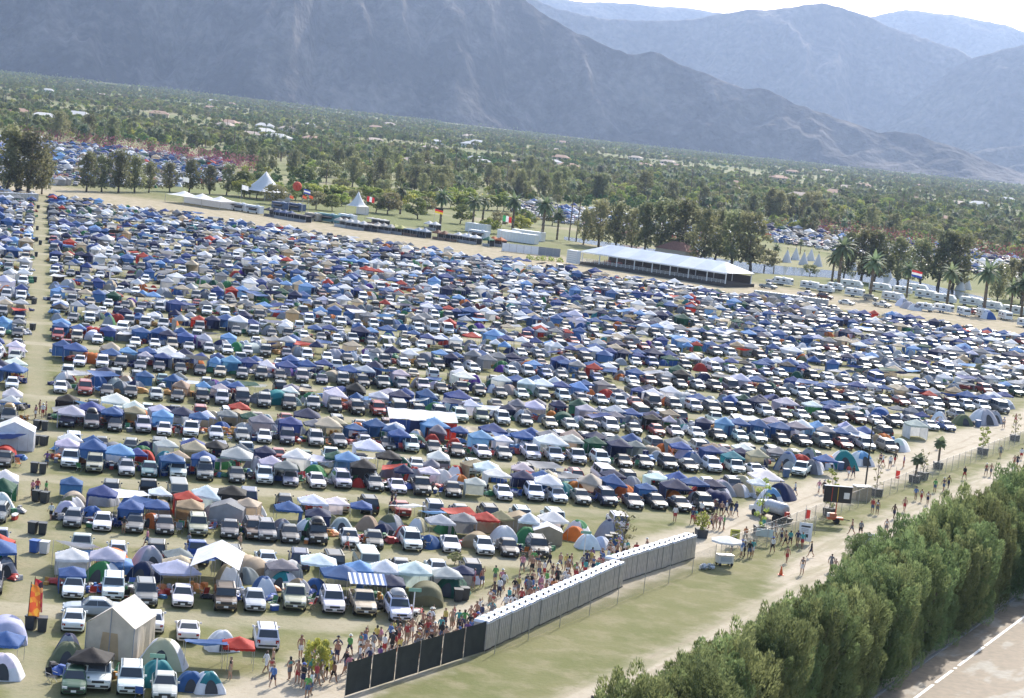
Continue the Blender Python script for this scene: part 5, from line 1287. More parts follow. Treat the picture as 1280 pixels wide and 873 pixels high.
def put_person(x, y, rz, where, pose=None, shirt=None, top=None, grp=None, detail=True):
    pose = pose or random.choice(['walk_a', 'walk_b', 'stand', 'stand2', 'hips', 'carry', 'arm'])
    k = top or random.choices(['shirt', 'bare', 'bikini'], [62, 22, 16])[0]; sc_ = shirt or random.choices([b for _, b in SW], [a for a, _ in SW])[0]; sh = random.choice(list(SHORT)); hat = random.random() < .16
    d = PPL[pose]; s = random.uniform(.93, 1.04)
    o = link('person', d['body']); at(o, (x, y, .01), rz, s)
    vb = {'walk_a': 'walking', 'walk_b': 'walking', 'stand': 'standing', 'stand2': 'standing', 'hips': 'standing with hands on hips', 'carry': 'holding arms forward', 'arm': 'raising an arm', 'sit': 'sitting'}[pose]
    wear = f'{sc_} shirt and {sh} shorts' if k == 'shirt' else f'{sh} shorts, bare-chested' if k == 'bare' else f'{sc_} bikini top and {sh} shorts'
    lab = f'person in {wear}, {vb} {where}'; pcount[lab] = pcount.get(lab, 0) + 1
    wear2 = wear.replace(' and ', ', ').replace(' shorts', ' shorts')
    for alt in (f'person in {wear} {where}', f'person, {wear2.split(",")[0]}, {where}'):
        if len(lab.split()) > 16: lab = alt
    tag(o, lab, 'person', grp)
    if k == 'shirt': link('shirt', d['shirt'], o, SHIRT[sc_])
    elif k == 'bikini': link('bikini_top', d['bikini'], o, SHIRT[sc_])
    link('shorts', d['shorts'], o, SHORT[sh])
    if hat: h_ = link('hat', HATM, o, random.choice([(.7, .68, .6), (.05, .05, .05), (.4, .3, .18), (.1, .15, .4)])); h_.location = (0, 0, (1.69 if pose != 'sit' else 1.06))
    elif k == 'bikini' or random.random() < .3: link('long_hair', d['long'], o)
    else: link('hair', d['hair'], o)
    return o
TDIR = (S1b - S1a).normalized(); TOT = (S2b - S1a).length
def queue_where(p):
    q = (p - S1a).dot(TDIR) / 1.13
    if q < -1: return f'in the crowd by dark screen panel {min(9, int(-q / 2.6) + 1)}'
    return f'queueing beside the {nth(max(1, int(q) + 1))} toilet'
SFD = (S1a - U(430, 872)).normalized(); SFN = Vector((-SFD.y, SFD.x, 0)); placed = []
def try_place(p, md=.55):
    if any((p.x - a) ** 2 + (p.y - b_) ** 2 < md * md for a, b_ in placed): return False
    placed.append((p.x, p.y)); return True
rp = random.Random(17)
def crowd(n, t0, t1, n0, n1, md=.55):
    c = 0; k = 0
    while c < n and k < n * 40:
        k += 1; s_ = rp.uniform(t0, t1); o_ = n0 + (n1 - n0) * rp.random() ** 1.3
        p = (S1a + TDIR * s_ + nrm * o_) if s_ > 0 else (S1a + SFD * s_ + SFN * o_)
        if not try_place(p, md): continue
        put_person(p.x, p.y, rp.choice([FANG + pi / 2, FANG - pi / 2, rp.uniform(0, 6.28)]) + rp.uniform(-.5, .5), queue_where(p), None, None, None, 'people crowding round the toilets'); c += 1
crowd(74, -14, 5, 1.3, 6.4, .45)
crowd(16, -21, -13, 1.5, 6)
crowd(74, 12, 43, 1.7, 5.6, .45)
crowd(22, 14, 32, 5.5, 9.5)
crowd(18, 2, 12, 1.6, 5)
WALK = [(843, 653), (876, 647), (865, 656), (869, 656), (894, 645), (901, 646), (907, 646), (913, 646), (919, 647), (882, 661), (888, 663), (893, 662), (899, 663), (904, 664), (974, 620), (931, 678), (914, 692), (926, 697), (930, 697), (936, 698), (940, 696), (953, 666), (963, 674), (968, 673), (976, 679), (965, 692), (976, 593), (993, 620), (1023, 617), (1029, 618), (1043, 616), (1060, 598), (1066, 598), (1090, 642), (1096, 644), (1064, 669), (1075, 671), (1117, 649), (1107, 668), (981, 684), (987, 683), (996, 684), (1002, 686), (983, 704), (1013, 697), (1002, 719), (1038, 715), (1043, 719), (1100, 581), (1103, 584), (1112, 586), (1118, 581), (1129, 585), (1172, 562), (1144, 626), (1151, 628), (1159, 631), (1168, 616), (1179, 615), (1185, 611), (1232, 595), (1238, 596), (1267, 584), (1271, 584), (1276, 575), (1254, 536), (1269, 530), (652, 717), (673, 724), (1205, 600), (1250, 572), (1130, 640)]
def walkwhere(px, py):
    n_, t_ = ntof(U(px, py)); side = 'on the camp path' if n_ < -1 else 'on the wide walk'
    marks = [((905, 705), 'the white umbrella cart'), ((968, 645), 'the tank truck'), ((1045, 665), 'the board trailer'), ((1083, 610), 'the lamp post'), ((1005, 680), 'the white notice board'), ((1172, 590), 'the potted palms'), ((1260, 560), 'the far fence end'), ((872, 690), 'the last toilet'), ((640, 720), 'the last cars of the row'), ((976, 713), 'the traffic cone'), ((1110, 580), 'the boundary tents')]
    m_ = min(marks, key=lambda m: (m[0][0] - px) ** 2 + (m[0][1] - py) ** 2)
    return f'{side} near {m_[1]}'
for px, py in WALK:
    p = U(px, py)
    if try_place(p, .3): put_person(p.x, p.y, rp.choice([-FANG - .6, pi / 2 + FANG, FANG + pi / 2, FANG - pi / 2]) + rp.uniform(-.3, .3), walkwhere(px, py), rp.choice(['walk_a', 'walk_b', 'walk_a', 'walk_b', 'stand']), None, None, 'people walking along the paths')
for px, py, sh, tp, wh in ((375, 824, 'black', 'bare', 'on the dirt beside the yellow-green sapling'), (63, 651, 'white', 'shirt', 'in the bin aisle by the grey hatchback'), (40, 622, 'pink', 'shirt', 'with friends in the bin aisle by the side van'), (46, 619, 'red', 'shirt', 'with friends in the bin aisle by the side van'), (57, 622, 'green', 'shirt', 'with friends in the bin aisle by the side van'), (183, 685, 'pink', 'shirt', 'in front of the grey sedans of the second row'), (235, 690, 'grey', 'shirt', 'in the lane behind the white carport'), (299, 690, 'orange', 'bare', 'in the lane above the carport'), (489, 634, 'black', 'shirt', 'in the lane before the white coupe'), (493, 635, 'grey', 'shirt', 'in the lane before the white coupe'), (154, 668, 'black', 'shirt', 'beside the third car of the second row'), (338, 850, 'red', 'bikini', 'on the dirt behind the white SUV'), (332, 842, 'white', 'shirt', 'on the dirt behind the white SUV'), (340, 838, 'pink', 'bare', 'on the dirt behind the white SUV'), (287, 850, 'black', 'bikini', 'under the red canopy'), (433, 690, 'white', 'shirt', 'in the lane behind the white canopy'), (57, 520, 'red', 'bare', 'in the bin aisle far up'), (44, 524, 'pink', 'bikini', 'in the bin aisle far up'), (49, 518, 'orange', 'bare', 'in the bin aisle far up'), (53, 523, 'white', 'shirt', 'in the bin aisle far up'), (38, 550, 'blue', 'shirt', 'beside the party tent'), (58, 585, 'purple', 'shirt', 'by the bins beside the white pickup')):
    p = U(px, py); placed.append((p.x, p.y)); put_person(p.x, p.y, rp.uniform(0, 6.28), wh, rp.choice(['walk_a', 'stand', 'hips', 'walk_b']), sh, tp, 'people about the camp')

# ------------------------------------------------------------------ pavilion by the lake
PA, PB = U(727, 331), U(906, 359); pd = PB - PA; PL = pd.length; PRZ = atan2(pd.y, pd.x)
r = empty('shade_pavilion', PA, PRZ, 'long white open-sided pavilion with a pitched canvas roof at the back of the camp', 'pavilion')
b = MB(); dep = 13.0; ze, zr = 3.9, 6.6
def proof(u, v):
    x = lerp(-.6, PL + .6, u); y = lerp(-.6, dep + .6, v); q = 1 - abs(2 * v - 1); e = min(1, (min(x + .6, PL + .6 - x)) / 5.5)
    return (x, y, ze + (zr - ze) * min(q, e) - .10 * sin(u * pi * 9) ** 2 * q * .6)
b.grid(proof, 54, 12); b.m = [(i % 54) // 6 % 2 for i in range(len(b.f))]; b.build('roof', [translucent(mat('canvas_roof', (.58, .65, .74), .6, noise=.10, scale=.25), .15), translucent(mat('canvas_roof_worn', (.48, .57, .70), .6, noise=.12, scale=.3), .15)], r)
for v0 in (-.55, dep + .55):
    b = MB(); b.quad((-.6, v0, ze - .35), (PL + .6, v0, ze - .35), (PL + .6, v0, ze + .02), (-.6, v0, ze + .02)); b.build('valance', M['white_metal'], r)
pm = MB().box((0, 0, ze / 2), (.22, .22, ze)).mesh('post', M['white_metal'])
for i in range(9):
    for y in (0, dep): o = link('post', pm, r); o.location = (PL * i / 8, y, 0)
b = MB(); b.box((PL / 2, dep / 2 + .3, .45), (PL + 1, dep + 2, .9)); b.build('deck', mat('dark_deck', (.07, .06, .05), .9, noise=.2), r)
for i in range(8):
    b = MB()
    x0, x1 = PL * i / 8 + .15, PL * (i + 1) / 8 - .15
    for z in (1.25, 1.55, 1.85): b.box(((x0 + x1) / 2, -.02, z), (x1 - x0, .06, .07))
    for k in range(5): b.box((lerp(x0, x1, k / 4), .05, 1.4), (.06, .06, 1.0))
    b.build('railing', M['white_metal'], r)
b = MB(); b.box((PL / 2, dep + .1, 2.0), (PL - .3, .15, 2.2)); b.build('back_screen', mat('brown_screen', (.09, .07, .06), .9, noise=.2), r)
def local(x, y, z=0): return Vector((PA.x + x * cos(PRZ) - y * sin(PRZ), PA.y + x * sin(PRZ) + y * cos(PRZ), z))
tb = MB(); tb.box((0, 0, .74), (1.9, .8, .05), 0); 
for sy in (-1, 1): tb.box((0, sy * .68, .45), (1.9, .28, .04), 0)
for sx in (-1, 1): tb.box((sx * .7, 0, .37), (.08, 1.4, .08), 0)
for sx in (-1, 1):
    for sy in (-1, 1): tb.box((sx * .7, sy * .55, .36), (.08, .10, .72), 0)
TABM = tb.mesh('picnic_table', M['plastic'])
for i in range(18):
    x, y = 3 + (i % 9) * 4.2, 3 + (i // 9) * 5.5; q = local(x, y, .9)
    o = link('picnic_table', TABM, None, (.42, .06, .04) if i % 9 < 2 else random.choice([(.12, .08, .06), (.08, .06, .05)])); at(o, q, PRZ + random.uniform(-.2, .2))
    tag(o, f'{"red" if i % 9 < 2 else "dark wooden"} picnic table in the pavilion, {"front" if i < 9 else "back"} line, {nth(i % 9 + 1)} from the sign end', 'table', 'picnic tables in the pavilion')
q = U(716, 331); r = empty('sign_cube', q, PRZ, 'white slatted cube sign at the near end of the pavilion', 'sign')
b = MB(); b.box((0, 0, 2.3), (3.6, 2.0, 3.8)); b.build('box', M['white_metal'], r); 
for i in range(6): MB().box((0, -1.02, .8 + i * .6), (3.2, .05, .12)).build('slat', mat('grey_slat', (.45, .45, .47), .6), r)
b = MB(); hw, hd_ = 9, 6
b.box((0, 0, 1.8), (hw * 1.9, hd_ * 1.9, 3.6), 0); b.add([(-hw, -hd_, 3.6), (hw, -hd_, 3.6), (hw, hd_, 3.6), (-hw, hd_, 3.6), (-3, 0, 7.4), (3, 0, 7.4)], [(0, 1, 5, 4), (1, 2, 5), (2, 3, 4, 5), (3, 0, 4), (3, 2, 1, 0)], 1)
o = b.build('tiled_roof_hall', [mat('stucco', (.5, .4, .3), .9), mat('clay_tiles', (.27, .13, .09), .9, noise=.3, scale=2)]); q = U(846, 322); tag(o, 'low hall with a brown tiled hip roof rising behind the pavilion', 'building'); at(o, q, PRZ, .72)
q = U(792, 300); o = link('tiled_roof_hall', o.data); tag(o, 'smaller tiled hip roof half hidden among the eucalyptus trunks', 'building'); at(o, q, PRZ, .5)

# ------------------------------------------------------------------ lake and tipis
b = MB(); LK = [U(*q) for q in [(705, 296), (760, 303), (840, 315), (930, 328), (968, 332), (1010, 336), (1075, 341), (1140, 351), (1200, 365), (1240, 374), (1215, 378), (1150, 364), (1090, 354), (1030, 347), (980, 344), (950, 342), (880, 331), (800, 316), (740, 306), (705, 300)]]
b.add([(p.x, p.y, .03) for p in LK], [tuple(range(len(LK)))]); wm = mat('lake_water', (.10, .12, .12), .06, bump=.03, scale=.4, spec=.3); structure(b.build('water', wm))
def tipi(h, r_):
    b = MB(); n = 16; rings = []
    for k in range(5):
        q = k / 4; rings.append([((r_ * (1 - q) + .12 * q) * cos(2 * pi * i / n), (r_ * (1 - q) + .12 * q) * sin(2 * pi * i / n), h * q) for i in range(n)])
    b.loft(rings, 0); pl = MB()
    for i in range(7): a = 2 * pi * i / 7; pl.tube((.05 * cos(a), .05 * sin(a), h * .95), (-.5 * cos(a), -.5 * sin(a), h * 1.18), .04, n=4)
    d = MB().add([(-.4, -r_ * .97 - .02, .1), (.4, -r_ * .97 - .02, .1), (0, -r_ * .62 - .05, h * .38)], [(0, 1, 2)])
    return b.mesh('cover', translucent(mat('canvas', (.72, .72, .72), .8, noise=.05), .2)), pl.mesh('poles', M['wood']), d.mesh('door_flap', M['mesh'])
TP = tipi(6.6, 2.7)
for i, (px, py, h) in enumerate([(983, 328, 9), (1004, 331, 10), (1022, 333, 10), (994, 325, 10), (1013, 326, 9), (1066, 338, 12), (1109, 346, 11), (1200, 363, 14), (1208, 362, 12), (918, 318, 10), (908, 320, 11), (872, 313, 9), (865, 315, 9)]):
    q = U(px, py); r = empty('tipi', q, random.uniform(0, 6), f'white canvas tipi by the lake, {nth(i + 1)} of the {"cluster by the open water" if i < 5 else "ones half hidden by palms" if i < 9 else "ones behind the pavilion trees"}', 'tipi', 'tipis by the lake')
    r.scale = (.68,) * 3; link('cover', TP[0], r); link('poles', TP[1], r); link('door_flap', TP[2], r)

# ------------------------------------------------------------------ motorhomes and trailers
def rv_meshes(kind):
    L = {'motorhome': 8.5, 'trailer': 6.8, 'camper_van': 5.8}[kind]; h = {'motorhome': 3.2, 'trailer': 2.9, 'camper_van': 2.7}[kind]; P = {}
    b = MB(); z0 = .55; x = L / 2
    pr = [(-x, z0), (x, z0), (x, z0 + h * .42), (x - (.1 if kind == 'trailer' else .9), h - .25), (x - (.5 if kind == 'trailer' else .95), h), (-x + .2, h), (-x, h - .25)]
    b.loft([[(a, -1.2, z) for a, z in pr], [(a, 1.2, z) for a, z in pr]]); P['body'] = b.mesh('body', M['white_metal'])
    s = MB().box((-.2, -1.205, 1.15), (L * .9, .03, .22)).box((-.2, 1.205, 1.15), (L * .9, .03, .22)); P['stripe'] = s.mesh('stripe', M['plastic'])
    P['window'] = [MB().box((wx, sy * 1.205, 1.95), (1.1, .04, .62)).mesh('window', M['glass']) for wx in (-L * .28, L * .08) for sy in (-1, 1)]
    P['door'] = MB().box((L * .26, -1.21, 1.5), (.65, .04, 1.75)).mesh('door', mat('rv_door', (.6, .6, .6), .5))
    P['front'] = MB().box((x - (.12 if kind == 'trailer' else .52), 0, 1.98), (.30, 2.0, .6), 0).mesh('windscreen', M['glass'])
    P['wheel'] = [MB().tube((wx, sy * 1.0 - .12, .38), (wx, sy * 1.0 + .12, .38), .38, n=12).mesh('wheel', M['rubber']) for wx in ((-.3 * L, .32 * L) if kind != 'trailer' else (-.1 * L,)) for sy in (-1, 1)]
    P['roof_vent'] = MB().box((0, 0, h + .12), (.9, .8, .26)).mesh('roof_unit', M['toilet_roof'])
    P['h'] = MB().tube((x, 0, .6), (x + 1.0, 0, .5), .06, n=6).mesh('tow_bar', M['trim']) if kind == 'trailer' else None
    return P
RV = {k: rv_meshes(k) for k in ('motorhome', 'trailer', 'camper_van')}
def put_rv(kind, px, py, ang, label, sc=1.0):
    q = U(px, py); r = empty(kind, q, ang, label, 'trailer' if kind == 'trailer' else 'motorhome', 'motorhomes and trailers by the lake'); r.scale = (sc,) * 3; P = RV[kind]
    link('body', P['body'], r); link('stripe', P['stripe'], r, random.choice([(.05, .12, .3), (.3, .3, .32), (.35, .2, .12), (.1, .1, .12)])); link('door', P['door'], r); link('windscreen', P['front'], r); link('roof_unit', P['roof_vent'], r)
    for m in P['window']: link('window', m, r)
    for m in P['wheel']: link('wheel', m, r)
    if P['h']: link('tow_bar', P['h'], r)
fa = radians(-30)
for i, (k, px, py, a) in enumerate([('trailer', 979, 357, fa), ('motorhome', 1064, 361, fa), ('trailer', 1068, 371, fa), ('motorhome', 1100, 365, fa), ('motorhome', 1116, 377, fa - .3), ('trailer', 1128, 368, fa), ('motorhome', 1158, 374, fa), ('motorhome', 1180, 379, fa), ('camper_van', 1156, 389, fa), ('trailer', 1179, 391, fa - .2), ('trailer', 1204, 395, fa - .9), ('trailer', 1228, 397, fa - .9), ('trailer', 1256, 400, fa - .9), ('motorhome', 1214, 383, fa), ('motorhome', 1238, 388, fa), ('motorhome', 1268, 394, fa), ('trailer', 1284, 410, fa - .4), ('motorhome', 1146, 366, fa), ('camper_van', 1044, 363, fa), ('camper_van', 1032, 366, fa), ('trailer', 1012, 362, fa)]):
    put_rv(k, px, py, a, f'white {k.replace("_", " ")} parked by the lake palms, {nth(i + 1)} of the line from the far toilets', .8)
for px, py, kd, col, a in ((960, 361, 'pickup', 'silver', 1.0), (1008, 371, 'pickup', 'white', 1.0), (1031, 374, 'SUV', 'maroon', 1.0), (1058, 381, 'sedan', 'white', 1.0), (1088, 376, 'jeep', 'tan', 1.2), (968, 355, 'pickup', 'white', 1.0), (1216, 393, 'pickup', 'red', .4), (1102, 384, 'pickup', 'white', .9)):
    q = U(px, py); put_car(kd, col, q.x, q.y, a, f'{col} {kd} parked among the motorhomes, by the {"far toilets" if px < 1070 else "trailers under the palms"}{" end" if px < 965 else ""}', 'cars among the motorhomes', False)
for i, (px, py, col) in enumerate([(1143, 388, 'grey'), (1135, 386, 'pale grey'), (1235, 399, 'blue'), (1128, 383, 'white')]):
    q = U(px, py); put_dome(q.x, q.y, .5, col, f'{col} dome tent pitched beside the motorhomes', None, False, i, 1.3)

# ------------------------------------------------------------------ vendor stalls along the dirt strip
def stall_truck(px, py, L, h, col, ang, label, stripe=None):
    q = U(px, py); r = empty('food_truck', q, ang, label, 'food stall', 'vendor stalls along the dirt strip'); r.scale = (.84, .84, .82)
    c = MB().box((0, 0, h / 2 + .3), (L, 2.5, h)).mesh('body', M['plastic']); link('body', c, r, col)
    link('hatch', MB().box((0, -1.27, h * .58), (L * .55, .05, h * .3)).mesh('hatch', M['mesh']), r)
    b = MB(); b.quad((-L * .4, -1.3, h * .86), (L * .4, -1.3, h * .86), (L * .4, -3.2, h * .72), (-L * .4, -3.2, h * .72)); link('awning', b.mesh('awning', M['fabric']), r, stripe or (.05, .05, .06))
    for sx in (-1, 1): link('wheel', MB().tube((sx * L * .3, -1.28, .4), (sx * L * .3, -1.0, .4), .4, n=10).mesh('wheel', M['rubber']), r)
    link('roof_unit', MB().box((L * .2, 0, h + .45), (1.0, 1.0, .35)).mesh('roof_unit', M['toilet_roof']), r)
def stall_booth(px, py, w_, col, ang, label, peak=True, dark=True):
    q = U(px, py); r = empty('vendor_booth', q, ang, label, 'food stall', 'vendor stalls along the dirt strip'); d_ = 4.0; r.scale = (.86, .86, .84)
    b = MB(); n = max(1, round(w_ / 3.2)); sw = w_ / n
    for i in range(n): b.merge(canopy_roof(sw / 2, 2.6, 3.7 if peak else 2.9, .3, i), 0, (-w_ / 2 + sw * (i + .5), 0, 0))
    link('roof', b.mesh('roof', M['fabric'], True), r, col)
    for i in range(n + 1):
        for sy in (-1, 1): link('leg', MB().tube((-w_ / 2 + i * sw * .999, sy * sw / 2, 0), (-w_ / 2 + i * sw * .999, sy * sw / 2, 2.6), .05, n=5).mesh('leg', M['steel']), r)
    link('back_wall', MB().box((0, sw / 2, 1.3), (w_, .05, 2.5)).mesh('back_wall', M['mesh'] if dark else M['fabric_white']), r)
    link('counter', MB().box((0, -sw / 2 + .3, .5), (w_ * .9, .6, 1.0)).mesh('counter', M['plastic']), r, random.choice([(.3, .3, .32), (.06, .06, .07), (.2, .12, .08), (.5, .5, .5)]))
sa = radians(-37)
B_ = [('truck', 300, 264, 8, 3.0, (.72, .72, .74)), ('truck', 318, 267, 8, 3.0, (.70, .72, .75)), ('booth', 340, 271, 6.4, (.08, .085, .1)), ('booth', 356, 274, 9.6, (.10, .14, .26)), ('booth', 374, 277, 9.6, (.07, .07, .09)), ('truck', 391, 276, 7, 2.8, (.50, .42, .33)), ('truck', 410, 278, 11, 3.2, (.12, .28, .30)), ('truck', 434, 280, 8, 3.6, (.75, .75, .77)), ('booth', 428, 284, 6.4, (.5, .48, .44)), ('booth', 446, 287, 9.6, (.6, .6, .6)), ('booth', 463, 289, 9.6, (.50, .47, .42)), ('booth', 480, 291, 9.6, (.45, .43, .40)), ('booth', 497, 293, 6.4, (.45, .45, .15)), ('booth', 512, 295, 9.6, (.16, .24, .34)), ('booth', 527, 297, 6.4, (.40, .45, .52)), ('booth', 551, 300, 6.4, (.20, .09, .05)), ('booth', 566, 302, 6.4, (.16, .17, .19)), ('booth', 577, 303, 6.4, (.75, .75, .77)), ('booth', 590, 305, 6.4, (.76, .76, .78)), ('truck', 598, 299, 9, 3.2, (.76, .76, .78)), ('booth', 610, 308, 3.2, (.05, .16, .1)), ('booth', 621, 308, 6.4, (.5, .15, .05)), ('booth', 472, 282, 9.6, (.55, .54, .52)), ('booth', 540, 288, 6.4, (.7, .7, .72)), ('truck', 350, 262, 8, 3, (.1, .14, .25)), ('truck', 370, 264, 9, 3, (.07, .1, .2))]
names = {'(.72': 'white'}
def cname(c):
    best = min(list(TENTCOL.items()) + [('brown', (.2, .1, .05))], key=lambda kv: sum((a - b_) ** 2 for a, b_ in zip(kv[1], c))); return best[0]
for i, it in enumerate(B_):
    if it[0] == 'truck': stall_truck(it[1], it[2], it[3], it[4], it[5], sa, f'{cname(it[5])} vendor truck along the dirt strip, {nth(i + 1)} stall counted from the marquee')
    else: stall_booth(it[1], it[2], it[3], it[4], sa, f'{cname(it[4])} tented vendor booth on the dirt strip, {nth(i + 1)} stall counted from the marquee', i % 3 != 1)
def peak_tent(px, py, w_, ze, zp, label, n=1, ang=sa, name='marquee_tent'):
    q = U(px, py); r = empty(name, q, ang, label, 'marquee')
    b = MB()
    for i in range(n):
        def f(u, v):
            x, y = 2 * u - 1, 2 * v - 1; m = max(abs(x), abs(y)); return ((x + (i - (n - 1) / 2) * 2) * w_ / 2, y * w_ / 2, ze + (zp - ze) * (1 - m) ** 1.8)
        b.grid(f, 12, 12)
    b.build('roof', M['fabric_white'], r, True)
    for i in range(n + 1):
        for sy in (-1, 1): MB().tube(((i - n / 2) * w_, sy * w_ / 2, 0), ((i - n / 2) * w_, sy * w_ / 2, ze), .07, n=6).build('pole', M['steel'], r)
    b = MB().box((0, w_ / 2 - .1, ze / 2), (w_ * n, .06, ze)); b.build('back_wall', M['fabric_white'], r)
peak_tent(252, 258, 9, 2.8, 4.4, 'wide low white marquee with flat peaks at the head of the vendor stalls', 3)
peak_tent(330, 250, 14, 3.5, 11, 'tall white circus-style tent with a single sharp peak behind the stalls')
peak_tent(446, 268, 6, 3, 8.5, 'small white peaked tent beside the red flag pole')
peak_tent(176, 232, 6, 3, 6, 'small white peaked tent under the eucalyptus trees')
for i, (px, py, L) in enumerate([(648, 303, 14), (660, 300, 12), (636, 300, 8), (597, 291, 9)]):
    q = U(px, py); b = MB().box((0, 0, 1.6), (L, 2.8, 3.0)).box((0, 0, 3.13), (L + .1, 2.9, .06), 1); 
    for k in range(int(L / 1.2)): b.box((-L / 2 + .6 + k * 1.2, -1.42, 1.6), (.12, .05, 2.8), 1)
    o = b.build('white_container', [M['white_metal'], M['toilet_roof']]); tag(o, f'white site container behind the fenced yard, {["long front one", "long rear one", "short one", "one by the white booths"][i]}', 'container', 'white containers'); at(o, q, sa + .1)
b = MB()
fa_, fb_ = U(627, 314), U(700, 322); d = fb_ - fa_; L = d.length; r = empty('white_panel_fence', fa_, atan2(d.y, d.x), 'white cloth-covered panel fence round the vendor yard', 'fence')
for i in range(8): MB().box((L * (i + .5) / 8, 0, 1.3), (L / 8 - .1, .06, 2.5)).build('panel', M['fabric_white'] if i < 5 else M['fabric_dark'], r); MB().box((L * i / 8, -.06, 1.3), (.08, .08, 2.6)).build('post', M['steel'], r)
hedge_strip('low_flower_bed', [U(660, 325), U(682, 326), U(704, 328)], 2.0, 1.0, 'low bright green planting strip before the pavilion', 'lime', 40, .3)
bpy.data.objects['low_flower_bed']['category'] = 'shrubs'; del bpy.data.objects['low_flower_bed']['group']
# flags
def flag_pole(px, base, top, cols, label, w_=2.4, vert=False):
    p = U(px, base); zc = (p - Vector((0, 0, H))).dot(fw); h = (base - top) * zc / F; r = empty('flag_pole', p, radians(-20), label, 'flag', 'flags among the stalls')
    MB().tube((0, 0, 0), (0, 0, h), .07, .04, 6).build('pole', M['steel'], r)
    fh = w_ * .62; n = len(cols)
    for k, c in enumerate(cols):
        b = MB()
        b.grid((lambda u, v: (.05 + u * w_, .22 * sin(u * 5.5) * u, h - fh * (k + v) / n - .35 * u)) if not vert else (lambda u, v: (.05 + w_ * (k + u) / n, .22 * sin((k + u) / n * 5.5) * (k + u) / n, h - fh * v - .35 * (k + u) / n)), 8, 3)
        link('stripe', b.mesh('stripe', M['fabric'], True), r, c)
WH, RE, BL, BK, YE, GN_ = (.75, .75, .76), (.55, .04, .04), (.03, .06, .3), (.02, .02, .02), (.7, .5, .05), (.05, .35, .12)
flag_pole(456, 275, 245, [RE, WH, RE], 'red and white striped flag on a tall pole by the small peaked tent', 3, True)
flag_pole(541, 291, 259, [BK, RE, YE], 'black, red and gold flag on a pole among the stalls', 3)
flag_pole(625, 308, 269, [GN_, WH, RE], 'green, white and red flag on a pole by the fenced yard', 3, True)
flag_pole(377, 270, 236, [BL, WH, BL], 'blue and white flag above the dark booths', 2.6)
flag_pole(300, 262, 231, [WH], 'plain white flag near the marquee', 2.6)
flag_pole(227, 246, 221, [WH], 'plain white flag under the eucalyptus trees', 2.6)
flag_pole(1135, 378, 337, [RE, WH, BL], 'red, white and blue flag above the motorhomes', 3)
for px, base, c in ((360, 268, RE), (376, 270, RE), (384, 272, RE)): flag_pole(px, base, 244, [(.6, .12, .05)], f'orange upright banner over the stalls, {nth({360: 1, 376: 2, 384: 3}[px])} from the marquee', 1.6)
p = U(369, 262); r = empty('round_balloon', p, 0, 'round orange balloon floating on a line above the stalls', 'balloon'); b = MB(); n = 12
zc = (p - Vector((0, 0, H))).dot(fw); hz_ = (262 - 233) * zc / F
b.loft([[(1.7 * sin(pi * (k + .001) / 8.002) * cos(2 * pi * i / n), 1.7 * sin(pi * (k + .001) / 8.002) * sin(2 * pi * i / n), hz_ - 1.7 * cos(pi * k / 8)) for i in range(n)] for k in range(9)]); link('envelope', b.mesh('envelope', M['fabric'], True), r, (.65, .1, .05)); MB().tube((0, 0, 0), (0, 0, hz_ - 1.6), .03, n=4).build('line', M['trim'], r)
# utility poles and cross-arms in the valley
for i, (px, base, top) in enumerate([(862, 251, 212), (745, 236, 210), (1108, 287, 250), (1237, 304, 279), (512, 212, 180), (292, 190, 168), (400, 200, 170), (982, 270, 242), (1000, 268, 246), (205, 180, 160)]):
    p = U(px, base); zc = (p - Vector((0, 0, H))).dot(fw); h = (base - top) * zc / F; r = empty('utility_pole', p, .3, f'tall wooden utility pole in the valley trees, {nth(i + 1)} of those scattered there', 'pole', 'utility poles'); b = MB().tube((0, 0, 0), (0, 0, h), .28, .18, 6); b.build('pole', M['wood'], r); MB().box((0, 0, h - .8), (2.6, .18, .2)).build('cross_arm', M['wood'], r)
# houses in the valley
hs = MB(); hs.box((0, 0, 1.6), (14, 10, 3.2), 0); hs.add([(-7.6, -5.6, 3.1), (7.6, -5.6, 3.1), (7.6, 5.6, 3.1), (-7.6, 5.6, 3.1), (-3.6, 0, 5.2), (3.6, 0, 5.2)], [(0, 1, 5, 4), (1, 2, 5), (2, 3, 4, 5), (3, 0, 4), (3, 2, 1, 0)], 1)
for k in (-4, 0, 4): hs.box((k, -5.03, 1.8), (1.8, .08, 1.3), 2)
HS = [hs.mesh('house', [mat('house_wall_' + n_, c, .9), mat('house_roof_' + n_, c2, .9), M['glass']]) for n_, c, c2 in (('cream', (.62, .57, .48), (.45, .36, .29)), ('white', (.75, .74, .72), (.55, .54, .52)), ('tan', (.5, .4, .3), (.38, .24, .17)))]
k = 0
for i in range(400):
    if k >= 80: break
    px = rr.uniform(20, 1275); yb = 100 + px * .1016; py = yb + rr.uniform(6, 62) * (1.0 if px > 500 else .8)
    if not valley_ok(px, py): continue
    p = U(px, py); v = rr.randrange(3); p.z = gz(p.x, p.y)
    if p.length < 900 or p.length > 4200: continue
    k += 1; o = link('valley_house', HS[v]); at(o, p, rr.uniform(-.6, .6), rr.uniform(.9, 1.5)); tag(o, f'{["cream", "white", "tan"][v]} low house among the valley trees, {nth(k)} of those scattered there', 'house', 'houses in the valley')

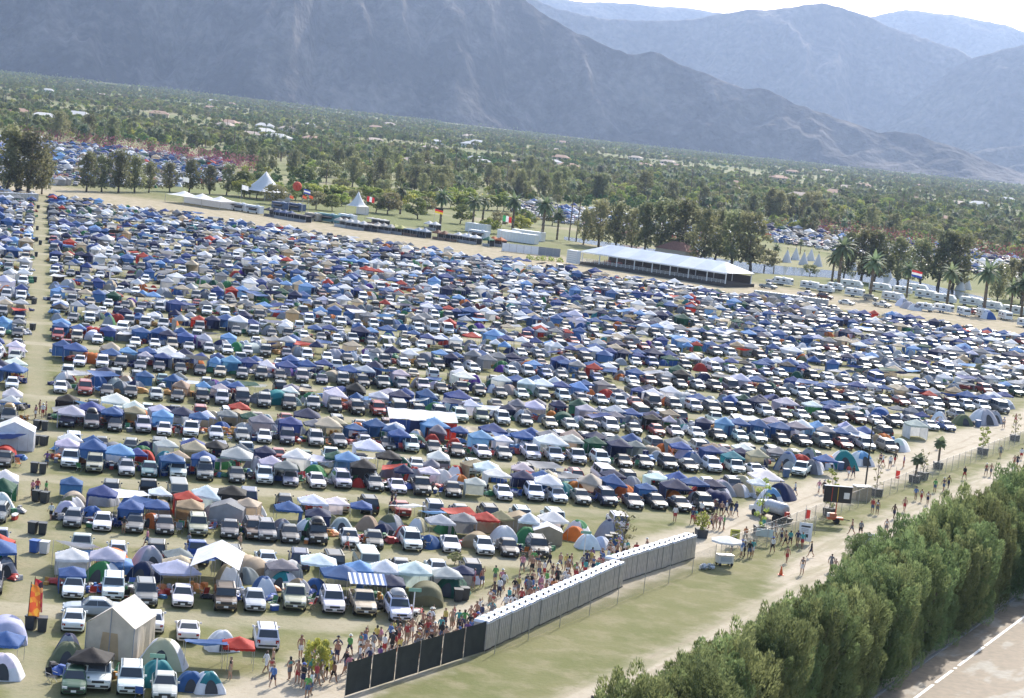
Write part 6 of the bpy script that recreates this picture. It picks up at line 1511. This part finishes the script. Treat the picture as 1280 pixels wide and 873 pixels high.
# ------------------------------------------------------------------ things along the fence and the walk
q = U(905, 707); r = empty('vendor_cart', q, .3, 'white vending cart under a wide white umbrella at the end of the toilets', 'cart'); r.scale = (.76, .76, .84)
MB().box((0, 0, .75), (2.0, 1.1, .9)).build('body', M['white_metal'], r); MB().box((0, 0, 1.24), (2.15, 1.25, .08)).build('counter', M['steel'], r); MB().box((0, -.57, .8), (1.5, .03, .5)).build('front_panel', mat('pale_blue_panel', (.45, .5, .56), .6), r)
for sx in (-1, 1):
    for sy in (-1, 1): MB().tube((sx * .8, sy * .5 - .05, .2), (sx * .8, sy * .5 + .05, .2), .2, n=10).build('wheel', M['rubber'], r)
MB().tube((0, 0, 1.2), (0, 0, 3.3), .04, n=6).build('pole', M['steel'], r)
b = MB(); b.loft([[(rr_ * cos(2 * pi * i / 8), rr_ * sin(2 * pi * i / 8), z) for i in range(8)] for rr_, z in ((2.05, 2.72), (2.05, 2.92), (1.0, 3.2), (.06, 3.42))], caps=False); b.build('umbrella', M['fabric_white'], r)
q = U(885, 712); o = MB().add([], []); b = MB()
for k in range(5): leaf_cluster(b, (random.uniform(-.6, .6), random.uniform(-.3, .3), .28), .3, 24, .22, rng)
o = b.build('rubbish_bags', M['fabric_white']); tag(o, 'heap of pale bags on the grass beside the umbrella cart', 'bags'); at(o, q)
# tank truck
q = U(966, 650); r = empty('tank_truck', q, FANG + radians(62), 'truck with a pale tank and hoses standing on the path behind the planter', 'truck'); r.scale = (.74,) * 3
b = MB(); n = 16
b.loft([[(x, .95 * k_ * cos(2 * pi * i / n), 1.95 + .95 * k_ * sin(2 * pi * i / n)) for i in range(n)] for x, k_ in ((-2.6, .55), (-2.4, .92), (-2.0, 1), (1.0, 1), (1.3, .92), (1.45, .55))]); b.build('tank', mat('tank_steel', (.42, .43, .45), .35, .3, noise=.15), r, True)
MB().box((-.4, 0, .85), (6.6, 1.0, .25)).build('chassis', M['trim'], r)
b = MB(); b.loft([[(x, y, z) for y, z in ((-1.05, z0), (1.05, z0), (1.02, z1), (.9, z2), (-.9, z2), (-1.02, z1))] for x, z0, z1, z2 in ((1.7, .6, 1.5, 2.5), (3.0, .6, 1.5, 2.45), (3.5, .6, 1.45, 1.5), (4.3, .65, 1.3, 1.35))]); b.build('cab', mat('cab_white', (.7, .7, .7), .35), r)
MB().quad((3.03, -.85, 2.36), (3.03, .85, 2.36), (3.5, .92, 1.55), (3.5, -.92, 1.55)).build('windscreen', M['glass'], r)
for x in (-2.4, -1.4, 3.1):
    for sy in (-1, 1): MB().tube((x, sy * .95 - .15, .5), (x, sy * .95 + .15, .5), .5, n=14).build('wheel', M['rubber'], r)
MB().box((-3.2, .3, 1.5), (.5, .6, .7)).build('pump', mat('red_pump', (.5, .05, .03), .5), r); MB().tube((-2.4, -1.05, 1.2), (1.2, -1.05, 1.2), .12, n=8).build('hose', M['trim'], r)
# board trailer
q = U(1043, 654); r = empty('board_trailer', q, radians(8), 'orange road-works trailer carrying a raised black message board', 'trailer'); r.scale = (.74, .74, .86)
MB().box((0, 0, .62), (2.3, 1.0, .3)).build('frame', mat('orange_steel', (.62, .14, .05), .5), r); MB().box((-.4, 0, 1.0), (1.0, .8, .55)).build('generator', mat('orange_case', (.6, .2, .1), .5), r); MB().box((-.95, .1, 1.0), (.5, .5, .5)).build('battery_case', M['white_metal'], r)
for sy in (-1, 1): MB().tube((.2, sy * .62 - .1, .36), (.2, sy * .62 + .1, .36), .36, n=12).build('wheel', M['rubber'], r)
MB().tube((1.1, 0, .55), (2.3, 0, .45), .05, n=6).build('tow_bar', M['trim'], r); MB().tube((0, 0, .7), (0, 0, 3.0), .09, n=8).build('mast', mat('orange_mast', (.6, .15, .06), .5), r)
bd = MB().box((0, 0, 3.7), (4.2, .22, 2.1)).build('board', M['trim'], r)
MB().box((-.9, -.115, 3.7), (.10, .02, 1.8)).build('stripe', mat('red_stripe', (.45, .05, .03), .6), bd); MB().box((.0, -.115, 3.7), (.10, .02, 1.8)).build('stripe', mat('amber_stripe', (.6, .4, .06), .6), bd); MB().box((1.35, -.115, 3.6), (.85, .02, .8)).build('notice', M['white_metal'], bd); MB().box((0, 0, 4.78), (4.3, .6, .05)).build('solar_panel', M['fabric_white'], bd)
# light stand and lamp post
q = U(1081, 613); r = empty('lamp_post', q, 0, 'slim dark lamp post standing by the fence', 'lamp'); MB().tube((0, 0, 0), (0, 0, 8.6), .11, .08, 8).build('pole', M['trim'], r); MB().box((.25, 0, 8.65), (.8, .3, .16)).build('lamp_head', M['steel'], r); MB().box((0, 0, .2), (.5, .5, .4)).build('base', M['trim'], r)
q = U(1076, 625); r = empty('generator_box', q, .3, 'white topped wooden generator box by the fence under the lamp post', 'box'); MB().box((0, 0, .8), (1.9, 1.2, 1.6)).build('case', mat('ply', (.4, .32, .22), .8, noise=.15), r); MB().box((0, 0, 1.64), (2.0, 1.3, .1)).build('lid', M['white_metal'], r)
def sign(px, py, w_, h, z0, col, label, ang, lines=True, post=True):
    q = U(px, py); r = empty('notice_board', q, ang, label, 'sign')
    bd = link('board', MB().box((0, 0, z0 + h / 2), (w_, .06, h)).mesh('board', M['plastic']), r, col)
    if lines:
        link('heading', MB().box((0, -.036, z0 + h * .80), (w_ * .7, .012, h * .09)).mesh('heading', M['mesh']), bd)
        link('emblem', MB().box((w_ * .12, -.036, z0 + h * .30), (w_ * .22, .012, h * .18)).mesh('emblem', M['mesh']), bd)
        for k in range(3): link('text_line', MB().box((-.05 * w_, -.036, z0 + h * (.66 - k * .08)), (w_ * .55, .012, h * .03)).mesh('text_line', M['fabric_dark']), bd)
    if post:
        for sx in (-1, 1): link('leg', MB().tube((sx * w_ * .42, .05, 0), (sx * w_ * .42, .05, z0 + h * .5), .04, n=6).mesh('leg', M['steel']), r)
sign(1005, 680, 1.35, 1.9, .3, (.72, .74, .78), 'tall white notice board at the fence beside people in line', radians(-12))
sign(1083, 712, 1.3, 1.7, 1.9, (.74, .76, .80), 'white sign board with dark mark standing against the hedge', radians(-14))
sign(917, 684, 1.0, 1.3, .5, (.66, .62, .12), 'yellow notice sign on the fence behind the umbrella cart', radians(10))
sign(954, 682, 1.7, .8, .9, (.50, .62, .66), 'pale blue-green banner on the short fence by the planter', radians(-5), False)
for px, py, lab in ((193, 868, 'small green row sign on a white post in the nearest block'), (515, 778, 'small green row sign on a white post by the large olive tent'), (729, 700, 'small green row sign on a white post above the queue')):
    q = U(px, py); r = empty('row_sign', q, .1, lab, 'sign', 'green row signs'); MB().tube((0, 0, 0), (0, 0, 2.6), .05, n=6).build('post', M['white_metal'], r); MB().box((0, -.04, 2.62), (1.0, .05, .28)).build('plate', mat('sign_green', (.22, .42, .32), .6), r)
q = U(976, 719); b = MB(); b.box((0, 0, .03), (.55, .55, .06), 0); b.tube((0, 0, .05), (0, 0, .9), .2, .04, 12, 0); b.tube((0, 0, .42), (0, 0, .6), .128, .095, 12, 1); o = b.build('traffic_cone', [mat('cone_orange', (.75, .13, .04), .5), M['white_metal']]); tag(o, 'orange traffic cone standing alone on the wide walk', 'cone'); at(o, q, 0, .95)
# planters with shrubs and palms along the fence
pot = MB().box((0, 0, .45), (1.0, 1.0, .9), 0, 0, 1.15).mesh('tub', mat('dark_tub', (.05, .055, .065), .7))
def planter(px, py, kind, h, label):
    q = U(px, py); r = empty('potted_palm' if kind == 'palm' else 'potted_shrub', q, rr.uniform(0, 6), label, 'plant', 'potted plants along the fence'); link('tub', pot, r)
    if kind == 'palm': t, c = palm(int(px), h, 20, 1.15, r=.14); m_ = M['frond']
    else:
        t = MB().tube((0, 0, .8), (.1, 0, h * .7), .06, .03, 5); c = MB(); rg = np.random.default_rng(int(px))
        for k in range(10): z = lerp(1.2, h, k / 9); t.tube((.05, 0, z * .7), (.5 * cos(k * 2.4), .5 * sin(k * 2.4), z), .025, .01, 4); leaf_cluster(c, (.5 * cos(k * 2.4), .5 * sin(k * 2.4), z), .38 if kind == 'shrub' else .26, 26 if kind == 'shrub' else 9, .16, rg)
        m_ = M['lime'] if kind == 'shrub' else M['drygreen']
    t.build('trunk', M['trunk'], r); c.build('crown', m_, r)
for px, py, k, h, lab in ((949, 668, 'shrub', 5.6, 'tall leafy shrub in a tub before the tank truck'), (1036, 645, 'shrub', 5.2, 'green shrub in a dark tub beside the board trailer'), (1095, 620, 'bare', 4.8, 'sparse tree in a tub beside the lamp post'), (1143, 603, 'palm', 3.0, 'small potted palm nearest the boundary tents'), (1153, 599, 'bare', 3.6, 'reddish sparse shrub in a tub between two potted palms'), (1172, 586, 'palm', 3.6, 'larger potted palm by the fence'), (1228, 568, 'shrub', 3.8, 'straw-coloured bushy shrub in a tub far along the fence'), (1268, 551, 'bare', 4.0, 'sparse shrub in a tub at the far fence end'), (876, 672, 'shrub', 2.4, 'small yellow-green potted shrub at the end of the toilets')): planter(px, py, k, h, lab)
q = U(775, 706); t = MB(); c = MB(); rg = np.random.default_rng(9); t.tube((0, 0, 0), (.2, 0, 4.4), .09, .03, 6)
for k in range(16): z = lerp(1.8, 5.0, k / 15); t.tube((.1, 0, z * .85), (.8 * cos(k * 2.4), .8 * sin(k * 2.4), z), .03, .01, 4); leaf_cluster(c, (.8 * cos(k * 2.4), .8 * sin(k * 2.4), z), .45, 9, .2, rg)
r = empty('sapling_tree', q, 0, 'slender sparse sapling rising out of the queue', 'tree'); t.build('trunk', M['trunk'], r); c.build('crown', M['drygreen'], r)
for px, base, top, kd, lab in ((397, 852, 798, 'yellow_green_tree', 'young yellow-green sapling on the dirt by the crowd'), (568, 706, 690, 'dusty_tree', 'thin bare sapling above the green tent')): tree_px(kd, px, base, top, lab, None, .55 if kd != 'dusty_tree' else 1.2)
# red banners on the fence
for i, (px, py) in enumerate([(1005, 659), (1118, 607)]):
    q = U(px, py); r = empty('feather_banner', q, radians(-15), f'small red banner on the chain-link fence {["by the tank truck", "by the lamp post"][i]}', 'banner'); MB().tube((0, 0, 0), (0, 0, 2.4), .025, n=5).build('pole', M['steel'], r); link('cloth', wavy_wall((.02, 0, 0), (.5, 0, 0), .9, 1.9, i, 6).mesh('cloth', M['fabric'], True), r, (.5, .05, .04))
# tall flags in the bin aisle
def flag_mat(name, cols, sc):
    m, nt, p, out = newmat(name); tc = node(nt, 'ShaderNodeTexCoord'); n = node(nt, 'ShaderNodeTexVoronoi'); n.inputs['Scale'].default_value = sc; nt.links.new(tc.outputs['Object'], n.inputs['Vector'])
    sx = node(nt, 'ShaderNodeSeparateColor'); nt.links.new(n.outputs['Color'], sx.inputs[0])
    nt.links.new(ramp(nt, sx.outputs[0], [(i / len(cols), c) for i, c in enumerate(cols)]), p.inputs['Base Color']); p.inputs['Roughness'].default_value = .8; return translucent(m, .3)
FLAGM = [flag_mat('flag_cloth_orange', [(.62, .13, .03), (.7, .35, .05), (.6, .10, .04), (.05, .05, .12), (.65, .22, .04)], 2.2), flag_mat('flag_cloth_red', [(.5, .04, .06), (.6, .12, .05), (.45, .05, .12), (.04, .03, .05), (.62, .3, .12)], 2.6)]
for i, (px, py, c1, c2) in enumerate([(33, 788, (.6, .12, .03), (.65, .4, .06)), (38, 781, (.5, .06, .05), (.6, .25, .05))]):
    q = U(px, py); r = empty('feather_flag', q, .2 + i * .4, f'{["orange and yellow", "red and orange"][i]} patterned feather flag in the bin aisle', 'flag', 'feather flags in the bin aisle'); MB().tube((0, 0, 0), (.1, 0, 3.6), .03, n=5).build('pole', M['trim'], r)
    b = MB(); b.grid(lambda u, v: (.03 + .1 * v + u * (.78 - .28 * v ** 3) * (1 if v < .93 else .6), .14 * sin(u * 5 + v * 4 + i) * u, 1.0 + v * 2.45 - .12 * u), 8, 14); b.build('cloth', FLAGM[i], r, True)
# bins
bn = MB(); bn.box((0, 0, .52), (.62, .7, .95), 0, 0, 1.12); bn.tube((-.26, .36, .1), (.26, .36, .1), .1, n=8, m=1); BINB = bn.mesh('trash_bin', [M['plastic'], M['rubber']]); BINL = MB().box((0, 0, 1.03), (.76, .84, .08)).mesh('lid', M['plastic'])
k = 0; spots = [(46, 668), (47, 592), (49, 557), (45, 788), (48, 692), (50, 628), (50, 538), (120, 10**6)]
for px, py in spots[:7] + [proj(*(A0 + AD * (76 + 42 * i) - Vector((AD.y, -AD.x, 0)) * 3.3)) for i in range(1, 10)]:
    for j in range(2 if py > 530 else rr.choice([0, 1, 1, 2])):
        p = U(px, py) + AD * (rr.uniform(-7, 7) if py < 530 else 0); k += 1; c = (.03, .035, .04); cn = 'dark'
        if py == 692: c, cn = ((.04, .12, .4), 'blue') if j == 0 else ((.6, .6, .62), 'pale')
        o = link('trash_bin', BINB, None, c); at(o, (p.x + j * .85 - .4, p.y + rr.uniform(-.2, .2), .02), rr.uniform(-.3, .3)); tag(o, f'{cn} wheeled trash bin, {nth(k)} up the grass aisle between the camp blocks', 'bin', 'trash bins in the aisle'); link('lid', BINL, o, c)
for i, (px, py) in enumerate([(572, 752), (580, 750), (760, 683), (766, 680), (982, 597), (1222, 534), (1050, 588)]):
    p = U(px, py); c = (.03, .035, .04) if i < 4 else (.06, .12, .25); o = link('trash_bin', BINB, None, c); at(o, (p.x, p.y, .02), rr.uniform(-.3, .3)); link('lid', BINL, o, c); tag(o, ['dark trash bin by the crowd before the dark green tent, first of two', 'dark trash bin by the crowd before the dark green tent, second of two', 'dark trash bin by the last tents above the queue, first of two', 'dark trash bin by the last tents above the queue, second of two', 'blue bin beside the white boundary pickup', 'blue bin beside the far boundary tents', 'blue bin by the turquoise boundary tents'][i], 'bin', 'trash bins about the camp')
# boundary tents at the end of the rows
for i, (px, py, col, v, sc) in enumerate([(983, 584, 'blue', 3, 1.3), (1000, 583, 'red', 1, 1.2), (1030, 582, 'orange', 0, 1.1), (1053, 582, 'teal', 2, 1.4), (1075, 578, 'sky blue', 0, 1.3), (975, 620, 'navy', 4, 1.3), (963, 625, 'sky blue', 0, 1.2), (1010, 575, 'dark green', 3, 1.1), (1123, 560, 'white', 0, 1.2), (1228, 527, 'pale grey', 2, 1.5), (1241, 525, 'grey', 3, 1.1), (1203, 528, 'olive', 1, 1.1), (900, 615, 'pale grey', 5, 1.1), (925, 612, 'beige', 2, 1.2)]):
    q = U(px, py + 3); put_dome(q.x, q.y, rr.uniform(-.5, .5), col, f'{col} dome tent on the camp boundary, {nth(i + 1)} of those edging the path', 'tents on the camp boundary', True, v, sc)
for i, (px, py, col, sc) in enumerate([(1143, 545, 'pale grey', .95), (1030, 590, 'blue', .9), (955, 612, 'white', .9)]):
    q = U(px, py + 3); put_canopy(q.x, q.y, CAR_RZ, col, f'{col} pop-up canopy on the camp boundary {["with walls at the path corner", "beside the turquoise tents", "before the tank truck"][i]}', None, True, i, (7, 0, 0)[i], sc)
# folding chairs and coolers about the shelters
ch = MB()
for sx in (-1, 1): ch.tube((sx * .27, -.25, 0), (sx * .27, .25, .42), .018, n=4, m=1); ch.tube((sx * .27, .25, 0), (sx * .27, -.25, .42), .018, n=4, m=1); ch.tube((sx * .27, .22, .40), (sx * .27, .38, .92), .018, n=4, m=1); ch.tube((sx * .29, -.25, .62), (sx * .29, .28, .64), .022, n=4, m=1)
ch.grid(lambda u, v: ((u - .5) * .54, -.25 + v * .48, .42 - .06 * sin(u * pi)), 4, 3, 0); ch.grid(lambda u, v: ((u - .5) * .54, .23 + v * .15, .42 + v * .50), 4, 3, 0)
CHM = ch.mesh('camp_chair', [M['plastic'], M['steel']])
co = MB(); co.box((0, 0, .2), (.62, .36, .38), 0); co.box((0, 0, .42), (.66, .40, .08), 1); co.tube((-.34, 0, .34), (-.36, 0, .34), .05, n=6, m=1); COM = co.mesh('cool_box', [M['plastic'], M['white_metal']])
CC = {'blue': (.04, .1, .35), 'red': (.45, .04, .03), 'black': (.02, .02, .02), 'green': (.04, .18, .07), 'grey': (.2, .2, .21), 'orange': (.55, .18, .04)}
gk = 0; front = [c for c in near_front if c[5] <= 3]
for c in front:
    for j in range(2):
        if rr.random() < .75:
            gk += 1; cn = rr.choice(list(CC)); p = Vector((c[0], c[1], 0)) + RD * (rr.choice([-1.55, 1.5]) + rr.uniform(-.1, .1)) + RNV * rr.uniform(-1.6, 2.6); is_ch = rr.random() < .6
            kn = 'boxy SUV' if c[3] == 'jeep' else c[3]
            where = f'beside the {c[4]} {kn} {nth(c[8])} in {rowname(c[5])[4:]}' + (' of the side block' if c[7] else '')
            o = link('camp_chair' if is_ch else 'cool_box', CHM if is_ch else COM, None, CC[cn]); at(o, (p.x, p.y, .02), rr.uniform(0, 6.28)); lab_ = f'{cn} {"folding chair" if is_ch else "cool box"} {where}'; lab_ = lab_ if len(lab_.split()) <= 16 else lab_.replace('boxy ', '').replace(' of the side block', ', side block'); tag(o, lab_, 'chair' if is_ch else 'cooler', 'chairs among the cars' if is_ch else 'coolers among the cars')
# roof boxes, bags and bedding on car roofs; gear on the ground
for c in front:
    if rr.random() < .22 and c[3] in ('SUV', 'jeep', 'wagon', 'van'):
        zr = CT[c[3]][2]; b = MB(); rg = np.random.default_rng(int(abs(c[0] * 100))); b.grid(lambda u, v: ((u - .5) * 1.15, (v - .5) * 1.6 + .35, zr + .10 + .36 * (sin(u * pi) * sin(v * pi)) ** .35), 8, 8); b.box((0, .35, zr + .08), (1.15, 1.6, .06))
        o = link('roof_bag', b.mesh('roof_bag', M['plastic'], True), None, rr.choice([(.02, .02, .022), (.3, .3, .31), (.5, .5, .5), (.35, .22, .08)])); at(o, (c[0], c[1], .02), c[2]); kn = 'boxy SUV' if c[3] == 'jeep' else c[3]; tag(o, f'luggage bag strapped on the {c[4]} {kn} {nth(c[8])} in {rowname(c[5])[4:]}', 'luggage', 'luggage on car roofs')
# heaps of camp gear between the near shelters, and the same mass further back
def gear(seed):
    rg = np.random.default_rng(seed); b = MB()
    for i in range(5):
        x, y = rg.uniform(-.6, .6, 2); w_, d_, h = rg.uniform(.25, .7), rg.uniform(.2, .5), rg.uniform(.2, .6); b.box((x, y, h / 2), (w_, d_, h), 0 if i % 2 else 1, rg.uniform(0, 3), rg.uniform(.7, 1))
    b.grid(lambda u, v: ((u - .5) * 1.3, (v - .5) * 1.0 + .2, .12 + .35 * (sin(u * pi) * sin(v * pi)) ** .6 + .05 * mnoise.noise(Vector((u * 6, v * 6, seed)))), 7, 6, 2); return b
GB = [gear(i) for i in range(4)]; GM = [g_.mesh('gear_heap', [M['plastic'], M['clutter'], M['plastic']]) for g_ in GB]; GF = [g_.mesh('gear_heap_far', [M['clutter']] * 3) for g_ in GB]
k = 0
for c in front:
    for j in range(2):
        p = Vector((c[0], c[1], 0)) + RD * (1.45 + rr.uniform(-.15, .2)) * (1 if j else -1) + RNV * rr.uniform(1.0, 4.2); cn = rr.choice(list(CC)); kn = 'SUV' if c[3] == 'jeep' else c[3]
        o = link('gear_heap', GM[rr.randrange(4)], None, CC[cn]); at(o, (p.x, p.y, .02), rr.uniform(0, 6.28), rr.uniform(.8, 1.25)); tag(o, f'heap of {cn} gear {"right" if j else "left"} of the {c[4]} {kn} {nth(c[8])} in {rowname(c[5])[4:]}' + (', side block' if c[7] else ''), 'camp gear', 'heaps of camp gear')
gp = []
for c in cars[len(front):]:
    for j in range(2):
        p = Vector((c[0], c[1], 0)) + RD * rr.uniform(-1.7, 1.7) + RNV * rr.uniform(2.2, 5.5) * (1 if c[6] else -1); gp.append((p.x, p.y, .02, rr.uniform(0, 6.28), rr.uniform(.8, 1.5), rr.randrange(4)))
scatter('far_camp_gear', GF, gp, 'mixed bags, boxes and bedding strewn among the far tents', 'camp gear')
# two things that would read alike: say which of them is nearer
same = {}
for o in SC.objects:
    if o.get('label'): same.setdefault(o['label'], []).append(o)
for l_, os_ in same.items():
    if len(os_) > 1:
        os_.sort(key=lambda o: o.location.length)
        for i, o in enumerate(os_): o['label'] = l_.replace(', standing', '').replace(', walking', '').replace(' in the crowd by dark screen panel', ' by dark screen panel').replace(' of the side block', ', side block') + (', nearer' if i == 0 else ', farther' if i == 1 else ', farthest')
